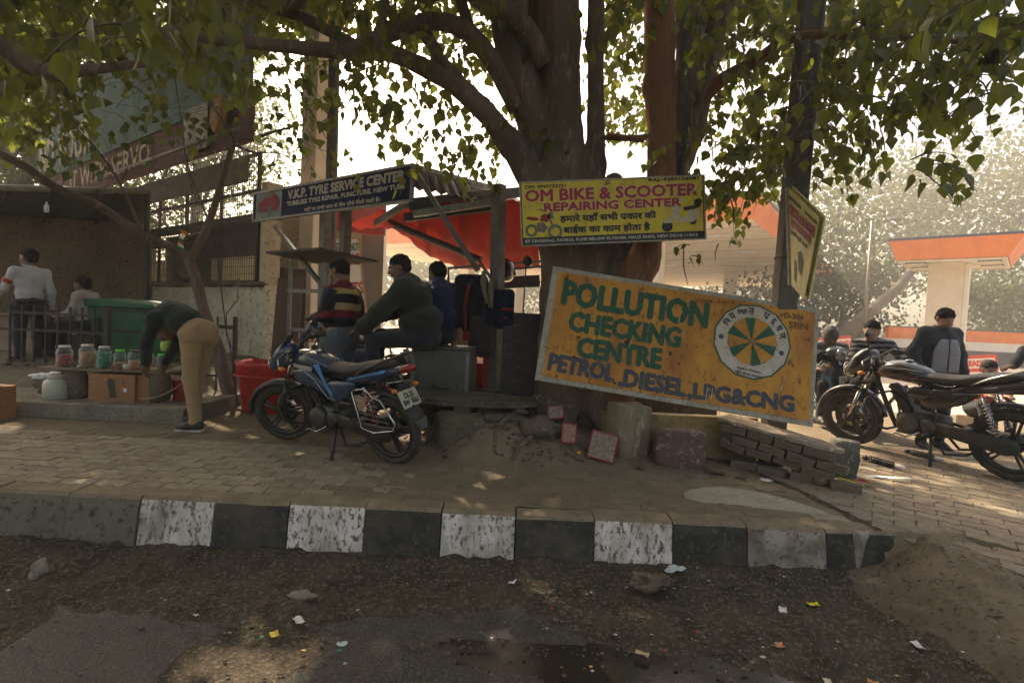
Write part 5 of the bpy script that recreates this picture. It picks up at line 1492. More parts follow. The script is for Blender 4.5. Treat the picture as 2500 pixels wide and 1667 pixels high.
def slabf(mb):
    pts = [(-.62, -.10), (-.3, -.20), (.02, -.20), (.40, -.12), (.60, -.02), (.58, .30), (.1, .42), (-.5, .34)]
    n = len(pts); lay = [(0, 1.0), (.022, 1.02), (.03, .97), (.055, .99)]
    vs = [(x * s * (1 + .02 * math.sin(i * 3 + z * 90)), y * s, z) for (z, s) in lay for i, (x, y) in enumerate(pts)]
    mb.add(vs, [(k * n + i, k * n + (i + 1) % n, (k + 1) * n + (i + 1) % n, (k + 1) * n + i) for k in range(3) for i in range(n)] + [tuple(range(n))[::-1], tuple(range(3 * n, 4 * n))])
so = mk('stone_slab', slabf, m_conc_d, None, bevel=.004); so.location = (sl.x, 4.98, .43); so.rotation_euler = (rad(1.5), rad(1), rad(4))
tag(so, 'thin layered stone slab laid as a step in front of the metal trunk', 'slab')
p = D(1060, 952, 4.86)
boxthing('brick', 'single brick wedged under the stone slab on the concrete block', 'brick', (p.x, 4.86, .375), (.16, .12, .06), pm('brick_dirty', (.17, .10, .06), (.12, .08, .055), 9, .9, .6), (0, 0, rad(8)), .006, .004)
p = gr(1041 * K, 1062 * K)
rough_block('concrete_block', 'rough concrete block on the pavement right of the blue motorbike rear wheel', 'block', (p.x + .02, 4.72, -.01), (.43, .36, .39), pm('block_conc', (.115, .09, .055), (.07, .055, .035), 4, .9, .8, c3=(.17, .14, .10), fine=30), (0, 0, rad(12)), 3, .02)

def rock(label, c, r, seed, mat=None, name='stone', amp=.55, fr=1.3, rz=0, cat='stone', n=16, m=10):
    o = mk(name, lambda mb: mb.ball((0, 0, r[2] * .8), r, n, m, amp=amp, seed=seed, fr=fr), mat or m_rock, None)
    o.location = c; o.rotation_euler = (0, 0, rz); tag(o, label, cat); return o
rock('large rounded stone on the earth mound left of the trunk', (D(1238, 1000, 4.75).x, 4.75, .16), (.20, .15, .125), 3)
_r = random.Random(12)
for i, (x, y, d_, s_, lb) in enumerate(((1130, 985, 4.72, .05, 'stone just right of the concrete block'), (1150, 1010, 4.62, .035, 'small stone low on the left slope of the mound'), (1108, 940, 4.95, .045, 'stone tucked under the slab right of the brick'), (1168, 968, 4.8, .04, 'stone left of the large rounded stone'),
        (1210, 1038, 4.55, .03, 'pebble below the large rounded stone'), (1340, 1000, 4.72, .05, 'dark stone left of the larger printed tile'), (1475, 1075, 4.5, .035, 'stone between stump and stained block'), (1640, 1080, 4.5, .05, 'stone lying right of the stained block'),
        (1215, 900, 5.1, .05, 'stone at the right end of the slab'), (1700, 1098, 4.4, .03, 'small stone before the middle of the brick bench'), (1300, 1040, 4.55, .025, 'tiny stone below the small printed tile'))):
    p = D(x, y, d_); rock('broken ' + lb, (p.x, d_, walk_z(p.x, d_) - .01), (s_ * 1.3, s_, s_ * .75), 40 + i, m_rock, amp=1.0, fr=1.7, n=10, m=7)
def rubb(mb):
    for i in range(420):
        x = _r.gauss(-.05, .55); y = _r.gauss(4.9, .3); z = walk_z(x, y)
        if z < .05 or y > 5.4: continue
        s_ = _r.uniform(.006, .024); mb.ball((x, y, z + .008), (s_, s_, s_ * .7), 5, 4, amp=.9, seed=i, flat=True)
tag(mk('rubble', rubb, m_rock), kind='stuff')
def rootf(mb):
    for (a, b_, c) in (((-.05, 5.2), (-.35, 4.75), (-.55, 4.45)), ((.1, 5.15), (-.05, 4.7), (-.1, 4.35)), ((.5, 5.1), (.45, 4.75), (.62, 4.5)), ((-.2, 5.3), (-.6, 5.0), (-.75, 4.7)), ((.2, 5.1), (.2, 4.6), (.05, 4.3))):
        P_ = [Vector((p[0], p[1], walk_z(*p) + .012)) for p in (a, ((a[0] + b_[0]) / 2 + .04, (a[1] + b_[1]) / 2), b_, ((c[0] + b_[0]) / 2 - .03, (c[1] + b_[1]) / 2), c)]
        mb.tube([p - TB for p in P_], [.045, .036, .028, .022, .010], 7, jit=.15)
mk('root', rootf, m_bark, tree, recalc=False)
rock('small broken stone on the mound at the slab end', (D(1190, 930, 4.95).x, 4.95, .33), (.08, .06, .05), 5, amp=.8)
rock('fist sized grey stone lying in the road at far left', gr(74 * K, 1340 * K, -.335) + Vector((0, .05, 0)), (.055, .05, .052), 6, m_conc, amp=.9)
rock('flat pale stone on the road dirt below the third white kerb block', gr(695 * K, 1375 * K, -.31), (.065, .045, .022), 8, m_conc, amp=.8)
rock('broken brown stone lying in the gutter dirt beside a plastic bag', gr(1500 * K, 1350 * K, -.28), (.115, .07, .045), 9, m_rock, amp=1.1, fr=1.8)
# concrete stump, red stained block, yellow low wall
p = D(1440, 1050, 4.78)
o = rough_block('concrete_stump', '', 'stump', (0, 0, 0), (.35, .30, .54), pm('stump_conc', (.27, .215, .13), (.17, .13, .08), 3, .92, .9, c3=(.42, .37, .28), fine=16, dist=.03, stretch=(1, 1, .3)), (0, rad(2), rad(20)), 21, .03)
o.location = (p.x, 4.88, -.02); tag(o, 'upright flaking concrete stump under the middle of the pollution sign', 'stump')
p = D(1562, 1068, 4.62)
rough_block('stone_block', 'rough reddish stained stone block under the pollution sign right of the stump', 'block', (p.x, 4.70, -.03), (.44, .22, .36), pm('red_stained', (.15, .085, .06), (.10, .065, .05), 6, .92, .9, c3=(.30, .22, .18), fine=24, dist=.02), (rad(-4), rad(2), rad(-4)), 8, .03)
o = mk('plinth_wall', lambda mb: mb.box((0, 0, .20), (1.5, .25, .42), None, 1, .02), pm('ochre_plaster', (.34, .25, .10), (.22, .16, .08), 3, .92, .5, c3=(.14, .10, .06), fine=16), None, bevel=.015)
o.location = (D(1560, 960, 5.1).x, 5.12, 0); tag(o, 'low ochre plastered kerb wall behind the stump and stained block', 'wall')

# ---- collapsed brick bench
A_, B_ = D(1660, 1000, 4.86), D(1905, 1085, 4.28)
A_.z = 0; B_.z = 0
bd_ = (B_ - A_); Lb = bd_.length; bd_.normalize(); bn = UP.cross(bd_)
bw = thing('brick_bench', 'broken low brick bench with plastered top running under the right end of the pollution sign', 'wall', A_)
Mb = frame_matrix(bd_, bn, UP)
m_brick = pm('brick_old', (.160, .118, .078), (.115, .088, .062), 7, .92, .8, c3=(.23, .18, .13), fine=30, dist=.012)
m_mortar = pm('mortar', (.14, .115, .085), (.09, .075, .055), 6, .95, .8, fine=30)
r = random.Random(4)
ztop = lambda t: .43 - .115 * t / Lb
zbot = lambda t: .16 * max(0, min(1, 1 - t / Lb)) ** .7
def core(mb):
    mb.M = Mb; n = 8
    vs = []
    for i in range(n + 1):
        t = Lb * i / n
        for (y, z) in ((.03, zbot(t) + .04), (.27, zbot(t) + .02), (.27, ztop(t) - .045), (.03, ztop(t) - .045)): vs.append((t, y, z))
    mb.add(vs, [(i * 4 + q, i * 4 + 4 + q, i * 4 + 4 + (q + 1) % 4, i * 4 + (q + 1) % 4) for i in range(n) for q in range(4)] + [(3, 2, 1, 0), (n * 4, n * 4 + 1, n * 4 + 2, n * 4 + 3)])
mk('mortar_core', core, m_mortar, bw)
bm_ = []
for s_ in range(4):
    q = MB(); q.box((0, 0, 0), (.215, .10, .068), None, 1, .006, random.Random(s_)); bm_.append(q.mesh('brick', m_brick))
for row in range(4):
    t = .1 if row % 2 else -.01
    while t < Lb - .05:
        zt = ztop(t + .1) - .075 - row * .078
        if zt > zbot(t + .1) - .01 and not (row == 3 and r.random() < .3):
            o = bpy.data.objects.new('brick', bm_[r.randrange(4)]); COL.objects.link(o); link_child(o, bw)
            sl_ = -math.atan(.115 / Lb)
            o.matrix_local = Mb @ Matrix.Translation((t + .11, .03 + r.uniform(-.028, .016), zt + r.gauss(0, .003))) @ Matrix.Rotation(-sl_ + r.gauss(0, .045), 4, 'Y') @ Matrix.Rotation(r.gauss(0, .07), 4, 'Z')
        t += .228
for (t, y, z) in ((.2, .05, .035), (.45, .03, .03), (.7, .06, .035), (1.0, .02, .035)):
    o = bpy.data.objects.new('brick', bm_[r.randrange(4)]); COL.objects.link(o); link_child(o, bw)
    o.matrix_local = Mb @ Matrix.Translation((t, y - .04, z)) @ Matrix.Rotation(r.gauss(0, .2), 4, 'Z')
def topf(mb):
    mb.M = Mb; n = 12; vs = []
    for i in range(n + 1):
        t = -.05 + (Lb + .12) * i / n; e_ = .02 * nz(i, 1, .9)
        z = ztop(t)
        w0, w1 = -.03 + e_ + (.10 * smooth(.8, 1, i / n)), .30 - (.12 * smooth(.8, 1, i / n))
        for (y, zz) in ((w0, z - .032), (w1, z - .032), (w1 - .01, z), (w0 + .012, z - .003)): vs.append((t, y, zz + .006 * nz(i, y * 9, 1)))
    mb.add(vs, [(i * 4 + q, i * 4 + 4 + q, i * 4 + 4 + (q + 1) % 4, i * 4 + (q + 1) % 4) for i in range(n) for q in range(4)] + [(3, 2, 1, 0), (n * 4, n * 4 + 1, n * 4 + 2, n * 4 + 3)])
mk('plaster_top', topf, pm('bench_plaster', (.24, .18, .115), (.15, .115, .08), 5, .92, .6, c3=(.42, .38, .32), fine=14), bw, bevel=.006)
p = D(1950, 1085, 4.55); p.z = 0
rough_block('concrete_stub', 'short square concrete post stub behind the end of the brick bench', 'post', (p.x, 4.66, -.01), (.21, .20, .34), pm('stub_conc', (.16, .14, .11), (.10, .088, .07), 4, .9, .8, c3=(.28, .26, .22), fine=24, stretch=(1, 1, .4)), (0, rad(2), rad(-14)), 13, .012)
rock('loose brick lump at the foot of the brick bench end', (D(1885, 1108, 4.32).x, 4.30, 0), (.07, .055, .042), 12, m_brick, amp=.5)
p = gr(2140, 1165)
# ---- printed tiles leaning in the roots
m_tile_a = pm('tile_floral', (.24, .20, .14), (.16, .09, .065), 26, .6, .05, c3=(.32, .27, .2), fine=60, thr=(.40, .62))
m_tile_b = pm('tile_red_floral', (.30, .20, .12), (.26, .05, .045), 34, .5, .05, c3=(.36, .29, .10), fine=70, thr=(.42, .6))
def tile_(label, px, py, yy, z, w, h, mat, rz, rx, ry=0):
    o = mk('printed_tile', lambda mb: mb.box((0, 0, h / 2), (w - .02, .012, h - .02)), mat, None, bevel=.002)
    o.location = (D(px, py, yy).x, yy, z); o.rotation_euler = (rad(rx), rad(ry), rad(rz)); tag(o, label, 'tile')
    mk('border', lambda mb: [mb.box((s_ * (w / 2 - .004), -.001, h / 2), (.008, .014, h)) for s_ in (-1, 1)] + [mb.box((0, -.001, z_), (w, .0138, .012)) for z_ in (.006, h - .006)], m_pred, o)
    return o
tile_('larger faded printed tile with red edge leaning in the roots', 1378, 1040, 4.55, .06, .24, .25, m_tile_a, -12, -22, 10)
tile_('small red edged printed tile propped beside the large rounded stone', 1306, 1000, 4.66, .17, .14, .18, m_tile_b, 4, -10, 3)
tile_('crumpled pinkish printed tile propped highest between the roots', 1278, 950, 4.9, .34, .16, .13, m_tile_a, 8, -12, -6)
for (i, (x, y, d_, z, c)) in enumerate(((1315, 1015, 4.5, .15, (.05, .12, .03)), (1322, 1022, 4.48, .14, (.3, .1, .03)), (1330, 1028, 4.46, .13, (.5, .3, .1)))):
    o = mk('offering', lambda mb: mb.ball((0, 0, .01), (.022, .02, .016), 7, 5, amp=.6, seed=i), pm('offering%d' % i, c), None)
    o.location = (D(x, y, d_).x, d_, z); tag(o, ['green leaf offering by the small printed tile', 'red flower head offering by the small printed tile', 'orange flower head offering nearest the larger printed tile'][i], 'flower')
# ================================================================== LEFT SIDE: PLINTH, RAILING, CART, SNACK STALL
plin = mk('plinth', lambda mb: (mb.box((-6.2, 6.15, .075), (5.65, 1.5, .165), None, 1, .01), mb.box((-9.0, 6.0, .07), (3.2, 2.2, .15))), m_conc, None, bevel=.015)
tag(plin, kind='structure')
bank = grid_obj('earth_bank', -9.5, -3.6, 6.55, 9.5, 110, 50, lambda x, y: .12 + .30 * smooth(6.55, 6.95, y) * smooth(-3.6, -4.3, x) + .03 * nz(x, y, 3) + .02 * nz(x, y, 10), [m_dust])
tag(bank, kind='structure')
def rub(mb):
    r = random.Random(8)
    for i in range(90):
        x = r.uniform(-8, -4.1); y = r.uniform(6.5, 6.9); s_ = r.uniform(.02, .07)
        mb.ball((x, y, .14 + .30 * smooth(6.55, 6.95, y)), (s_, s_, s_ * .6), 6, 4, amp=.8, seed=i, flat=True)
tag(mk('rubble', rub, m_rock), kind='stuff')

# awning over the left
m_awn = pm('awning_sheet', (.075, .08, .062), (.045, .05, .04), 2, .7, .3, c3=(.12, .11, .08), fine=12)
AW = D(150, 600, 8.0); AW.z = 0
aw = thing('awning', 'dark sheet awning with pipe edge over the uniformed man at far left', 'awning', AW)
def ap(name, fn, mat, **k):
    def f(mb): mb.M = Matrix.Translation(-AW); fn(mb)
    return mk(name, f, mat, aw, **k)
def awn(mb):
    A, B_, C_, D_ = D(-120, 422, 7.0), D(345, 436, 8.6), D(330, 520, 11.5), D(-200, 505, 9.5)
    vs = []
    for j in range(9):
        for i in range(15):
            p = A.lerp(B_, i / 14).lerp(D_.lerp(C_, i / 14), j / 8); p.z += -.05 * math.sin(math.pi * j / 8) + .02 * nz(i, j, .7)
            vs.append(p)
    mb.add(vs, [(j * 15 + i, j * 15 + i + 1, (j + 1) * 15 + i + 1, (j + 1) * 15 + i) for j in range(8) for i in range(14)], True)
ap('sheet', awn, m_awn, solid=.01, recalc=False)
ap('edge_pipe', lambda mb: mb.tube([D(-120, 428, 7.0), D(345, 440, 8.6)], .045, 8), pm('pale_pipe', (.30, .27, .19), (.2, .18, .13), 4, .6, .2))
for (x0, x1) in ((20, -20), (120, 100), (225, 220)):
    ap('rafter', lambda mb: mb.bar(D(x0, 440, 7.5), D(x1, 512, 10), .04, .06), m_iron)
ap('post', lambda mb: mb.bar(D(338, 440, 8.7), (D(338, 700, 8.7).x, 8.7, 0), .06), m_iron)
wlb = thing('side_wall', 'plain brown plastered wall under the dark awning at far left', 'wall', D(100, 700, 10.0) - UP * D(100, 700, 10.0).z)
wo = wlb.location.copy()
def sw(mb):
    a, b_ = D(-160, 700, 8.6), D(340, 700, 11.2); a.z = b_.z = 0
    a2, b2_ = a + Vector((-.1, .25, 0)), b_ + Vector((-.1, .25, 0))
    mb.add([v - wo for v in (a, b_, b2_, a2)] + [v - wo + UP * 2.95 for v in (a, b_, b2_, a2)], [(0, 1, 5, 4), (1, 2, 6, 5), (2, 3, 7, 6), (3, 0, 4, 7), (4, 5, 6, 7)])
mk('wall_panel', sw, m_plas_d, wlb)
for (x, y, d_, lb) in ((107, 478, 7.6, 'small white bottle hanging from the awning rafters'),):
    o = mk('hanging_bottle', lambda mb: mb.lathe([(0, 0), (.03, 0), (.032, .09), (.012, .12), (.012, .15), (0, .15)], 10), m_tube, None); o.location = D(x, y + 10, d_); tag(o, lb, 'bottle')

# railing
RL = Vector((D(100, 800, 6.3).x, 6.75, .42))
rl = thing('iron_railing', 'black iron railing with upright bars behind the sweet jars', 'railing', RL)
x0r, x1r = D(-60, 800, 6.75).x, D(246, 800, 6.75).x
for z in (.40, .62):
    mk('rail', lambda mb: mb.bar((x0r - RL.x, 0, z), (x1r - RL.x, 0, z), .035, .03), m_iron, rl)
xx = x0r
while xx < x1r:
    mk('bar', lambda mb: mb.bar((xx - RL.x, 0, -.02), (xx - RL.x, 0, .72), .02), m_iron, rl)
    xx += .155
mk('post', lambda mb: mb.box((x1r - RL.x, 0, .36), (.05, .05, .76)), m_iron, rl)
RL2 = Vector((D(530, 800, 6.6).x, 6.7, 0))
rl2 = thing('railing_end', 'black iron railing post with stub rail beside the red tub', 'railing', RL2)
mk('post', lambda mb: mb.box((0, 0, .56), (.045, .045, 1.12)), m_iron, rl2)
mk('rail', lambda mb: mb.bar((0, 0, .98), (-.35, .05, .98), .03, .05), m_iron, rl2)
mk('rail', lambda mb: mb.bar((0, 0, .35), (-1.6, .05, .37), .03, .03), m_iron, rl2)
mk('bar', lambda mb: mb.box((-.23, 0, .56), (.018, .018, 1.1)), m_iron, rl2)

# green cart
CG = D(322, 800, 7.5); CG.z = .42
cart = thing('vending_cart', 'dark green painted metal vending cart behind the sweet jars', 'cart', CG)
m_grn = pm('cart_green', (.008, .105, .035), (.006, .07, .025), 3, .5, .2, c3=(.02, .04, .02), fine=12)
wc = 1.06
mk('body', lambda mb: mb.box((0, 0, .38), (wc, .6, .72)), m_grn, cart, bevel=.01)
mk('hood', lambda mb: mb.add([(-wc / 2 - .03, -.34, .74), (wc / 2 + .03, -.34, .74), (wc / 2 - .02, .3, .74), (-wc / 2 + .02, .3, .74), (-wc / 2 - .02, -.34, .84), (wc / 2 - .16, -.34, .80), (wc / 2 - .1, .3, .84), (-wc / 2, .3, .87)], [(3, 2, 1, 0), (4, 5, 6, 7), (0, 1, 5, 4), (1, 2, 6, 5), (2, 3, 7, 6), (3, 0, 4, 7)]), m_grn, cart, bevel=.008)
mk('panel_rail', lambda mb: [mb.box((0, -.305, z), (wc - .05, .02, .03)) for z in (.42, .70)], m_iron, cart)
mk('panel_post', lambda mb: mb.box((-wc / 2 + .16, -.31, .3), (.05, .03, .6)), m_iron, cart)
for sx in (-1, 1):
    w_k = mk('wheel', lambda mb: mb.tube([(sx * (wc / 2 - .2) + .16 * math.cos(a), -.30, -.1 + .16 * math.sin(a)) for a in np.linspace(0, 6.283, 17)], .02, 6), m_black, cart)
# ledge table at left behind the railing
o = mk('table', lambda mb: (mb.box((0, 0, .70), (1.3, .5, .03)), mb.box((0, .2, .35), (1.2, .03, .7))), pm('table_top', (.30, .24, .18), (.2, .16, .12), 4, .7, .2), None)
o.location = (D(60, 750, 7.6).x, 7.6, .30); tag(o, 'narrow pale topped table behind the railing below the uniformed man', 'table')
mk('leg', lambda mb: mb.bar((.55, -.2, .68), (.55, -.2, -.1), .04), m_iron, o)

# bench plank with jars
JZ = D(250, 846, 5.72).z
pl = mk('bench_plank', lambda mb: mb.box((0, 0, -.012), (1.42, .34, .024), None, 1, .003), pm('plank', (.22, .165, .10), (.15, .11, .07), 3, .8, .4, stretch=(1, 8, 8)), None, bevel=.003)
pl.location = (D(255, 846, 5.75).x, 5.80, JZ); pl.rotation_euler = (0, rad(-.6), 0)
tag(pl, 'long wooden plank holding the row of sweet jars', 'plank')
m_clear = bpy.data.materials.new('jar_plastic'); m_clear.use_nodes = True
_n = m_clear.node_tree; _b = _n.nodes['Principled BSDF']; _b.inputs['Base Color'].default_value = (.8, .85, .8, 1); _b.inputs['Roughness'].default_value = .12
_t = _n.nodes.new('ShaderNodeBsdfTransparent'); _t.inputs[0].default_value = (.93, .95, .92, 1); _m = _n.nodes.new('ShaderNodeMixShader'); _m.inputs[0].default_value = .24
_l = _n.nodes.new('ShaderNodeLayerWeight'); _l.inputs[0].default_value = .35; _mr = _n.nodes.new('ShaderNodeMapRange'); _mr.inputs[3].default_value = .05; _mr.inputs[4].default_value = .5
_n.links.new(_l.outputs['Facing'], _mr.inputs[0]); _n.links.new(_mr.outputs[0], _m.inputs[0])
_n.links.new(_t.outputs[0], _m.inputs[1]); _n.links.new(_b.outputs[0], _m.inputs[2]); _n.links.new(_m.outputs[0], _n.nodes['Material Output'].inputs[0])
jars = [(148, .195, .066, 'white', (.26, .03, .03), .72, 'red wrapped sweets', (.75, .7, .6)), (200, .215, .066, 'pale', (.42, .20, .09), .85, 'orange striped biscuits', (.6, .55, .4)),
        (239, .205, .060, 'clear', (.02, .20, .08), .92, 'green wrapped toffees', (.6, .62, .55)), (275, .18, .050, 'lime', (.30, .13, .06), .45, 'brown sweets half filled', (.18, .75, .05)),
        (310, .185, .060, 'maroon', (.46, .22, .08), .60, 'tan rusks', (.10, .03, .02)), (341, .18, .050, 'dark red', (.42, .20, .07), .68, 'golden biscuits', (.12, .02, .02)),
        (371, .16, .045, 'lime', (.16, .14, .09), .35, 'few pale sweets beside the bent man', (.18, .75, .05))]
for i, (x, h, r_, ln_, cc, fill, what, lc) in enumerate(jars):
    p = Vector((D(x, 842, 5.72).x, 5.72, JZ + .003))
    j = thing('sweet_jar', ('clear plastic jar with %s lid, %s, on the plank' % (ln_, what)), 'jar', p, group='sweet jars on the plank')
    h *= 1.16; r_ *= 1.13; body = [(0, 0), (r_ * .96, 0), (r_, .012), (r_, h * .72), (r_ * .94, h * .80), (r_ * .66, h * .88), (r_ * .66, h * .93)]
    mk('body', lambda mb: mb.lathe(body, 24, cap=False), m_clear, j, recalc=False)
    def fillf(mb):
        rr = random.Random(i)
        mb.lathe([(0, .004), (r_ * .90, .004), (r_ * .92, h * .75 * fill), (r_ * .4, h * .79 * fill), (0, h * .76 * fill)], 16)
        for k in range(70):
            a = rr.uniform(0, 6.28); zz = rr.uniform(.01, h * .76 * fill); q = r_ * .86
            R_ = Euler((rr.uniform(0, 3), rr.uniform(0, 3), rr.uniform(0, 3))).to_matrix()
            mb.box((q * math.cos(a), q * math.sin(a), zz), (.022, .012, .008), R_)
            mb.m[-6:] = [k % 2 + 0] * 6
    tag(mk('sweets', fillf, [pm('sweet%d' % i, cc, tuple(c_ * .6 for c_ in cc), 60, .5, .2), pm('sweetb%d' % i, tuple(min(.8, c_ * 2.2 + .08) for c_ in cc), None, 60, .4, .1)], j), kind='stuff')
    mk('lid', lambda mb: mb.lathe([(0, h * 1.0), (r_ * .68, h), (r_ * .74, h * .985), (r_ * .74, h * .91), (r_ * .66, h * .905)], 20), pm('lid_%s' % ln_.replace(' ', '_'), lc, None, 5, .4, 0), j)
for (x, w, lb, cc, hh) in ((290, .028, 'small white paper cup between the lime lid jar and the maroon lid jar', (.7, .68, .6), .055), (356, .035, 'low tin of yellow snacks beside the last jar', (.5, .38, .15), .035), (186, .03, 'twisted white paper roll beside the second jar', (.65, .62, .55), .02)):
    o = mk('cup', lambda mb: mb.lathe([(0, 0), (w * .8, 0), (w, hh), (w * .9, hh)], 12), pm('cup%d' % x, cc), None); o.location = (D(x, 842, 5.7).x, 5.69, JZ + .002); tag(o, lb, 'cup')
for (x, lb) in ((262, 'small brown sweet heap left of the lime lid jar'), (272, 'brown nut heap in front of the lime lid jar')):
    o = mk('snack_heap', lambda mb: mb.ball((0, 0, .012), (.04, .03, .028), 9, 6, amp=.8, seed=x), pm('heap', (.36, .16, .08), (.2, .1, .05), 60, .6, .6), None); o.location = (D(x, 846, 5.66).x, 5.665, JZ + .002); tag(o, lb, 'snacks')
# under the plank
def rp_(label, x, y, d_, r, seed, mat=m_conc_d):
    p = D(x, y, d_); rock(label, (p.x, d_, .155), r, seed, mat, amp=.22, fr=1.0, n=18, m=12)
rp_('upright round worn stone left of the cardboard carton under the plank', 172, 915, 5.75, (.155, .10, .205), 21, m_rock)
rp_('upright worn stone right of the cardboard carton under the plank', 366, 915, 5.75, (.135, .10, .20), 22, m_rock)
m_card = pm('cardboard', (.31, .15, .065), (.25, .12, .055), 3, .85, .15, c3=(.36, .2, .1), fine=30)
p = D(262, 918, 5.62)
cb = mk('cardboard_carton', lambda mb: mb.box((0, 0, .15), (.50, .24, .30)), m_card, None, bevel=.004); cb.location = (p.x - .03, 5.74, .156)
tag(cb, 'brown cardboard carton with dark bottle shaped print under the jar plank', 'box')
mk('print', lambda mb: fpoly(mb, [(-.02, .05), (.06, .05), (.045, .12), (.035, .24), (-.03, .26), (-.05, .22), (-.03, .12)], -.1215), pm('card_print', (.07, .055, .035), None), cb, recalc=False)
mk('print', lambda mb: [fpoly(mb, [(.12, z), (.14, z), (.14, z + .018), (.12, z + .018)], -.1213) for z in (.20, .225)], pm('card_print', (.07, .055, .035)), cb, recalc=False)
mk('sticker', lambda mb: fpoly(mb, [(.13, .115), (.165, .115), (.165, .155), (.13, .155)], -.1216), m_tube, cb, recalc=False)
mk('side_flap', lambda mb: mb.box((.31, .02, .15), (.13, .20, .29)), m_card, cb, bevel=.004)
jug = thing('white_jug', 'white plastic tub with screw lid standing on the plinth edge', 'tub', (D(118, 917, 5.6).x, 5.66, .157))
m_jug = pm('white_plastic', (.46, .46, .36), (.38, .38, .30), 4, .45, .05)
mk('body', lambda mb: mb.lathe([(0, 0), (.108, 0), (.118, .015), (.118, .16), (.105, .20), (.075, .215), (.075, .225)], 20), m_jug, jug)
mk('lid', lambda mb: mb.lathe([(.08, .222), (.082, .226), (.082, .26), (.07, .268), (0, .27)], 20), pm('lid_beige', (.40, .37, .27), None, 5, .5, 0), jug)
def bagf(mb):
    for k in range(3): mb.ball((k * .09 - .1, 0, .03 + .01 * k), (.11, .07, .035), 14, 8, amp=.8, seed=k + 3, fr=2.4)
o = mk('plastic_bag', bagf, pm('bag_white', (.72, .72, .70), (.6, .6, .6), 5, .35, .2), None); o.location = (D(104, 862, 5.95).x, 6.0, .31); tag(o, 'crumpled white plastic bag behind the white tub', 'bag')
rock('flat stone propping the white bag on the plinth', (D(112, 880, 6.0).x, 6.0, .15), (.16, .1, .10), 31, m_rock)
p = D(408, 915, 5.8)
boxthing('red_bucket_box', 'dark red plastic box behind the shins of the bent man', 'box', (p.x, 5.9, .155), (.15, .16, .24), pm('red_dark', (.30, .02, .018), None, 4, .5, 0))
p = D(2, 978, 5.22)
cb2 = boxthing('cardboard_carton', 'open cardboard carton on the pavement at the left picture edge', 'box', (p.x - .10, 5.22, .0), (.28, .25, .34), m_card, (0, 0, rad(-6)))
cb2_in = mk('dark_label', lambda mb: fpoly(mb, [(-.14, .02), (.14, .02), (.14, .045), (-.14, .045)], -.1265), pm('card_print', (.07, .055, .035)), cb2, recalc=False)
# grass broom
# red tub
rt = thing('red_tub', 'big red plastic tub, torn rim, between the bare tree and the blue motorbike', 'tub', (D(600, 925, 6.2).x + .05, 6.35, .0), rad(-6))
m_rtub = pm('tub_red', (.50, .022, .016), (.38, .02, .016), 2.5, .45, .15, c3=(.22, .02, .018), fine=8)
def tubf(mb):
    n = 28; prof = [(0, .02, .0), (.27, .0, .0), (.30, .0, .02), (.335, .0, .42), (.36, .0, .44), (.37, .0, .56), (.385, .0, .60)]
    vs = []
    for (r_, _, z) in prof:
        for j in range(n):
            a = 2 * math.pi * j / n; k_ = 1 + .0 * a
            zz = z + (.03 * nz(math.cos(a) * 2, math.sin(a) * 2, 1.5, 3) if z > .5 else 0)
            ex = abs(math.cos(a)) ** .6 * math.copysign(1, math.cos(a)); ey = abs(math.sin(a)) ** .6 * math.copysign(1, math.sin(a))
            vs.append((r_ * ex, r_ * ey * .8, zz))
    mb.add(vs, [(i * n + j, i * n + (j + 1) % n, (i + 1) * n + (j + 1) % n, (i + 1) * n + j) for i in range(len(prof) - 1) for j in range(n)], True)
mk('body', tubf, m_rtub, rt, solid=.008, recalc=False)
mk('rim', lambda mb: mb.tube([(.385 * math.copysign(abs(math.cos(a)) ** .6, math.cos(a)), .308 * math.copysign(abs(math.sin(a)) ** .6, math.sin(a)), .44) for a in np.linspace(0, 6.283, 36)], .012, 6, cap=False), m_rtub, rt)
# cables by the wall
for (pts, lb) in (([(548, 640, 7.2), (545, 690, 7.0), (520, 720, 6.9), (520, 770, 6.8), (540, 815, 6.6), (560, 830, 6.5)], 'thin black cable looping down the white wall'),
                  ([(480, 470, 6.6), (505, 640, 6.5), (520, 760, 6.5), (535, 830, 6.4), (545, 930, 6.3)], 'straight black wire hanging beside the bare tree trunk')):
    o = mk('cable', lambda mb: mb.tube([D(*q) - D(*pts[0]) for q in pts], .008, 5), m_black, None); o.location = D(*pts[0]); tag(o, lb, 'cable')
o = mk('hose', lambda mb: mb.tube([D(x, y, d_) - D(330, 915, 5.4) for (x, y, d_) in ((320, 916, 5.5), (350, 915, 5.35), (380, 905, 5.3), (405, 890, 5.35), (425, 872, 5.5))], .009, 6), pm('hose_tan', (.28, .15, .10), None), None); o.location = D(330, 915, 5.4)
tag(o, 'thin tan rubber hose curving in front of the upright stone to the bent man', 'hose')
o = mk('sheet_pile', lambda mb: [mb.box((0, 0, .01 + k * .012), (.5 - .03 * k, .2, .01), Matrix.Rotation(rad(k * 3), 3, 'Z')) for k in range(3)], m_wood, None); o.location = (D(610, 830, 7.4).x, 7.4, .05)
tag(o, 'low stack of broken boards behind the red tub', 'boards')
# wires crossing the sky
for (a_, b_, lb) in (((735, 245, 9), (1110, 470, 6.5), 'upper thin overhead wire crossing the sky gap'), ((700, 330, 9), (1120, 440, 6.6), 'lower thin overhead wire crossing the sky gap'), ((1000, 290, 7), (1085, 400, 6.0), 'short thin wire dropping to the stall roof')):
    A = D(*a_); B_ = D(*b_); m_ = A.lerp(B_, .5) - UP * .12
    o = mk('overhead_wire', lambda mb: mb.tube([Vector((0, 0, 0)), m_ - A, B_ - A], .006, 4), m_black, None); o.location = A; tag(o, lb, 'wire')
for (px, y0, lb) in ((0, 0, ''),):
    pass

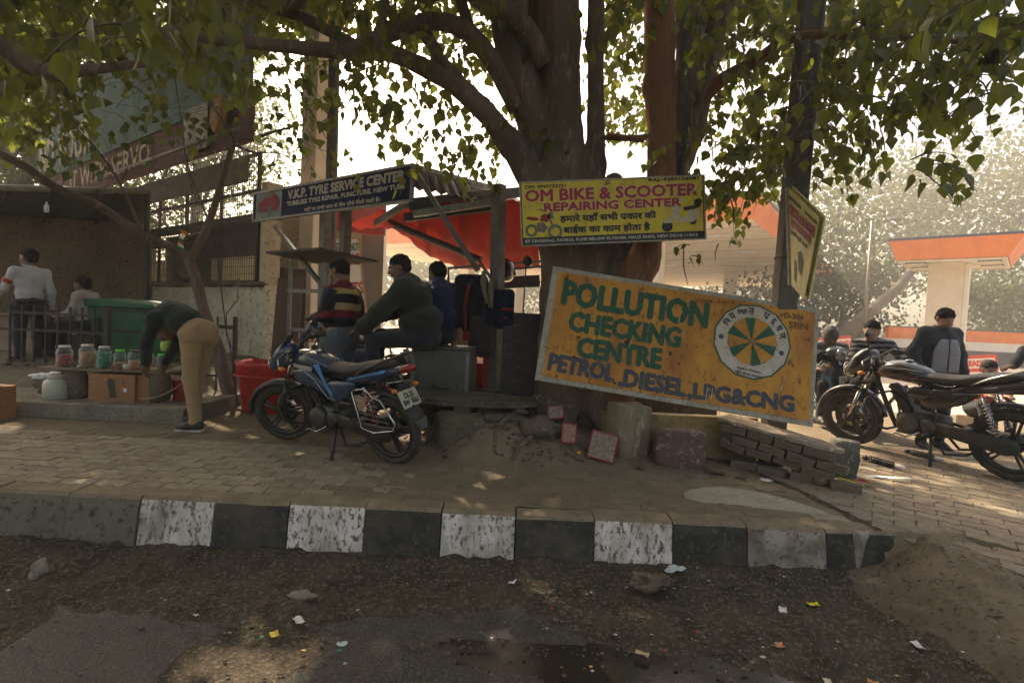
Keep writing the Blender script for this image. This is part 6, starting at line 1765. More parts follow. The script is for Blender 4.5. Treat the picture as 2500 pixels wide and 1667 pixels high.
# ================================================================== LITTER
gl = tag(mk('gravel', lambda mb: [mb.ball((x, y, road_z(x, y) + .012), (s_, s_ * .8, s_ * .55), 5, 4, amp=.9, seed=i, flat=True) for i, (x, y, s_) in enumerate([(RNG.uniform(-4.5, 4.2), RNG.choice([RNG.uniform(1.6, 3.28), RNG.uniform(2.4, 3.25)]), abs(RNG.gauss(0, .006)) + .003) for _ in range(3200)]) if x < 2.55 or (y < 2.3 and i % 3 == 0)], m_rock), kind='stuff')
cols_ = [(.62, .60, .56), (.50, .47, .42), (.55, .35, .12), (.30, .20, .12), (.62, .60, .56), (.05, .25, .12), (.40, .05, .04), (.55, .5, .4)]
lit_m = [pm('litter%d' % i, c_, None, 20, .6, .2) for i, c_ in enumerate(cols_)]
def scrap(mb, x, y, z, s_, seed):
    r = random.Random(seed); n = 6
    c_ = [(x + s_ * math.cos(2 * math.pi * i / n + r.uniform(-.3, .3)) * r.uniform(.5, 1.2), y + s_ * .7 * math.sin(2 * math.pi * i / n) * r.uniform(.6, 1.2), z + r.uniform(0, s_ * .5)) for i in range(n)]
    mb.add([(x, y, z + s_ * .35)] + c_, [(0, 1 + i, 1 + (i + 1) % n) for i in range(n)])
def litf(mb):
    for i in range(420):
        x = RNG.uniform(-4, 3.6); y = RNG.uniform(1.75, 3.25)
        if RNG.random() > .35 + .6 * smooth(-.5, 1.4, x) : continue
        scrap(mb, x, y, road_z(x, y) + .016, RNG.choice([.006, .008, .01, .014]), i)
        mb.m[-6:] = [i % len(cols_)] * 6
lt = tag(mk('litter', litf, lit_m, recalc=False), kind='stuff')
dl = tag(mk('fallen_leaves', lambda mb: [scrap(mb, x, y, road_z(x, y) + .016 if y < 3.3 else walk_z(x, y) + .006, s_, i) for i, (x, y, s_) in enumerate([(RNG.uniform(-5, 4), RNG.choice([RNG.uniform(1.8, 3.25), RNG.uniform(2.6, 3.28), RNG.uniform(3.6, 5.5)]), RNG.uniform(.008, .022)) for _ in range(420)])], pm('dead_leaf', (.12, .075, .035), (.07, .045, .025), 9, .9, .2), recalc=False), kind='stuff')
pieces = [('yellow snack wrapper lying in the gutter dirt at right', (1868, 1383), .030, (.70, .60, .02)), ('white and green torn wrapper in the gutter dirt', (1798, 1398), .034, (.68, .68, .62)), ('small yellow and green wrapper on the asphalt at left', (631, 1452), .030, (.66, .50, .06)),
          ('tiny green and white scrap on the asphalt below the wet patch', (786, 1473), .022, (.45, .55, .45)), ('long white paper scrap in front of the middle white kerb block', (1178, 1335), .032, (.72, .70, .66)), ('white crumpled scrap on the asphalt below the flat stone', (686, 1420), .030, (.62, .58, .52)),
          ('red and orange wrapper scrap in the gutter dirt', (1790, 1478), .028, (.55, .22, .08)), ('pale folded paper on the road dirt at right', (1905, 1575 - 10), .03, (.6, .5, .36)), ('small orange scrap near the picture bottom', (2006, 1573 - 12), .02, (.65, .25, .04)),
          ('white plastic bag beside the broken brown stone', (1550, 1325), .055, (.55, .58, .56)), ('white scrap on the ramp dirt at lower right', (2108, 1480), .03, (.66, .63, .58)), ('pale leaf scrap at the bottom of the road dirt', (1475, 1495), .03, (.50, .38, .22))]
for i, (lb, (x, y), s_, c_) in enumerate(pieces):
    p = gr(x * K, y * K, -.30)
    p.z = road_z(p.x, p.y) + .02
    def f(mb):
        n = 8; r = random.Random(i + 50)
        vs = [((ii / 3 - .5) * s_ * 2.2, (jj / 2 - .5) * s_ * 1.2, r.uniform(0, s_ * .5)) for jj in range(3) for ii in range(4)]
        mb.add(vs, [(jj * 4 + ii, jj * 4 + ii + 1, (jj + 1) * 4 + ii + 1, (jj + 1) * 4 + ii) for jj in range(2) for ii in range(3)])
    o = mk('paper_scrap', f, pm('scrap%d' % i, c_, tuple(q * .7 for q in c_), 30, .6, .2), None, solid=.001, recalc=False); o.location = p; o.rotation_euler = (0, 0, i * 1.1); tag(o, lb, 'litter')
def wrapper(label, x, y, z, w, c1, c2, rz, yy):
    p = D(x, y, yy)
    def f(mb):
        for jj in range(5):
            pass
        vs = [((ii / 5 - .5) * w, .03 * math.sin(jj * 1.3) + (jj / 4 - .5) * .05, .012 + .03 * math.sin(math.pi * ii / 5) * (1 + .3 * math.sin(jj * 2 + ii)) + .02 * jj / 4) for jj in range(5) for ii in range(6)]
        mb.add(vs, [(jj * 6 + ii, jj * 6 + ii + 1, (jj + 1) * 6 + ii + 1, (jj + 1) * 6 + ii) for jj in range(4) for ii in range(5)], True)
    o = mk('snack_wrapper', f, pm('wrap_%d' % x, c1, c2, 26, .3, .1, thr=(.47, .53)), None, solid=.003, recalc=False)
    o.location = (p.x, yy, z); o.rotation_euler = (0, 0, rz); tag(o, label, 'wrapper')
wrapper('red and yellow shiny packet on the pavers by the concrete stub', 1978, 1093, .0, .17, (.45, .03, .03), (.6, .3, .04), .1, 4.35)
wrapper('maroon and white crumpled packet left of the red packet', 1938, 1098, .0, .15, (.25, .03, .05), (.6, .55, .6), -.3, 4.28)
o = mk('yellow_stick', lambda mb: mb.bar((0, 0, .0), (.24, .02, .03), .016, .008), pm('yellow_plastic', (.7, .62, .02), None, 5, .4, 0), None); o.location = (D(1925, 1075, 4.3).x, 4.30, .08); o.rotation_euler = (0, rad(22), 0)
tag(o, 'bright yellow plastic strip leaning on the snack packets', 'strip')
def powder(mb, c, rx, ry, seed):
    r = random.Random(seed); n = 26
    pts = [(c[0] + rx * math.cos(6.283 * i / n) * r.uniform(.55, 1.15), c[1] + ry * math.sin(6.283 * i / n) * r.uniform(.55, 1.15), .006) for i in range(n)]
    mb.add([(c[0], c[1], .010)] + pts, [(0, 1 + i, 1 + (i + 1) % n) for i in range(n)])
m_pow = pm('white_powder', (.66, .65, .62), (.30, .26, .21), 9, .9, .2, world_co=True, thr=(.45, .6))
g1 = gr(2040 * K, 1097 * K)
tag(mk('white_powder', lambda mb: powder(mb, g1, .28, .05, 1), m_pow, recalc=False), 'spilt white powder streak on the pavers beside the snack packets', 'stain', kind='stuff')
g2 = gr(1758 * K, 1103 * K)
tag(mk('white_powder', lambda mb: powder(mb, g2, .07, .05, 2), m_pow, recalc=False), 'small patch of white powder in front of the brick bench', 'stain', kind='stuff')
# shock absorbers on the ground
def shock(label, a, b_, seed):
    A = gr(a[0] * K, a[1] * K, .03); B_ = gr(b_[0] * K, b_[1] * K, .03)
    o = thing('shock_absorber', label, 'shock absorber', A, group='shock absorbers lying on the pavers')
    d_ = (B_ - A); L_ = d_.length; Mx = frame_matrix(d_.cross(UP).cross(d_) if 0 else UP.cross(d_), d_.cross(UP.cross(d_)), d_)
    mk('rod', lambda mb: mb.lathe([(0, 0), (.012, 0), (.012, L_), (0, L_)], 8, Mx), m_gal, o)
    mk('spring', lambda mb: mb.tube([Mx @ Vector((.028 * math.cos(t), .028 * math.sin(t), L_ * .15 + L_ * .62 * t / (6.283 * 11))) for t in np.linspace(0, 6.283 * 11, 110)], .006, 5), m_black, o)
    mk('end_eye', lambda mb: mb.lathe([(.022, -.01), (.024, .03), (.014, .04)], 10, Mx), m_black, o)
    mk('end_cap', lambda mb: mb.lathe([(.018, L_ * .8), (.02, L_ * .97), (.012, L_ * 1.02), (0, L_ * 1.02)], 10, Mx), m_tube, o)
    return o
shock('nearer black coil shock absorber with pale end lying on the pavers', (1985, 1050), (2076, 1074), 1)
shock('farther black coil shock absorber lying under the black motorbike', (2082, 1035), (2165, 1056), 2)
o = mk('wrench', lambda mb: (mb.bar((0, 0, 0), (.30, .02, 0), .02, .008), mb.lathe([(.01, -.005), (.025, -.005), (.025, .005), (.01, .005)], 10, Matrix.Translation((.31, .02, 0)), cap=False)), m_gal, None); o.location = gr(2195 * K, 1052 * K, .012)
tag(o, 'long steel spanner lying behind the farther shock absorber', 'spanner')
# ================================================================== MOTORBIKES
m_tyre = pm('tyre_rubber', (.028, .026, .023), (.07, .058, .042), 7, .85, .4, c3=(.09, .075, .055), fine=40, dist=.005)
m_alloy = pm('alloy_dark', (.03, .03, .028), (.055, .047, .036), 10, .5, .1, metal=.4)
m_eng = pm('engine_metal', (.10, .095, .085), (.05, .042, .033), 14, .5, .4, metal=.6, fine=60, dist=.006)
m_chrome = pm('chrome', (.55, .55, .53), (.3, .28, .25), 12, .22, .05, metal=1.0)
m_plast = pm('bike_plastic', (.018, .018, .017), (.04, .035, .028), 8, .45, .1)
m_seat = pm('seat_vinyl', (.022, .020, .018), (.055, .045, .035), 5, .55, .25, fine=80)
m_bblue = pm('tank_blue', (.016, .038, .085), (.03, .04, .055), 4, .28, .04, coat=.5, c3=(.05, .05, .05), fine=14)
m_bblack = pm('tank_black', (.012, .011, .011), (.03, .025, .022), 5, .22, .03, coat=.7)
m_stripe_b = pm('decal_blue', (.10, .30, .62), (.05, .14, .30), 12, .35, 0)
m_stripe_s = pm('decal_silver', (.42, .42, .40), (.25, .24, .22), 14, .35, 0, metal=.3)
m_maroonp = pm('decal_maroon', (.16, .015, .02), None, 9, .35, 0)
m_tail = pm('tail_lens', (.30, .012, .010), (.2, .01, .01), 6, .2, 0, coat=.6)
m_lens = pm('lamp_lens', (.50, .50, .44), (.22, .22, .19), 22, .12, .2, coat=1.0, metal=.4)
m_amber = pm('amber_lens', (.62, .20, .02), None, 6, .2, 0)
m_spring = pm('spring_red', (.36, .03, .02), (.2, .03, .02), 9, .5, .1)

def wheel(parent, x, R_, w, M, drum=True, disc=False):
    o = None
    C = Matrix.Translation((x, 0, R_)); AX = frame_matrix((1, 0, 0), (0, 0, 1), (0, -1, 0))
    def P(mb): mb.M = (M or Matrix.Identity(4)) @ C
    def tyre(mb):
        P(mb); n = 44; prof = [(R_ - .075, w * .30), (R_ - .05, w * .5), (R_ - .018, w * .46), (R_ - .002, w * .22), (R_, 0), (R_ - .002, -w * .22), (R_ - .018, -w * .46), (R_ - .05, -w * .5), (R_ - .075, -w * .30)]
        vs = []
        for i in range(n):
            a = 2 * math.pi * i / n
            for k, (r_, y) in enumerate(prof):
                g_ = -.006 if (i % 2 and k in (2, 3, 5, 6)) else 0
                vs.append(((r_ + g_) * math.cos(a), y, (r_ + g_) * math.sin(a)))
        m_ = len(prof)
        mb.add(vs, [(i * m_ + k, i * m_ + (k + 1) % m_, ((i + 1) % n) * m_ + (k + 1) % m_, ((i + 1) % n) * m_ + k) for i in range(n) for k in range(m_)], True)
    wh = mk('wheel', lambda mb: (P(mb), mb.lathe([(.0, -.05), (.045, -.05), (.05, -.02), (.05, .02), (.045, .05), (0, .05)], 14, AX), mb.lathe([(.008, -.10), (.012, -.09), (.012, .09), (.008, .10)], 8, AX)), m_alloy, parent)
    mk('tyre', tyre, m_tyre, wh)
    def rim(mb):
        P(mb); n = 36; pr_ = [(R_ - .082, w * .36), (R_ - .066, w * .40), (R_ - .072, w * .28), (R_ - .092, w * .2), (R_ - .092, -w * .2), (R_ - .072, -w * .28), (R_ - .066, -w * .40), (R_ - .082, -w * .36), (R_ - .10, -w * .2), (R_ - .10, w * .2)]
        vs = [(r_ * math.cos(2 * math.pi * i / n), y, r_ * math.sin(2 * math.pi * i / n)) for i in range(n) for (r_, y) in pr_]; m_ = len(pr_)
        mb.add(vs, [(i * m_ + k, i * m_ + (k + 1) % m_, ((i + 1) % n) * m_ + (k + 1) % m_, ((i + 1) % n) * m_ + k) for i in range(n) for k in range(m_)], True)
    mk('rim', rim, m_alloy, wh)
    for i in range(5):
        a = 2 * math.pi * i / 5 + .5
        d = Vector((math.cos(a), 0, math.sin(a)))
        def sp(mb):
            P(mb); t = Vector((-d.z, 0, d.x)); a0 = d * .045; b0 = d * (R_ - .095)
            vs = [a0 + t * .020 + Vector((0, y, 0)) for y in (-.014, .014)] + [b0 + t * .030 + Vector((0, y, 0)) for y in (-.009, .009)] + [b0 + t * .012 + Vector((0, y, 0)) for y in (-.009, .009)] + [a0 + t * .002 + Vector((0, y, 0)) for y in (-.014, .014)]
            for s_ in (1, -1):
                q = [Vector(v) if s_ == 1 else Vector(v) - 2 * t * Vector(v).dot(t) for v in vs]
                mb.add(q, [(0, 2, 3, 1), (2, 4, 5, 3), (4, 6, 7, 5), (6, 0, 1, 7), (0, 6, 4, 2), (1, 3, 5, 7)])
        mk('spoke', sp, m_alloy, wh)
    if disc: mk('brake_disc', lambda mb: (P(mb), mb.lathe([(.05, .055), (.12, .055), (.12, .06), (.05, .06)], 24, AX, cap=False)), m_chrome, wh)
    else: mk('brake_drum', lambda mb: (P(mb), mb.lathe([(0, .028), (.075, .03), (.08, .05), (.06, .058), (0, .06)], 20, AX)), m_eng, wh)
    return wh

def strip(mb, side, pts_lo, pts_hi):
    vs = [Vector(p) for q in zip(pts_lo, pts_hi) for p in q]; n = len(pts_lo)
    mb.add(vs, [(2 * i, 2 * i + 1, 2 * i + 3, 2 * i + 2) for i in range(n - 1)], True)

def make_bike(label, rear, front, lean, steer, paint, fairing, tank_secs, deco, plate_rear=None, plate_front=None, chromefork=False, guard=True, mirrors=1, wb=1.32, xtra_y=0, front_fender=None):
    rear, front = Vector((rear.x, rear.y, 0)), Vector((front.x, front.y, 0))
    xd = (front - rear).normalized(); k = (front - rear).length / wb
    yd = UP.cross(xd)
    Mw = frame_matrix(xd, yd, UP, (rear + front) / 2) @ Matrix.Scale(k, 4) @ Matrix.Rotation(-lean, 4, 'X')
    B = thing('motorbike', label, 'motorbike', M=Mw)
    R_ = .305; h2 = wb / 2
    wheel(B, -h2, R_, .085, None)
    ax_p = Vector((.43, 0, .80)); ax_d = Vector((-.42, 0, 1)).normalized()
    ST = Matrix.Translation(ax_p) @ Matrix.Rotation(steer, 4, ax_d) @ Matrix.Translation(-ax_p)
    def Q(name, fn, mat, parent=B, steered=False, **kw):
        def f(mb):
            if steered: mb.M = ST
            fn(mb)
        return mk(name, f, mat, parent, **kw)
    wheel(B, h2, R_ - .005, .075, ST, disc=True)
    # fork
    for s in (-1, 1):
        Q('fork_leg', lambda mb: mb.tube([(h2, s * .075, R_), (h2 - .12, s * .075, .60)], .021, 10), m_chrome if chromefork else m_plast, steered=True)
        Q('fork_tube', lambda mb: mb.tube([(h2 - .12, s * .075, .60), (h2 - .23, s * .075, .87)], .015, 8), m_chrome, steered=True)
    Q('fork_clamp', lambda mb: (mb.box((h2 - .22, 0, .84), (.07, .21, .03)), mb.box((h2 - .16, 0, .70), (.06, .20, .03))), m_plast, steered=True, bevel=.006)
    def fender(mb, cx, cz, r0, a0, a1, hw, drop, n=18):
        vs = []
        for i in range(n + 1):
            a = a0 + (a1 - a0) * i / n
            for (y, dr) in ((-hw, drop), (-hw * .8, drop * .3), (0, 0), (hw * .8, drop * .3), (hw, drop)):
                r_ = r0 - dr; vs.append((cx + r_ * math.cos(a), y, cz + r_ * math.sin(a)))
        mb.add(vs, [(i * 5 + j, i * 5 + j + 1, i * 5 + j + 6, i * 5 + j + 5) for i in range(n) for j in range(4)], True)
    Q('front_fender', lambda mb: fender(mb, h2, R_, R_ + .035, rad(-2), rad(172), .058, .035), front_fender or paint, steered=True, solid=.004, recalc=False)
    Q('rear_fender', lambda mb: fender(mb, -h2, R_, R_ + .05, rad(70), rad(155), .07, .03), m_plast, solid=.004, recalc=False)
    def mudflap(mb):
        mb.add([(-h2 - .17, -.07, .62), (-h2 - .17, .07, .62), (-h2 - .31, .075, .44), (-h2 - .31, -.075, .44), (-h2 - .345, .05, .37), (-h2 - .345, -.05, .37)], [(0, 1, 2, 3), (3, 2, 4, 5)])
    Q('mud_flap', mudflap, pm('flap_grey', (.085, .08, .07), (.05, .045, .04), 5, .7, .2), solid=.008, recalc=False)
    # handlebar with controls
    Q('handlebar', lambda mb: mb.tube([(.30, .36, .955), (.36, .24, 1.00), (.41, .10, .96), (.42, 0, .93), (.41, -.10, .96), (.36, -.24, 1.00), (.30, -.36, .955)], .011, 8), m_plast, steered=True)
    for s in (-1, 1):
        Q('grip', lambda mb: mb.tube([(.335, s * .285, .975), (.29, s * .385, .945)], .017, 10), m_seat, steered=True)
        Q('lever', lambda mb: mb.tube([(.38, s * .22, .985), (.42, s * .30, .96), (.37, s * .40, .935)], .007, 6), m_chrome, steered=True)
        Q('switch_box', lambda mb: mb.box((.35, s * .245, .985), (.05, .05, .04)), m_plast, steered=True, bevel=.008)
    for s in ((1,) if mirrors == 1 else (1, -1) if mirrors == 2 else ()):
        mi = Q('mirror', lambda mb: mb.loft([(.33, 1.235, .02, .008, 2, s * .345), (.335, 1.24, .058, .036, 2.4, s * .345), (.352, 1.24, .055, .033, 2.4, s * .345), (.36, 1.238, .02, .012, 2, s * .345)], 14), m_plast, steered=True)
        Q('stem', lambda mb: mb.tube([(.36, s * .25, .99), (.37, s * .28, 1.08), (.345, s * .33, 1.20)], .006, 6), m_plast, mi, steered=True)
    # fairing with head lamp
    fr = Q('head_fairing', lambda mb: mb.loft(fairing, 18), paint, steered=True, sub=1)
    lx, lz, lr = deco['lamp']
    Q('headlight', lambda mb: mb.lathe([(0, .028), (lr * .55, .020), (lr * .9, .0), (lr, -.03), (lr * .9, -.06)], 22, frame_matrix((0, 1, 0), (-.18, 0, 1), (1, 0, .18), (lx, 0, lz))), m_lens, fr, steered=True)
    Q('lamp_rim', lambda mb: mb.tube([(lx - .005 + .01 * math.sin(a), lr * 1.02 * math.cos(a), lz + lr * 1.02 * math.sin(a)) for a in np.linspace(0, 6.283, 25)], .007, 6), m_chrome, fr, steered=True)
    Q('windscreen', lambda mb: mb.add([(.52, -.09, .97), (.52, .09, .97), (.44, .075, 1.06), (.44, -.075, 1.06), (.535, 0, .975), (.455, 0, 1.075)], [(0, 4, 5, 3), (4, 1, 2, 5)], True), m_plast, fr, steered=True, solid=.003, recalc=False)
    for s in (-1, 1):
        Q('indicator', lambda mb: mb.loft([(.44, .82, .01, .01, 2, s * .20), (.47, .82, .028, .022, 2.2, s * .19), (.51, .82, .02, .016, 2, s * .18)], 10), m_amber, steered=True)
        Q('rear_indicator', lambda mb: mb.loft([(-h2 - .20, .70, .01, .01, 2, s * .14), (-h2 - .18, .70, .026, .02, 2.2, s * .14), (-h2 - .15, .70, .02, .015, 2, s * .13)], 10), m_amber)
    if plate_front:
        pf = Q('number_plate', lambda mb: mb.box((h2 - .04, 0, .70), (.006, .20, .06), Matrix.Rotation(rad(-20), 3, 'Y')), pm('plate_white', (.62, .60, .50), None, 9, .5, .05), steered=True)
        def pft(mb):
            Mx = ST @ Matrix.Translation((h2 - .035, .09, .68)) @ Matrix.Rotation(rad(-20), 4, 'Y') @ Matrix.Rotation(rad(90), 4, 'Z') @ Matrix.Rotation(rad(180), 4, 'Z')
            text_into(mb, plate_front, 0, 0, .17, .035, -.003, .001, Mx)
        mk('lettering', pft, m_black, pf, recalc=False)
    # tank, seat, panels
    tk = Q('fuel_tank', lambda mb: mb.loft(tank_secs, 20), paint, sub=1)
    tx = tank_secs[len(tank_secs) // 2]
    Q('fuel_cap', lambda mb: mb.lathe([(0, 0), (.035, 0), (.032, .012), (0, .016)], 14, Matrix.Translation((.12, 0, tx[1] + tx[3] - .004))), m_chrome, tk)
    deco['fn'](Q, tk)
    Q('seat', lambda mb: mb.loft([(.00, .80, .06, .02, 2.4), (-.03, .815, .09, .045, 2.6), (-.16, .80, .115, .045, 3), (-.34, .80, .125, .048, 3), (-.42, .835, .12, .055, 3), (-.60, .865, .11, .050, 3), (-.72, .885, .085, .035, 2.6), (-.745, .885, .05, .02, 2.2)], 18), m_seat, sub=1)
    Q('tail_cowl', lambda mb: mb.loft([(-.20, .70, .08, .03, 2.6), (-.35, .735, .115, .055, 2.8), (-.55, .78, .12, .055, 2.8), (-.72, .82, .105, .05, 2.6), (-.86, .86, .07, .035, 2.4), (-.92, .875, .035, .018, 2)], 18), deco.get('tail', paint), sub=1)
    Q('tail_light', lambda mb: mb.loft([(-.80, .845, .094, .042, 2.6), (-.90, .868, .062, .038, 2.4), (-.955, .88, .03, .02, 2)], 16), m_tail, sub=1)
    Q('grab_rail', lambda mb: mb.tube([(-.42, .135, .79), (-.55, .15, .86), (-.72, .13, .93), (-.86, .07, .985), (-.88, 0, .99), (-.86, -.07, .985), (-.72, -.13, .93), (-.55, -.15, .86), (-.42, -.135, .79)], .012, 8), m_eng if deco.get('darkrail') else m_chrome)
    for s in (-1, 1):
        Q('side_panel', lambda mb: mb.loft([(-.02, .60, .02, .04, 2.4, s * .10), (-.08, .62, .03, .10, 2.6, s * .11), (-.22, .62, .03, .105, 2.6, s * .12), (-.34, .67, .02, .06, 2.4, s * .12), (-.40, .70, .01, .02, 2, s * .11)], 14), deco.get('panel', paint), sub=1)
    # frame
    Q('frame_tube', lambda mb: (mb.tube([(.42, 0, .84), (.40, 0, .72), (.30, 0, .45), (.22, .0, .28)], .022, 8), mb.tube([(.40, 0, .78), (.0, 0, .74), (-.2, 0, .70), (-.75, 0, .76)], .02, 8)), m_plast)
    for s in (-1, 1):
        Q('frame_rail', lambda mb: mb.tube([(-.05, s * .08, .72), (-.14, s * .10, .50), (-.20, s * .10, .33), (-.10, s * .09, .26), (.18, s * .07, .26)], .015, 8), m_plast)
        Q('swing_arm', lambda mb: mb.tube([(-.17, s * .10, .38), (-h2, s * .10, R_), (-h2 - .05, s * .10, R_)], .017, 8), m_eng)
        sa = Q('rear_shock', lambda mb: mb.tube([(-h2 + .04, s * .125, R_ + .03), (-h2 + .16, s * .125, .70)], .012, 8), m_chrome)
        a_ = Vector((-h2 + .055, s * .125, R_ + .08)); b_ = Vector((-h2 + .15, s * .125, .66)); dd = (b_ - a_); Mx = frame_matrix((0, 1, 0), dd.cross(Vector((0, 1, 0))), dd, a_)
        Q('spring', lambda mb: mb.tube([Mx @ Vector((.026 * math.cos(t), .026 * math.sin(t), dd.length * t / (6.283 * 10))) for t in np.linspace(0, 6.283 * 10, 110)], .0055, 5), deco.get('spring', m_spring), sa)
        Q('foot_peg', lambda mb: mb.tube([(-.12, s * .11, .30), (-.12, s * .24, .30)], .014, 8), m_seat)
        Q('pillion_peg', lambda mb: (mb.tube([(-.30, s * .12, .38), (-.42, s * .13, .42), (-.42, s * .22, .42)], .010, 6), mb.box((-.43, s * .2, .42), (.05, .09, .02))), m_eng)
    # engine
    en = Q('engine', lambda mb: (mb.loft([(-.22, .36, .05, .05, 3), (-.20, .36, .10, .10, 3.4), (.04, .36, .12, .11, 3.6), (.14, .36, .10, .10, 3.2), (.20, .36, .05, .07, 3)], 20)), m_eng)
    Q('crank_cover', lambda mb: (mb.lathe([(.10, .10), (.10, .14), (.085, .16), (.04, .165), (0, .166)], 24, frame_matrix((1, 0, 0), (0, 0, -1), (0, 1, 0), (.06, 0, .36))), mb.lathe([(.065, .10), (.065, .14), (.05, .15), (0, .152)], 20, frame_matrix((1, 0, 0), (0, 0, -1), (0, 1, 0), (-.11, 0, .37)))), m_eng, en)
    for i in range(7):
        c = Vector((.10 + i * .014, 0, .47 + i * .026))
        Q('cooling_fin', lambda mb: mb.box(c, (.15, .17 if i < 6 else .12, .010), Matrix.Rotation(rad(-28), 3, 'Y')), m_eng, en)
    Q('cylinder', lambda mb: mb.bar((.08, 0, .44), (.21, 0, .67), .11, .11), m_plast, en)
    Q('head_cover', lambda mb: mb.box((.215, 0, .665), (.12, .13, .05), Matrix.Rotation(rad(-28), 3, 'Y')), m_eng, en, bevel=.012)
    Q('carburettor', lambda mb: (mb.tube([(.12, 0, .64), (.02, .02, .62), (-.06, .0, .62)], [.025, .035, .045], 10), mb.box((.02, .02, .57), (.06, .06, .07))), m_eng, en, bevel=.004)
    Q('exhaust_pipe', lambda mb: mb.tube([(.24, -.04, .60), (.34, -.08, .48), (.30, -.12, .28), (.10, -.15, .22), (-.20, -.16, .24), (-.30, -.16, .27)], .019, 10), m_chrome)
    Q('silencer', lambda mb: mb.tube([(-.26, -.16, .26), (-.34, -.165, .28), (-.86, -.17, .36), (-.90, -.17, .367)], [.024, .045, .05, .04], 14), m_plast if deco.get('dark') else m_chrome)
    Q('chain_cover', lambda mb: mb.loft([(-h2 - .09, R_, .012, .05, 2.6, .125), (-h2, R_, .018, .075, 2.8, .125), (-.36, .34, .018, .06, 2.8, .125), (-.16, .37, .014, .055, 2.6, .125)], 12), m_plast if not deco.get('dusty') else m_alloy)
    Q('gear_lever', lambda mb: mb.tube([(-.05, .15, .30), (.06, .17, .24), (.14, .17, .26), (.14, .21, .26)], .008, 6), m_chrome)
    Q('side_stand', lambda mb: mb.tube([(-.12, .10, .30), (-.19, .26, .04 - .26 * math.tan(lean) * .0 - .005)], .014, 8), m_plast)
    Q('stand_foot', lambda mb: mb.box((-.195, .265, .0 + .012), (.07, .05, .016)), m_plast)
    Q('centre_stand', lambda mb: [mb.tube([(-.16, s * .09, .26), (-.24, s * .13, .14), (-.40, s * .13, .17)], .013, 6) for s in (-1, 1)] + [mb.tube([(-.40, .13, .17), (-.40, -.13, .17)], .012, 6)], m_plast)
    if guard:
        Q('crash_guard', lambda mb: (mb.tube([(.36, 0, .60), (.36, .12, .60), (.37, .26, .56), (.37, .30, .46), (.33, .27, .33), (.25, .12, .27), (.24, 0, .27)], .012, 8), mb.tube([(.36, 0, .60), (.36, -.12, .60), (.37, -.26, .56), (.37, -.30, .46), (.33, -.27, .33), (.25, -.12, .27), (.24, 0, .27)], .012, 8)), m_plast)
        if deco.get('sari'):
            y = .165
            loop = [(-.40, y, .66), (-.46, y, .68), (-.56, y + .01, .70), (-.64, y + .02, .64), (-.72, y + .02, .62), (-.80, y + .02, .52), (-.86, y + .02, .44)]
            sg_ = Q('leg_guard', lambda mb: mb.tube(loop + [(-.84, y + .02, .38), (-.62, y + .01, .33), (-.48, y, .35), (-.40, y, .66)], .009, 6), m_chrome)
            for i in range(6):
                t0_, t1_ = Vector((-.42 - .006 * i, y, .62 - i * .045)), Vector((-.66 - .035 * i, y + .02, .60 - i * .04))
                Q('wire', lambda mb: mb.tube([t0_, t1_], .005, 5), m_gal, sg_)
    Q('rear_plate_bracket', lambda mb: mb.box((-h2 - .17, 0, .66), (.02, .10, .16), Matrix.Rotation(rad(28), 3, 'Y')), m_plast)
    if plate_rear:
        Mp = Matrix.Translation((-h2 - .215, -.0, .615)) @ Matrix.Rotation(rad(28), 4, 'Y')
        pr2 = Q('number_plate', lambda mb: mb.box(Mp @ Vector((0, 0, 0)), (.006, .225, .15), Mp.to_3x3()), pm('plate_ivory', (.50, .47, .33), (.4, .37, .26), 8, .6, .1, c3=(.2, .17, .12), fine=30), bevel=.002)
        def prt(mb):
            Mx = Mp @ Matrix.Translation((-.0035, .10, -.065)) @ Matrix.Rotation(rad(-90), 4, 'Z')
            text_into(mb, plate_rear[0], .045, .072, .115, .045, -.0015, .0022, Mx)
            text_into(mb, plate_rear[1], .008, .012, .185, .045, -.0015, .0022, Mx)
        mk('lettering', prt, m_black, pr2, recalc=False)
    return B

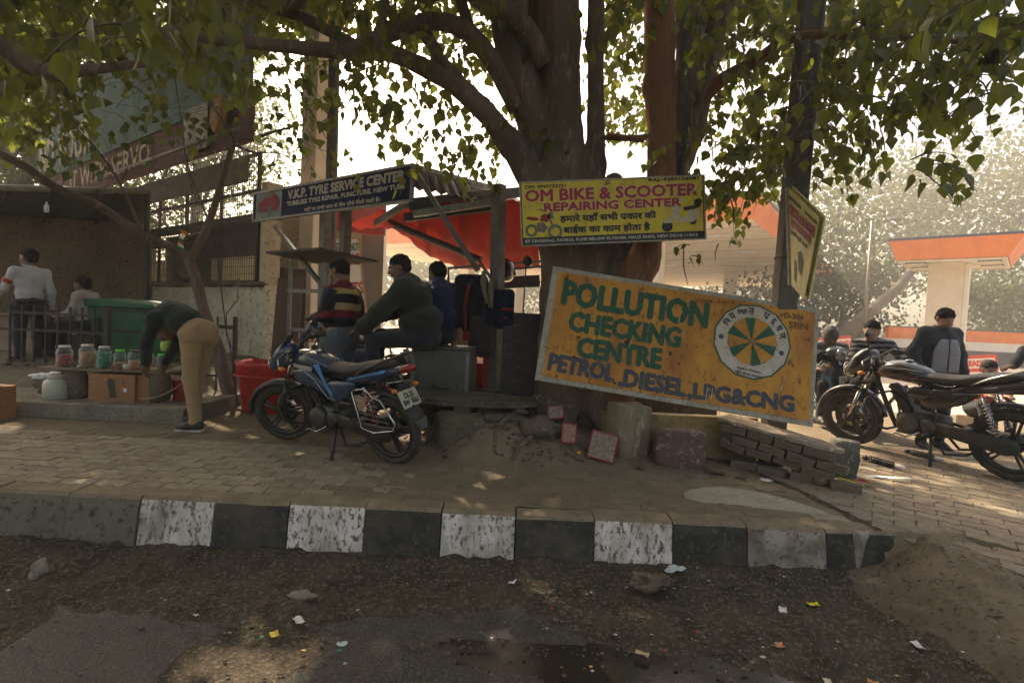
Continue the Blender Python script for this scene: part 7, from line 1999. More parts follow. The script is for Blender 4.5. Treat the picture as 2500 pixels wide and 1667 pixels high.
blue_tank = [(.40, .84, .03, .02, 2.2), (.37, .84, .08, .06, 2.6), (.25, .85, .125, .10, 2.8), (.10, .845, .135, .095, 2.8), (-.02, .82, .11, .07, 2.6), (-.10, .79, .07, .04, 2.4)]
blue_fair = [(.40, .90, .06, .08, 2.4), (.46, .91, .11, .12, 2.6), (.55, .88, .12, .12, 2.6), (.63, .82, .09, .085, 2.4), (.675, .79, .04, .04, 2)]
def deco_blue(Q, tk):
    for s in (-1, 1):
        Q('tank_decal', lambda mb: strip(mb, s, [(.32, s * .128, .80), (.20, s * .140, .79), (.08, s * .146, .78)], [(.33, s * .124, .835), (.21, s * .138, .83), (.06, s * .146, .825)]), m_stripe_s, tk, recalc=False)
        Q('shroud', lambda mb: mb.loft([(.36, .72, .012, .03, 2.4, s * .10), (.28, .72, .025, .075, 2.6, s * .125), (.14, .73, .028, .075, 2.6, s * .13), (.02, .67, .025, .07, 2.6, s * .12), (-.10, .58, .02, .05, 2.4, s * .11), (-.16, .53, .01, .02, 2, s * .10)], 14), m_bblue, tk, sub=1)
        Q('blue_flash', lambda mb: strip(mb, s, [(.05, s * .150, .845), (-.02, s * .152, .76), (-.09, s * .148, .64), (-.15, s * .140, .56)], [(-.01, s * .140, .86), (-.06, s * .150, .76), (-.12, s * .146, .65), (-.17, s * .138, .57)]), m_stripe_b, tk, recalc=False)
        Q('silver_line', lambda mb: mb.tube([(.30, s * .150, .765), (.16, s * .160, .79), (.04, s * .158, .72), (-.08, s * .145, .57), (-.18, s * .145, .55)], .005, 5), m_stripe_s, tk)
        Q('tail_line', lambda mb: strip(mb, s, [(-.34, s * .122, .745), (-.55, s * .128, .795), (-.72, s * .116, .835)], [(-.34, s * .120, .76), (-.55, s * .126, .815), (-.74, s * .108, .865)]), m_stripe_b, tk, recalc=False)
        Q('fairing_line', lambda mb: mb.tube([(.46, s * .118, .88), (.56, s * .122, .86), (.64, s * .08, .80)], .006, 5), m_stripe_s, tk)
blue = make_bike('dusty dark blue motorbike leaning on its side stand before the seated men, number plate showing', gr(962, 1131), gr(704, 1076), rad(9), rad(24), m_bblue, blue_fair, blue_tank,
                 {'fn': deco_blue, 'lamp': (.672, .80, .055), 'sari': True, 'dark': True, 'dusty': True, 'darkrail': True}, plate_rear=('DL3S', 'BW  0563'), front_fender=m_plast, mirrors=0)
blk_tank = [(.42, .83, .03, .03, 2.2), (.38, .835, .09, .075, 2.4), (.24, .85, .14, .10, 2.5), (.08, .845, .145, .10, 2.5), (-.05, .81, .11, .07, 2.4), (-.12, .78, .06, .04, 2.2)]
blk_fair = [(.38, .93, .05, .07, 2.4), (.45, .93, .11, .12, 2.4), (.54, .91, .125, .135, 2.5), (.63, .85, .10, .105, 2.3), (.68, .81, .06, .06, 2)]
def deco_black(Q, tk):
    for s in (-1, 1):
        Q('tank_decal', lambda mb: mb.tube([(.32, s * .132, .80), (.18, s * .152, .775), (.04, s * .152, .79), (-.04, s * .12, .83)], .004, 5), m_maroonp, tk)
        Q('chrome_line', lambda mb: mb.tube([(.34, s * .125, .86), (.20, s * .143, .885), (.06, s * .143, .88), (-.04, s * .11, .86)], .0035, 5), m_chrome, tk)
        Q('shroud', lambda mb: mb.loft([(.10, .66, .02, .03, 2.4, s * .10), (.02, .67, .025, .065, 2.6, s * .12), (-.12, .66, .025, .06, 2.6, s * .12), (-.22, .67, .01, .02, 2, s * .11)], 12), m_maroonp if s > 3 else m_bblack, tk, sub=1)
    Q('tank_badge', lambda mb: strip(mb, 1, [(.27, .143, .87), (.12, .148, .872)], [(.27, .140, .888), (.12, .146, .89)]), m_stripe_s, tk, recalc=False)
    Q('tail_badge', lambda mb: strip(mb, 1, [(-.50, .124, .77), (-.60, .124, .79)], [(-.50, .123, .78), (-.60, .123, .80)]), m_stripe_s, tk, recalc=False)
black = make_bike('glossy black motorbike with round mirror parked on the pavers at the right edge', gr(2468, 1172), gr(2078, 1083), rad(6), rad(8), m_bblack, blk_fair, blk_tank,
                  {'fn': deco_black, 'lamp': (.69, .805, .075), 'dark': True, 'spring': m_chrome}, plate_front='DL 4S', chromefork=True, mirrors=1)
# bike half hidden behind the sweater man
third = copy_tree(blue)
third['label'] = 'dark motorbike half hidden behind the striped sweater man and the rack'
R3 = D(900, 1010, 6.35); F3 = D(715, 1000, 6.75)
R3.z = F3.z = 0
xd = (F3 - R3).normalized()
third.matrix_world = frame_matrix(xd, UP.cross(xd), UP, (R3 + F3) / 2 + Vector((0, 0, .12))) @ Matrix.Rotation(rad(-7), 4, 'X')

# ================================================================== SCOOTER (front view)
def make_scooter():
    base = gr(2000, 1078); base = Vector((D(1905, 1000, 6.9).x, 6.9, 0))
    fwd = Vector((-.15, -1, 0)).normalized()
    fwd = Vector((.28, -1, 0)).normalized()
    Mw = frame_matrix(fwd, UP.cross(fwd), UP, base + Vector((0, .35, 0)))
    S = thing('scooter', 'dark green scooter with round head lamp facing the street behind the black motorbike', 'scooter', M=Mw @ Matrix.Rotation(rad(4), 4, 'X'))
    m_sc = pm('scooter_green', (.035, .045, .038), (.055, .055, .045), 4, .25, .03, coat=.6, c3=(.09, .085, .07), fine=12)
    def Q(n_, f, m, parent=S, **k): return mk(n_, f, m, parent, **k)
    w_ = wheel(S, .58, .235, .09, None); wheel(S, -.62, .235, .09, None)
    Q('front_fender', lambda mb: mb.loft([(.36, .36, .04, .04, 2.4), (.42, .40, .085, .09, 2.6), (.56, .42, .095, .10, 2.4), (.72, .36, .08, .09, 2.3), (.80, .28, .04, .05, 2)], 18), m_sc, sub=1)
    def shield(mb):
        n = 10; vs = []
        for j in range(9):
            t = j / 8; z = .30 + .62 * t; hw = .20 + .12 * math.sin(math.pi * min(1, t * .9 + .1)) ** .7 - .09 * max(0, t - .75) / .25
            for i in range(n + 1):
                u_ = i / n * 2 - 1; vs.append((.40 - .10 * t + .05 - .11 * u_ * u_, u_ * hw, z))
        mb.add(vs, [(j * (n + 1) + i, j * (n + 1) + i + 1, (j + 1) * (n + 1) + i + 1, (j + 1) * (n + 1) + i) for j in range(8) for i in range(n)], True)
    Q('leg_shield', shield, m_sc, solid=.02, recalc=False)
    Q('shield_trim', lambda mb: mb.tube([(.34 - .1 * t, s * (.22 + .12 * math.sin(math.pi * min(1, t * .9 + .1)) ** .7 - .09 * max(0, t - .75) / .25), .30 + .62 * t) for s, t in [(1, q / 8) for q in range(9)] + [(-1, 1 - q / 8) for q in range(9)]], .009, 6), m_gal)
    Q('horn_cover', lambda mb: mb.loft([(.36, .62, .03, .20, 2.6), (.42, .62, .045, .20, 2.6), (.45, .62, .02, .14, 2.4)], 14), m_sc, sub=1)
    Q('steering_column', lambda mb: mb.tube([(.40, 0, .60), (.30, 0, 1.0)], .04, 10), m_sc)
    Q('handlebar_housing', lambda mb: mb.ball((.31, 0, 1.02), (.11, .14, .09), 18, 12), m_sc)
    Q('handlebar', lambda mb: mb.tube([(.20, .34, 1.04), (.28, .12, 1.04), (.28, -.12, 1.04), (.20, -.34, 1.04)], .018, 8), m_sc)
    for s in (-1, 1):
        Q('grip', lambda mb: mb.tube([(.22, s * .27, 1.04), (.18, s * .38, 1.035)], .021, 10), m_seat)
        Q('lever', lambda mb: mb.tube([(.29, s * .20, 1.04), (.29, s * .30, 1.02), (.24, s * .38, 1.01)], .007, 6), m_chrome)
    h = Q('headlight', lambda mb: mb.lathe([(0, .035), (.05, .03), (.078, .01), (.085, -.02)], 22, frame_matrix((0, 1, 0), (0, 0, 1), (1, 0, .05), (.41, 0, 1.0))), m_lens)
    Q('lamp_rim', lambda mb: mb.tube([(.42, .088 * math.cos(a), 1.0 + .088 * math.sin(a)) for a in np.linspace(0, 6.283, 25)], .009, 6), m_chrome, h)
    pl_ = Q('number_plate', lambda mb: mb.box((.475, .0, .66), (.006, .20, .14)), pm('plate_white', (.62, .60, .50)))
    def pt_(mb):
        Mx = Matrix.Translation((.479, -.09, .60)) @ Matrix.Rotation(rad(90), 4, 'Z')
        text_into(mb, 'DL 9S', 0.02, .07, .14, .04, -.002, .001, Mx); text_into(mb, 'A 7094', .0, .01, .18, .04, -.002, .001, Mx)
    mk('lettering', pt_, m_black, pl_, recalc=False)
    Q('floor_board', lambda mb: mb.box((.12, 0, .28), (.5, .40, .05)), m_sc, bevel=.01)
    Q('rear_body', lambda mb: mb.loft([(-.12, .45, .10, .16, 2.6), (-.2, .48, .17, .22, 2.6), (-.5, .48, .25, .22, 2.4), (-.8, .44, .2, .17, 2.2), (-.92, .40, .08, .08, 2)], 18), m_sc, sub=1)
    Q('seat', lambda mb: mb.loft([(-.10, .74, .09, .03, 2.4), (-.2, .75, .13, .05, 2.8), (-.6, .77, .13, .05, 2.8), (-.8, .77, .09, .03, 2.4)], 16), m_seat, sub=1)
    for s in (-1, 1):
        Q('indicator', lambda mb: mb.ball((.40, s * .21, .86), (.03, .03, .025), 10, 7), m_amber)
    return S
scooter = make_scooter()

# ================================================================== PEOPLE
m_skin = pm('skin', (.19, .095, .055), (.15, .075, .045), 9, .55, .1, spec=.4)
m_skin_l = pm('skin_light', (.33, .18, .115), (.27, .14, .09), 9, .55, .1, spec=.4)
m_hair = pm('hair_black', (.010, .008, .007), (.018, .014, .011), 40, .75, .4, stretch=(1, 1, .4), dist=.004, spec=.15)
m_eye = pm('eye_white', (.55, .52, .48), None, 5, .3, 0); m_lip = pm('lip', (.20, .07, .05), None)

def cloth(name, c1, c2=None, rough=.9, fine=60): return pm(name, c1, c2, 5, rough, .7, fine=fine, dist=.025, sheen=.15, spec=.2)
def striped(name, bands, rough=.9):
    """bands: list of (z_top, colour) from the feet up, in metres of the standing figure"""
    m = pm(name, (.1, .1, .1), None, 6, rough, .6, fine=70, dist=.015, spec=.2)
    nt = m.node_tree; N = nt.nodes; L = nt.links; b = N['Principled BSDF']
    tc = N.new('ShaderNodeTexCoord'); sx = N.new('ShaderNodeSeparateXYZ'); L.new(tc.outputs['Object'], sx.inputs[0])
    nn = N.new('ShaderNodeTexNoise'); nn.inputs['Scale'].default_value = 5
    ad = N.new('ShaderNodeMath'); ad.operation = 'MULTIPLY_ADD'; ad.inputs[1].default_value = .06; L.new(nn.outputs['Fac'], ad.inputs[0]); L.new(sx.outputs['Z'], ad.inputs[2])
    mr = N.new('ShaderNodeMapRange'); mr.inputs[1].default_value = .03; mr.inputs[2].default_value = 2.03; L.new(ad.outputs[0], mr.inputs[0])
    cr = N.new('ShaderNodeValToRGB'); cr.color_ramp.interpolation = 'CONSTANT'
    e = cr.color_ramp.elements; e[0].color = (*bands[0][1], 1); e[0].position = 0
    e.remove(e[1])
    for (z0, c), (z1, c1) in zip(bands, bands[1:]):
        q = e.new(z0 / 2.0); q.color = (*c1, 1)
    L.new(mr.outputs[0], cr.inputs[0]); L.new(cr.outputs[0], b.inputs['Base Color'])
    return m

def standing(): return dict(pel=(0, 0, .94), waist=(0, 0, 1.06), chest=(0, .01, 1.27), neck=(0, -.005, 1.43), head=(0, .02, 1.575), look=(0, 1, -.1),
    shl=(-.162, 0, 1.375), shr=(.162, 0, 1.375), ell=(-.235, -.02, 1.12), elr=(.235, -.02, 1.12), wrl=(-.25, .05, .88), wrr=(.25, .05, .88),
    hal=(0, .1, -1), har=(0, .1, -1), hil=(-.09, 0, .91), hir=(.09, 0, .91), knl=(-.10, .02, .50), knr=(.10, .02, .50), anl=(-.10, -.02, .085), anr=(.10, -.02, .085), tol=(-.12, .14, .03), tor=(.12, .14, .03))

def person(label, loc, rz, pose, mats, fat=1.0, jacket=.0, bulk=1.0, hair=True, long_sleeve=True, scale=1.0, vox=.0105, hairshape=None, noface=False, beard=False, prm=None):
    """mats: skin, top, trousers, shoe"""
    J = {k: Vector(v) for k, v in {**standing(), **pose}.items()}
    P = []
    def cp_(a, b, ra, rb, t): P.append(('cap', tuple(J[a] if isinstance(a, str) else a), tuple(J[b] if isinstance(b, str) else b), ra, rb, t))
    j = jacket
    lat = (J['shr'] - J['shl']).normalized(); 
    sp = (J['chest'] - J['pel']).normalized(); hl = (J['hir'] - J['hil']).normalized()
    def fr(x, z): z = z.normalized(); y = z.cross(x).normalized(); x = y.cross(z); return Matrix((x, y, z)).transposed()
    F_p = fr(hl, J['waist'] - J['pel']); F_c = fr(lat, J['neck'] - J['waist'])
    P.append(('ell', tuple(J['pel'] + F_p @ Vector((0, -.012, -.02))), (.165 * fat, .125 * fat, .13), F_p, 2))
    P.append(('ell', tuple(J['waist'] + F_p @ Vector((0, .01, .02))), ((.155 + j) * fat, (.118 + j) * fat, .15), F_p, 1))
    P.append(('ell', tuple(J['chest'] + F_c @ Vector((0, 0, .0))), (.175 + j, .122 + j, .19), F_c, 1))
    cp_('shl', 'shr', .056 + j * .8, .056 + j * .8, 1)
    for s in 'lr': cp_(J['neck'] + Vector((0, 0, -.03)), J['sh' + s], .055 + j * .7, .050 + j * .7, 1)
    cp_(J['chest'] + F_c @ Vector((0, -.02, .06)), J['neck'] + F_c @ Vector((0, -.01, -.03)), .10 + j, .062 + j, 1)
    jh = .6 * j
    for s in 'lr':
        cp_('sh' + s, 'el' + s, .056 + jh, .045 + jh, 1)
        fore = J['wr' + s].lerp(J['el' + s], .12)
        cp_('el' + s, fore if long_sleeve else J['el' + s].lerp(J['wr' + s], .1), .046 + jh, .034 + jh, 1)
        cp_('el' + s, 'wr' + s, .036, .024, 0)
        # hand: palm, four fingers, thumb
        hd = J['ha' + s].normalized(); w = J['wr' + s]
        sd = hd.cross(Vector((0, 0, 1)) if abs(hd.z) < .9 else Vector((0, 1, 0))).normalized()
        nn = sd.cross(hd)
        if s == 'l': sd2 = -sd
        else: sd2 = sd
        curl = pose.get('curl' + s, .35)
        P.append(('ell', tuple(w + hd * .045), (.040, .016, .050), fr(sd, hd), 0))
        for q, ln_ in ((-1.5, .058), (-.5, .070), (.5, .066), (1.5, .052)):
            a = w + hd * .080 + sd * q * .018; b = a + (hd * math.cos(curl) - nn * math.sin(curl)) * ln_ * .55; c = b + (hd * math.cos(curl * 2.4) - nn * math.sin(curl * 2.4)) * ln_ * .5
            P.append(('cap', tuple(a), tuple(b), .0095, .0088, 0, .008)); P.append(('cap', tuple(b), tuple(c), .0088, .0078, 0, .008))
        a = w + hd * .03 + sd2 * .028; b = a + (hd * .6 + sd2 * .8 - nn * .2).normalized() * .036; c = b + (hd * .9 + sd2 * .2 - nn * .4).normalized() * .03
        P.append(('cap', tuple(a), tuple(b), .0125, .011, 0, .010)); P.append(('cap', tuple(b), tuple(c), .011, .009, 0, .008))
        cp_('hi' + s, 'kn' + s, .092 * fat, .064, 2)
        cp_('pel', 'hi' + s, .10 * fat, .098 * fat, 2)
        cp_('kn' + s, J['an' + s] + Vector((0, 0, .03)), .064, .050, 2)
        cp_('kn' + s, 'an' + s, .045, .04, 3)
        an = J['an' + s]; to = J['to' + s]; hp = an + Vector((0, 0, -.035)) - (to - an).normalized() * .045
        cp_(hp, an.lerp(to, .45) + Vector((0, 0, -.005)), .038, .042, 3)
        cp_(an.lerp(to, .45) + Vector((0, 0, -.008)), to, .042, .030, 3)
    # neck and head
    f = J['look'].normalized(); hc = J['head']
    upv = Vector((0, 0, 1)); r_ = f.cross(upv).normalized(); u_ = r_.cross(f)
    H = Matrix((r_, f, u_)).transposed()
    def hp_(x, y, z): return hc + H @ Vector((x, y, z))
    P.append(('cap', tuple(J['neck'] - Vector((0, 0, .02))), tuple(hp_(0, -.02, -.05)), .055, .052, 0))
    P.append(('ell', tuple(hp_(0, -.015, .03)), (.074, .093, .088), H, 0))
    P.append(('ell', tuple(hp_(0, .022, -.035)), (.060, .066, .082), H, 0))
    P.append(('cap', tuple(hp_(-.022, .045, -.088)), tuple(hp_(.022, .045, -.088)), .026, .026, 0, .02))
    P.append(('cap', tuple(hp_(0, .082, .010)), tuple(hp_(0, .104, -.026)), .010, .015, 0, .012))
    P.append(('cap', tuple(hp_(-.03, .078, .022)), tuple(hp_(.03, .078, .022)), .012, .012, 0, .012))
    P.append(('cap', tuple(hp_(-.014, .088, -.058)), tuple(hp_(.014, .088, -.058)), .009, .009, 0, .010))
    for s in (-1, 1):
        P.append(('ell', tuple(hp_(s * .078, -.008, -.004)), (.011, .022, .033), H, 0, .012))
        P.append(('ell', tuple(hp_(s * .038, .066, -.035)), (.022, .02, .022), H, 0, .015))
        P.append(('cut', tuple(hp_(s * .029, .094, .003)), (.014, .014, .009), H, 0))
    if prm: P += prm(J, F_c, F_p)
    ver, Q_, tg = sdf_mesh(P, vox, k=.035)
    # cloth folds
    out = ver.copy()
    cen = np.array(J['chest'])
    for i in range(len(ver)):
        if tg[i] in (1, 2):
            p = ver[i]
            h = noise.noise(Vector((p[0] * 7, p[1] * 7, p[2] * 13))) * .010 + noise.noise(Vector((p[0] * 17 + 3, p[1] * 17, p[2] * 24))) * .005
            d = np.array([p[0] - (cen[0] if tg[i] == 1 else p[0] * .6), p[1] - cen[1] if tg[i] == 1 else p[1] * .5, 0]); L_ = np.linalg.norm(d)
            if L_ > 1e-3: out[i] += d / L_ * h
    o = np_obj('person', out * scale, Q_, mats, None, np.minimum(tg[Q_[:, 0]], len(mats) - 1))
    o.location = loc; o.rotation_euler = (0, 0, rz)
    tag(o, label, 'person')
    if hair:
        hs = hairshape or [(0, -.022, .047, .084, .097, .078), (0, -.045, .0, .080, .070, .08)]
        hp2 = [('ell', tuple(hp_(a, b, c)), (d, e, g), H, 0) for (a, b, c, d, e, g) in hs]
        hp2.append(('cut', tuple(hp_(0, .10, -.035)), (.070, .076, .082), H, 0))
        for s in (-1, 1): hp2.append(('cut', tuple(hp_(s * .09, .015, -.055)), (.03, .04, .05), H, 0))
        hv, hq, ht = sdf_mesh(hp2, .009, k=.03)
        for i in range(len(hv)):
            d = Vector(hv[i]) - hc; L_ = d.length
            hv[i] += np.array(d / L_) * (.009 * noise.noise(Vector(hv[i]) * 38) + .007 * noise.noise(Vector(hv[i]) * 90))
        np_obj('hair', hv * scale, hq, m_hair, o)
    if not noface:
        for s in (-1, 1):
            e_ = mk('eye', lambda mb: mb.ball(hp_(s * .029, .080, .003) * scale, .011 * scale, 8, 6), m_eye, o)
            mk('pupil', lambda mb: mb.ball(hp_(s * .029, .0885, .002) * scale, .0048 * scale, 7, 5), m_black, e_)
            mk('eyebrow', lambda mb: mb.tube([hp_(s * .014, .094, .022) * scale, hp_(s * .03, .092, .027) * scale, hp_(s * .048, .078, .022) * scale], [.002 * scale, .0032 * scale, .0015 * scale], 6), m_hair, o)
        mk('lips', lambda mb: mb.tube([hp_(-.022, .092, -.056) * scale, hp_(0, .099, -.054) * scale, hp_(.022, .092, -.056) * scale], [.003 * scale, .0055 * scale, .003 * scale], 6), m_lip, o)
    return o, J, H, hp_

c_white = cloth('uniform_white', (.58, .57, .56), (.48, .47, .47)); c_dark = cloth('trousers_dark', (.022, .024, .030), (.016, .017, .02)); c_khaki = cloth('trousers_khaki', (.40, .26, .13), (.33, .21, .10))
c_olive = cloth('jacket_olive', (.028, .030, .020), (.020, .022, .016)); c_green = cloth('sweat_green', (.014, .024, .018), (.010, .017, .013)); c_navy = cloth('jacket_navy', (.012, .020, .075), (.010, .016, .05), .6)
c_jean = cloth('jeans_grey', (.10, .115, .13), (.075, .085, .095)); c_grey = cloth('fleece_grey', (.33, .32, .33), (.27, .26, .27)); c_charc = cloth('fleece_charcoal', (.045, .048, .055), (.03, .032, .038))
m_shoe = pm('shoe_dark', (.02, .02, .018), (.05, .04, .03), 9, .6, .2); m_shoe_r = pm('shoe_red', (.55, .07, .03), (.03, .03, .03), 22, .6, .2, thr=(.5, .56))
# 1 uniformed man
pz = .155
X1 = D(72, 700, 7.05)
o, J, H, hp_ = person('man in white uniform shirt with red armband standing with his back turned under the awning', (X1.x - .02, 7.05, .20), rad(62),
    dict(chest=(0, .03, 1.27), neck=(0, .03, 1.43), head=(0, .06, 1.57), look=(-.5, .9, -.05), ell=(-.24, .12, 1.14), wrl=(-.26, .30, .98), hal=(0, .6, -.5), elr=(.22, -.03, 1.12)), [m_skin, c_white, c_dark, m_shoe], noface=True)
def armb(mb): a = J['shl'].lerp(J['ell'], .42); b = J['shl'].lerp(J['ell'], .62); mb.tube([a, b], [.064, .062], 14, cap=False)
mk('armband', armb, m_redp, o, recalc=False)
mk('shoulder_strap', lambda mb: mb.bar(J['shl'] + Vector((.03, 0, .063)), J['shl'] + Vector((.11, 0, .075)), .035, .012), m_navy, o)
mk('belt', lambda mb: mb.tube([J['pel'] + Vector((.172 * math.cos(a), .135 * math.sin(a), .06)) for a in np.linspace(0, 6.283, 22)], .014, 6), m_black, o)
# 2 seated person behind the railing
X2 = D(206, 700, 7.3)
c_cream = cloth('shirt_cream', (.42, .39, .33))
person('person in cream top and dark vest sitting low behind the railing beside the green cart', (X2.x, 7.3, .02), rad(95),
    dict(pel=(0, 0, .86), waist=(0, .02, .98), chest=(0, .05, 1.16), neck=(0, .06, 1.30), head=(0, .10, 1.43), shl=(-.16, .05, 1.27), shr=(.16, .05, 1.27), ell=(-.2, .12, 1.03), elr=(.2, .12, 1.03), wrl=(-.14, .34, .98), wrr=(.14, .34, .98),
         hil=(-.09, .02, .84), hir=(.09, .02, .84), knl=(-.1, .42, .84), knr=(.1, .42, .84), anl=(-.1, .44, .50), anr=(.1, .44, .50), tol=(-.1, .58, .45), tor=(.1, .58, .45), hal=(0, 1, 0), har=(0, 1, 0)), [m_skin, c_cream, c_dark, m_shoe], noface=True, vox=.013)
o = boxthing('stool', 'dark stool under the person in the cream top', 'stool', (X2.x, 7.3, .42), (.34, .34, .33), m_iron)
# 3 bent man
X3 = D(452, 900, 5.60)
o, J, H, hp_ = person('man in dark green sweatshirt and khaki trousers bending down over the sweet jars', (X3.x + .17, 5.26, 0), rad(78),
    dict(pel=(0, -.05, .97), waist=(0, .08, 1.06), chest=(0, .24, 1.13), neck=(.02, .36, 1.10), head=(.06, .44, .97), look=(0, .35, -1), shl=(-.17, .31, 1.09), shr=(.17, .31, 1.09), ell=(-.20, .38, .82), elr=(.18, .40, .80),
         wrl=(-.13, .44, .64), wrr=(.10, .46, .62), hal=(.1, .25, -1), har=(0, .25, -1), hil=(-.09, -.05, .93), hir=(.09, -.05, .93), knl=(-.11, -.06, .51), knr=(.13, .09, .50), anl=(-.11, -.14, .085), anr=(.14, .11, .085), tol=(-.14, .04, .03), tor=(.16, .28, .03)),
    [m_skin, c_green, c_khaki, m_shoe], jacket=.016, fat=1.13, noface=True)
for s, t_ in (('l', -1), ('r', 1)):
    a, b = J['an' + s], J['to' + s]
    mk('shoe_sole', lambda mb: mb.loft([(-.07, 0, .03, .012, 3), (0, 0, .042, .013, 3), (.12, 0, .044, .013, 3), (.20, .004, .03, .010, 2.6)], 14) if 0 else mb.add(*(lambda d, q: ([(a.x + d.x * t + q.x * w, a.y + d.y * t + q.y * w, z) for z in (.001, .020) for (t, w) in ((-.08, -.03), (-.08, .03), (.05, .046), (.16, .048), (.22, .02), (.22, -.02), (.16, -.048), (.05, -.046))], [tuple(range(8))[::-1], tuple(range(8, 16))] + [(i, (i + 1) % 8, (i + 1) % 8 + 8, i + 8) for i in range(8)]))((b - a).normalized(), (b - a).normalized().cross(UP))), pm('sole_white', (.5, .46, .4), (.2, .17, .13), 12, .7, .1), o, bevel=.003)
    mk('shoe_flash', lambda mb: mb.ball(a + Vector((0, .01, .012)), (.046, .05, .022), 10, 6), pm('shoe_red_flash', (.60, .06, .03), None), o)
# green net bag in his hand
p = D(368, 790, 5.5)
o = mk('net_bag', lambda mb: mb.loft([(-.10, 0, .012, .02, 2), (-.05, 0, .03, .06, 2.2), (.02, .02, .03, .055, 2.2), (.09, .06, .01, .02, 2)], 10), pm('bag_lime', (.28, .50, .03), (.5, .6, .1), 30, .4, .4), None)
o.location = (p.x, 5.62, p.z); o.rotation_euler = (0, rad(-55), 0); tag(o, 'bright lime green plastic packet hanging by the bent man', 'packet')
# 4 sweater man
X4 = D(800, 700, 5.55)
c_swt = striped('sweater_striped', [(.98, (.012, .013, .02)), (1.06, (.34, .24, .10)), (1.16, (.012, .013, .02)), (1.24, (.17, .018, .022)), (1.31, (.34, .24, .10)), (1.40, (.012, .013, .02)), (1.46, (.36, .27, .07)), (2.0, (.13, .02, .03))])
def sleeves(J, a, b): return []
c_navyk = cloth('sleeve_navy', (.012, .014, .022))
o, J, H, hp_ = person('man in red, tan and navy striped sweater standing side on by the blue motorbike', (X4.x - .02, 5.42, .02), rad(70),
    dict(pel=(0, -.02, .96), chest=(0, -.03, 1.28), waist=(0, .0, 1.08), neck=(0, 0, 1.455), head=(0, .06, 1.60), look=(0, 1, -.42), ell=(-.25, .02, 1.14), wrl=(-.14, .22, 1.12), hal=(.4, .9, 0), elr=(.25, -.05, 1.12), wrr=(.12, .2, 1.10), har=(-.4, .9, 0)), [m_skin, c_swt, c_jean, m_shoe], fat=1.12, jacket=.018, scale=1.03)
for s in 'lr':
    mk('sleeve', lambda mb: mb.tube([(J['sh' + s] + Vector((0, 0, .02))) * 1.03, J['sh' + s].lerp(J['el' + s], .5) * 1.03, J['el' + s] * 1.03, J['wr' + s].lerp(J['el' + s], .15) * 1.03], [.084, .080, .068, .05], 14), c_navyk, o)
# 5 seated man in olive jacket
X5 = D(955, 780, 5.5)
zt_ = .96
o, J, H, hp_ = person('man in bulky dark olive jacket sitting side on on the metal trunk', (X5.x + .13, 5.30, -.06), rad(88),
    dict(pel=(0, 0, zt_ + .08), waist=(0, .03, zt_ + .20), chest=(0, .13, zt_ + .40), neck=(0, .20, zt_ + .56), head=(-.02, .27, zt_ + .70), look=(-.25, 1, -.35), shl=(-.19, .17, zt_ + .50), shr=(.19, .17, zt_ + .50), ell=(-.24, .38, zt_ + .27), elr=(.22, .36, zt_ + .3),
         wrl=(-.14, .57, zt_ + .11), wrr=(.10, .58, zt_ + .2), hal=(.1, .9, -.3), har=(0, 1, 0), hil=(-.10, .02, zt_ + .06), hir=(.10, .02, zt_ + .06), knl=(-.15, .46, zt_ + .02), knr=(.12, .46, zt_ + .05), anl=(-.14, .44, zt_ - .40), anr=(.12, .50, zt_ - .40), tol=(-.15, .60, zt_ - .46), tor=(.13, .66, zt_ - .46)),
    [m_skin, c_olive, c_dark, m_shoe], jacket=.062, fat=1.15, scale=1.07)
mk('jacket_collar', lambda mb: mb.tube([1.07 * J['neck'] + Vector((.082 * math.cos(a), .092 * math.sin(a), -.005 + .02 * math.sin(a))) for a in np.linspace(0, 6.283, 18)], .026, 8), c_olive, o)
# 6 seated man in navy jacket, back turned
X6 = D(1003, 780, 5.8)
o, J, H, hp_ = person('man in navy blue jacket sitting with his back turned on the metal trunk', (X6.x + .03, 5.72, .02), rad(20),
    dict(pel=(0, 0, zt_ + .06), waist=(0, .0, zt_ + .18), chest=(0, .05, zt_ + .38), neck=(0, .09, zt_ + .53), head=(-.02, .13, zt_ + .66), look=(-.6, 1, -.35), shl=(-.18, .07, zt_ + .47), shr=(.18, .07, zt_ + .47), ell=(-.25, .10, zt_ + .22), elr=(.25, .10, zt_ + .22),
         wrl=(-.15, .32, zt_ + .12), wrr=(.15, .32, zt_ + .12), hal=(.1, .9, -.3), har=(0, 1, 0), hil=(-.10, .02, zt_ + .04), hir=(.10, .02, zt_ + .04), knl=(-.13, .46, zt_ + .03), knr=(.13, .46, zt_ + .03), anl=(-.13, .5, zt_ - .40), anr=(.13, .5, zt_ - .40), tol=(-.13, .66, zt_ - .46), tor=(.13, .66, zt_ - .46)),
    [m_skin, c_navy, c_dark, m_shoe], jacket=.045, fat=1.12, noface=True, scale=1.05)
mk('back_logo', lambda mb: mb.box((-.02, -.105, zt_ + .42), (.10, .004, .018)), pm('logo_orange', (.5, .15, .04), None), o)
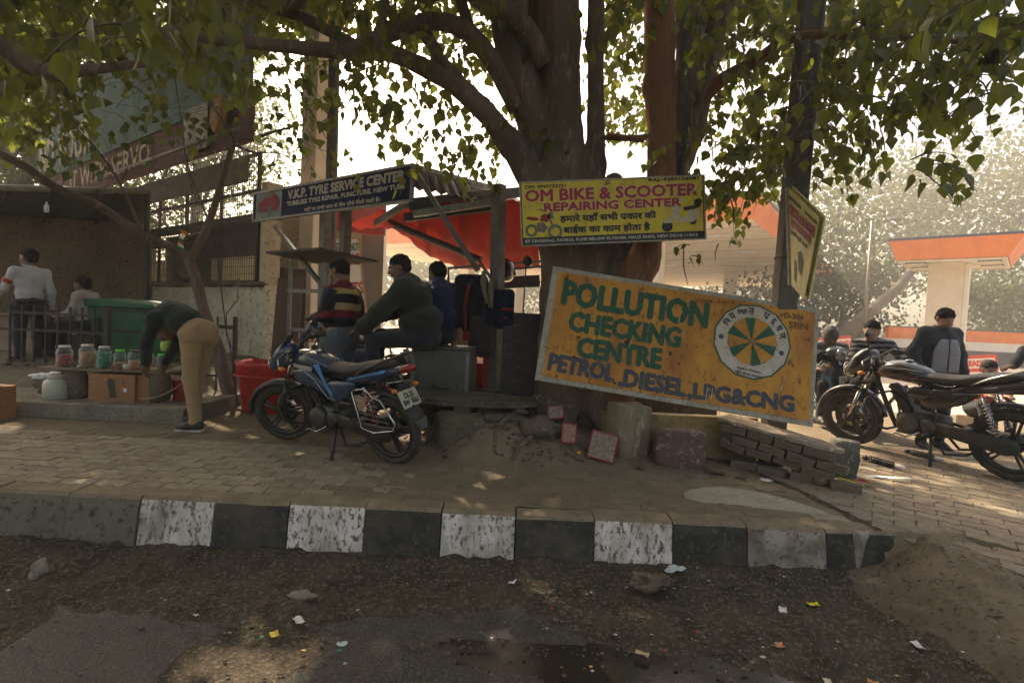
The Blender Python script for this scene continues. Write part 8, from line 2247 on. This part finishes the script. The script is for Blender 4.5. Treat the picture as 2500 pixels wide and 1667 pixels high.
# 7 grey hooded man behind the sign end
X7 = D(1896, 800, 7.2)
c_hood = cloth('hood_grey', (.085, .078, .070), (.06, .056, .05))
o, J, H, hp_ = person('person in grey hooded jacket half hidden behind the right end of the pollution sign', (X7.x, 7.2, -.12), rad(170),
    dict(pel=(0, 0, .78), waist=(0, .02, .90), chest=(0, .06, 1.08), neck=(0, .09, 1.23), head=(0, .13, 1.35), look=(0, 1, -.5), shl=(-.18, .07, 1.19), shr=(.18, .07, 1.19), ell=(-.22, .16, .95), elr=(.22, .16, .95), wrl=(-.2, .38, .92), wrr=(.2, .38, .92), hal=(0, 1, 0), har=(0, 1, 0),
         hil=(-.1, 0, .76), hir=(.1, 0, .76), knl=(-.16, .42, .72), knr=(.16, .42, .72), anl=(-.16, .40, .28), anr=(.16, .40, .28), tol=(-.16, .55, .24), tor=(.16, .55, .24)), [m_skin, c_hood, c_dark, m_shoe], jacket=.03, hair=False, noface=True, vox=.013)
mk('hood', lambda mb: mb.ball(hp_(0, -.02, .02), (.10, .12, .13), 16, 12, amp=.15, seed=2), c_hood, o)
# 8 striped shirt man leaning on the bike
X8 = D(2000, 800, 6.55)
bands = []; z = .70
while z < 1.6:
    bands += [(z, (.016, .016, .018)), (z + .035, (.18, .175, .165))]; z += .062
c_str = striped('shirt_striped', [(b[0], b[1]) for b in bands] + [(2.0, (.016, .016, .018))])
o, J, H, hp_ = person('young man in black and grey striped shirt leaning over the scooter and bike', (X8.x + .10, 6.75, 0), rad(160),
    dict(pel=(0, -.06, .88), waist=(0, .02, .98), chest=(.0, .17, 1.10), neck=(.02, .27, 1.20), head=(.06, .33, 1.33), look=(.55, 1, -.30), shl=(-.17, .21, 1.155), shr=(.17, .21, 1.155), ell=(-.30, .38, .98), elr=(.26, .36, .96), wrl=(-.12, .52, .93), wrr=(.08, .52, .92), hal=(1, .2, 0), har=(-1, .2, 0),
         hil=(-.09, -.06, .86), hir=(.09, -.06, .86), knl=(-.1, -.04, .46), knr=(.1, .0, .46), anl=(-.1, -.14, .085), anr=(.1, -.1, .085), tol=(-.1, .03, .03), tor=(.1, .06, .03)), [m_skin_l, c_str, c_dark, m_shoe], jacket=.006)
mk('collar', lambda mb: mb.tube([J['neck'] + Vector((.062 * math.cos(a), .065 * math.sin(a), .0)) for a in np.linspace(0, 6.283, 16)], .014, 6), c_charc, o)
# 9 man in two tone zip jacket
X9 = D(2172, 800, 5.95)
o, J, H, hp_ = person('man in grey and charcoal zip jacket standing looking down at the black motorbike', (X9.x, 6.05, -.02), rad(176),
    dict(head=(0, .07, 1.545), neck=(0, .01, 1.415), look=(.1, 1, -.62), ell=(-.27, -.03, 1.14), elr=(.27, -.03, 1.14), wrl=(-.24, .10, .90), wrr=(.24, .10, .90)), [m_skin_l, c_charc, c_dark, m_shoe], jacket=.026, fat=1.05, scale=.98)
def panelf(mb):
    n = 12; m_ = 10; vs = []
    for jx in range(m_ + 1):
        z = .93 + (1.31 - .93) * jx / m_
        for i in range(n + 1):
            u_ = i / n * 2 - 1
            top = 1 - max(0, (jx / m_ - .5) / .5) ** 2 * .45
            x = u_ * (.150 * top)
            y = .018 + (.153 - .02 * abs(jx / m_ - .6)) * math.sqrt(max(0, 1 - (x / .235) ** 2))
            vs.append((x * .98, y * .98, z * .98))
    mb.add(vs, [(jx * (n + 1) + i, jx * (n + 1) + i + 1, (jx + 1) * (n + 1) + i + 1, (jx + 1) * (n + 1) + i) for jx in range(m_) for i in range(n)], True)
mk('front_panel', panelf, c_grey, o, solid=.006, recalc=False)
mk('zip', lambda mb: mb.tube([(0, .166, .92), (0, .172, 1.1), (0, .168, 1.28), (0, .13, 1.38)], .006, 6), m_black, o)
mk('jacket_collar', lambda mb: mb.tube([Vector((.068 * math.cos(a), .004 + .068 * math.sin(a), 1.385 + .006 * math.sin(a))) for a in np.linspace(0, 6.283, 18)], .022, 8), c_charc, o)
# 10 person at the right edge whose gloved arm rests on the seat
X10 = at(2620, 900, 5.3)
person('person in black leather jacket at the right picture edge reaching over the motorbike seat', (X10.x + .05, 5.35, 0), rad(100),
    dict(waist=(0, .02, 1.04), chest=(0, .08, 1.24), neck=(0, .12, 1.39), head=(0, .17, 1.52), look=(0, 1, -.5), shl=(-.17, .10, 1.35), shr=(.17, .10, 1.35), ell=(-.20, .34, 1.17), elr=(.20, .34, 1.17), wrl=(-.12, .55, 1.02), wrr=(.16, .53, 1.02), hal=(0, 1, -.15), har=(0, 1, -.15)), [m_skin, cloth('leather_black', (.016, .015, .015), (.01, .01, .01), .35), c_dark, m_shoe], jacket=.02, noface=True)
# 11 far crouching person
X11 = D(2254, 880, 7.2)
boxthing('crate', 'low wooden crate under the person in the orange red top', 'crate', (X11.x, 7.22, 0), (.34, .28, .22), m_wood)
person('person in an orange red top sitting low on a crate beyond the jacketed man', (X11.x, 7.2, .22), rad(165),
    dict(pel=(0, 0, .12), waist=(0, .03, .22), chest=(0, .07, .40), neck=(0, .11, .54), head=(0, .15, .67), look=(0, 1, -.4), shl=(-.15, .08, .50), shr=(.15, .08, .50), ell=(-.2, .2, .33), elr=(.2, .2, .33), wrl=(-.1, .36, .34), wrr=(.1, .36, .34), hal=(0, 1, 0), har=(0, 1, 0),
         hil=(-.09, .02, .12), hir=(.09, .02, .12), knl=(-.15, .36, .22), knr=(.15, .36, .22), anl=(-.12, .46, -.13), anr=(.12, .46, -.13), tol=(-.13, .60, -.18), tor=(.13, .60, -.18)), [m_skin, cloth('shirt_orange', (.55, .08, .03)), c_dark, m_shoe], noface=True, vox=.014)

# ---- jackets and helmet hung on the stall post
def hung(label, x, y, d_, w, h, mat, seed, name='hanging_jacket', extra=None):
    c = D(x, y, d_)
    P = [('cap', (-.35 * w, 0, -.06 * h), (.35 * w, 0, -.06 * h), .05, .05, 0), ('ell', (0, 0, -.45 * h), (.46 * w, .07, .42 * h), None, 0), ('cap', (-.42 * w, 0, -.12 * h), (-.50 * w, .02, -.85 * h), .055, .045, 0), ('cap', (.40 * w, 0, -.12 * h), (.44 * w, -.02, -.80 * h), .055, .04, 0), ('ell', (0, 0, -.75 * h), (.36 * w, .06, .24 * h), None, 0)]
    v_, q_, t_ = sdf_mesh(P, .014, k=.04)
    for i in range(len(v_)):
        n_ = noise.noise(Vector((v_[i][0] * 14, seed, v_[i][2] * 3))) * .03
        v_[i][1] += n_; v_[i][0] += n_ * .5
    o = np_obj(name, v_, q_, mat, None); o.location = c; tag(o, label, 'jacket'); 
    if extra: extra(o)
    return o
c_jk = cloth('jacket_black', (.014, .014, .018), (.01, .01, .013)); c_redc = cloth('cloth_red', (.24, .012, .02))
hung('black jacket with red trim hanging left of the stall post', 1085, 632, 5.72, .32, .66, c_jk, 3, extra=lambda o: mk('red_trim', lambda mb: (mb.tube([(-.02, -.075, -.10), (-.06, -.10, -.35), (-.04, -.095, -.60)], .018, 6), mb.box((-.03, -.09, -.66), (.07, .02, .10))), c_redc, o))
hung('dark blue and red jacket hanging on the stall post', 1150, 668, 5.66, .26, .42, cloth('jacket_blue', (.010, .018, .035)), 5, extra=lambda o: (mk('red_hem', lambda mb: mb.ball((.08, -.03, -.20), (.075, .06, .03), 12, 8, amp=.3, seed=2), c_redc, o), mk('red_hem', lambda mb: mb.ball((.09, -.02, -.29), (.06, .05, .04), 12, 8, amp=.3, seed=4), c_redc, o)))
hung('brown cloth hanging low on the left of the stall post', 1108, 730, 5.70, .20, .44, cloth('cloth_brown', (.05, .038, .034)), 7, name='hanging_cloth')
for (x, y, dz, lb) in ((1112, 622, .34, 'long knotted tan rag tied to the strut foot'), (1128, 642, .30, 'short tan rag hanging on the stall post')):
    c = D(x, y, 5.55)
    o = mk('hanging_rag', lambda mb: mb.tube([(0, 0, .0), (.0, .0, -.12), (.01, 0, -.22), (.06 if dz > .3 else .01, .01, -dz)], [.02, .03, .022, .03], 8, jit=.2), cloth('rag_tan', (.20, .17, .10), (.14, .11, .07)), None); o.location = c; tag(o, lb, 'rag')
c = D(1158, 622, 5.95)
hm = mk('helmet', lambda mb: mb.loft([(-.14, 0, .03, .05, 2), (-.12, 0, .08, .10, 2.2), (-.04, .01, .115, .135, 2.2), (.05, .01, .115, .135, 2.2), (.11, -.01, .08, .11, 2.2), (.135, -.03, .04, .06, 2)], 20), pm('helmet_black', (.014, .014, .014), None, 5, .25, 0, coat=.5), None, sub=1)
hm.location = c; hm.rotation_euler = (0, 0, rad(60)); tag(hm, 'black motorcycle helmet hung behind the top of the stall post', 'helmet')
mk('visor', lambda mb: mb.loft([(.06, -.02, .119, .045, 2.6), (.12, -.025, .088, .04, 2.4), (.142, -.03, .04, .025, 2)], 18), m_glass, hm)
# ================================================================== HAZE
if HAZE:
    hm_ = bpy.data.materials.new('haze'); hm_.use_nodes = True
    nt = hm_.node_tree; nt.nodes.remove(nt.nodes['Principled BSDF'])
    pv = nt.nodes.new('ShaderNodeVolumePrincipled'); pv.inputs['Color'].default_value = (.93, .88, .78, 1); pv.inputs['Density'].default_value = HAZE; pv.inputs['Anisotropy'].default_value = .35
    nt.links.new(pv.outputs[0], nt.nodes['Material Output'].inputs['Volume'])
    hz = mk('haze', lambda mb: mb.box((0, 55, 12), (170, 150, 27)), hm_, None)
    tag(hz, kind='stuff')
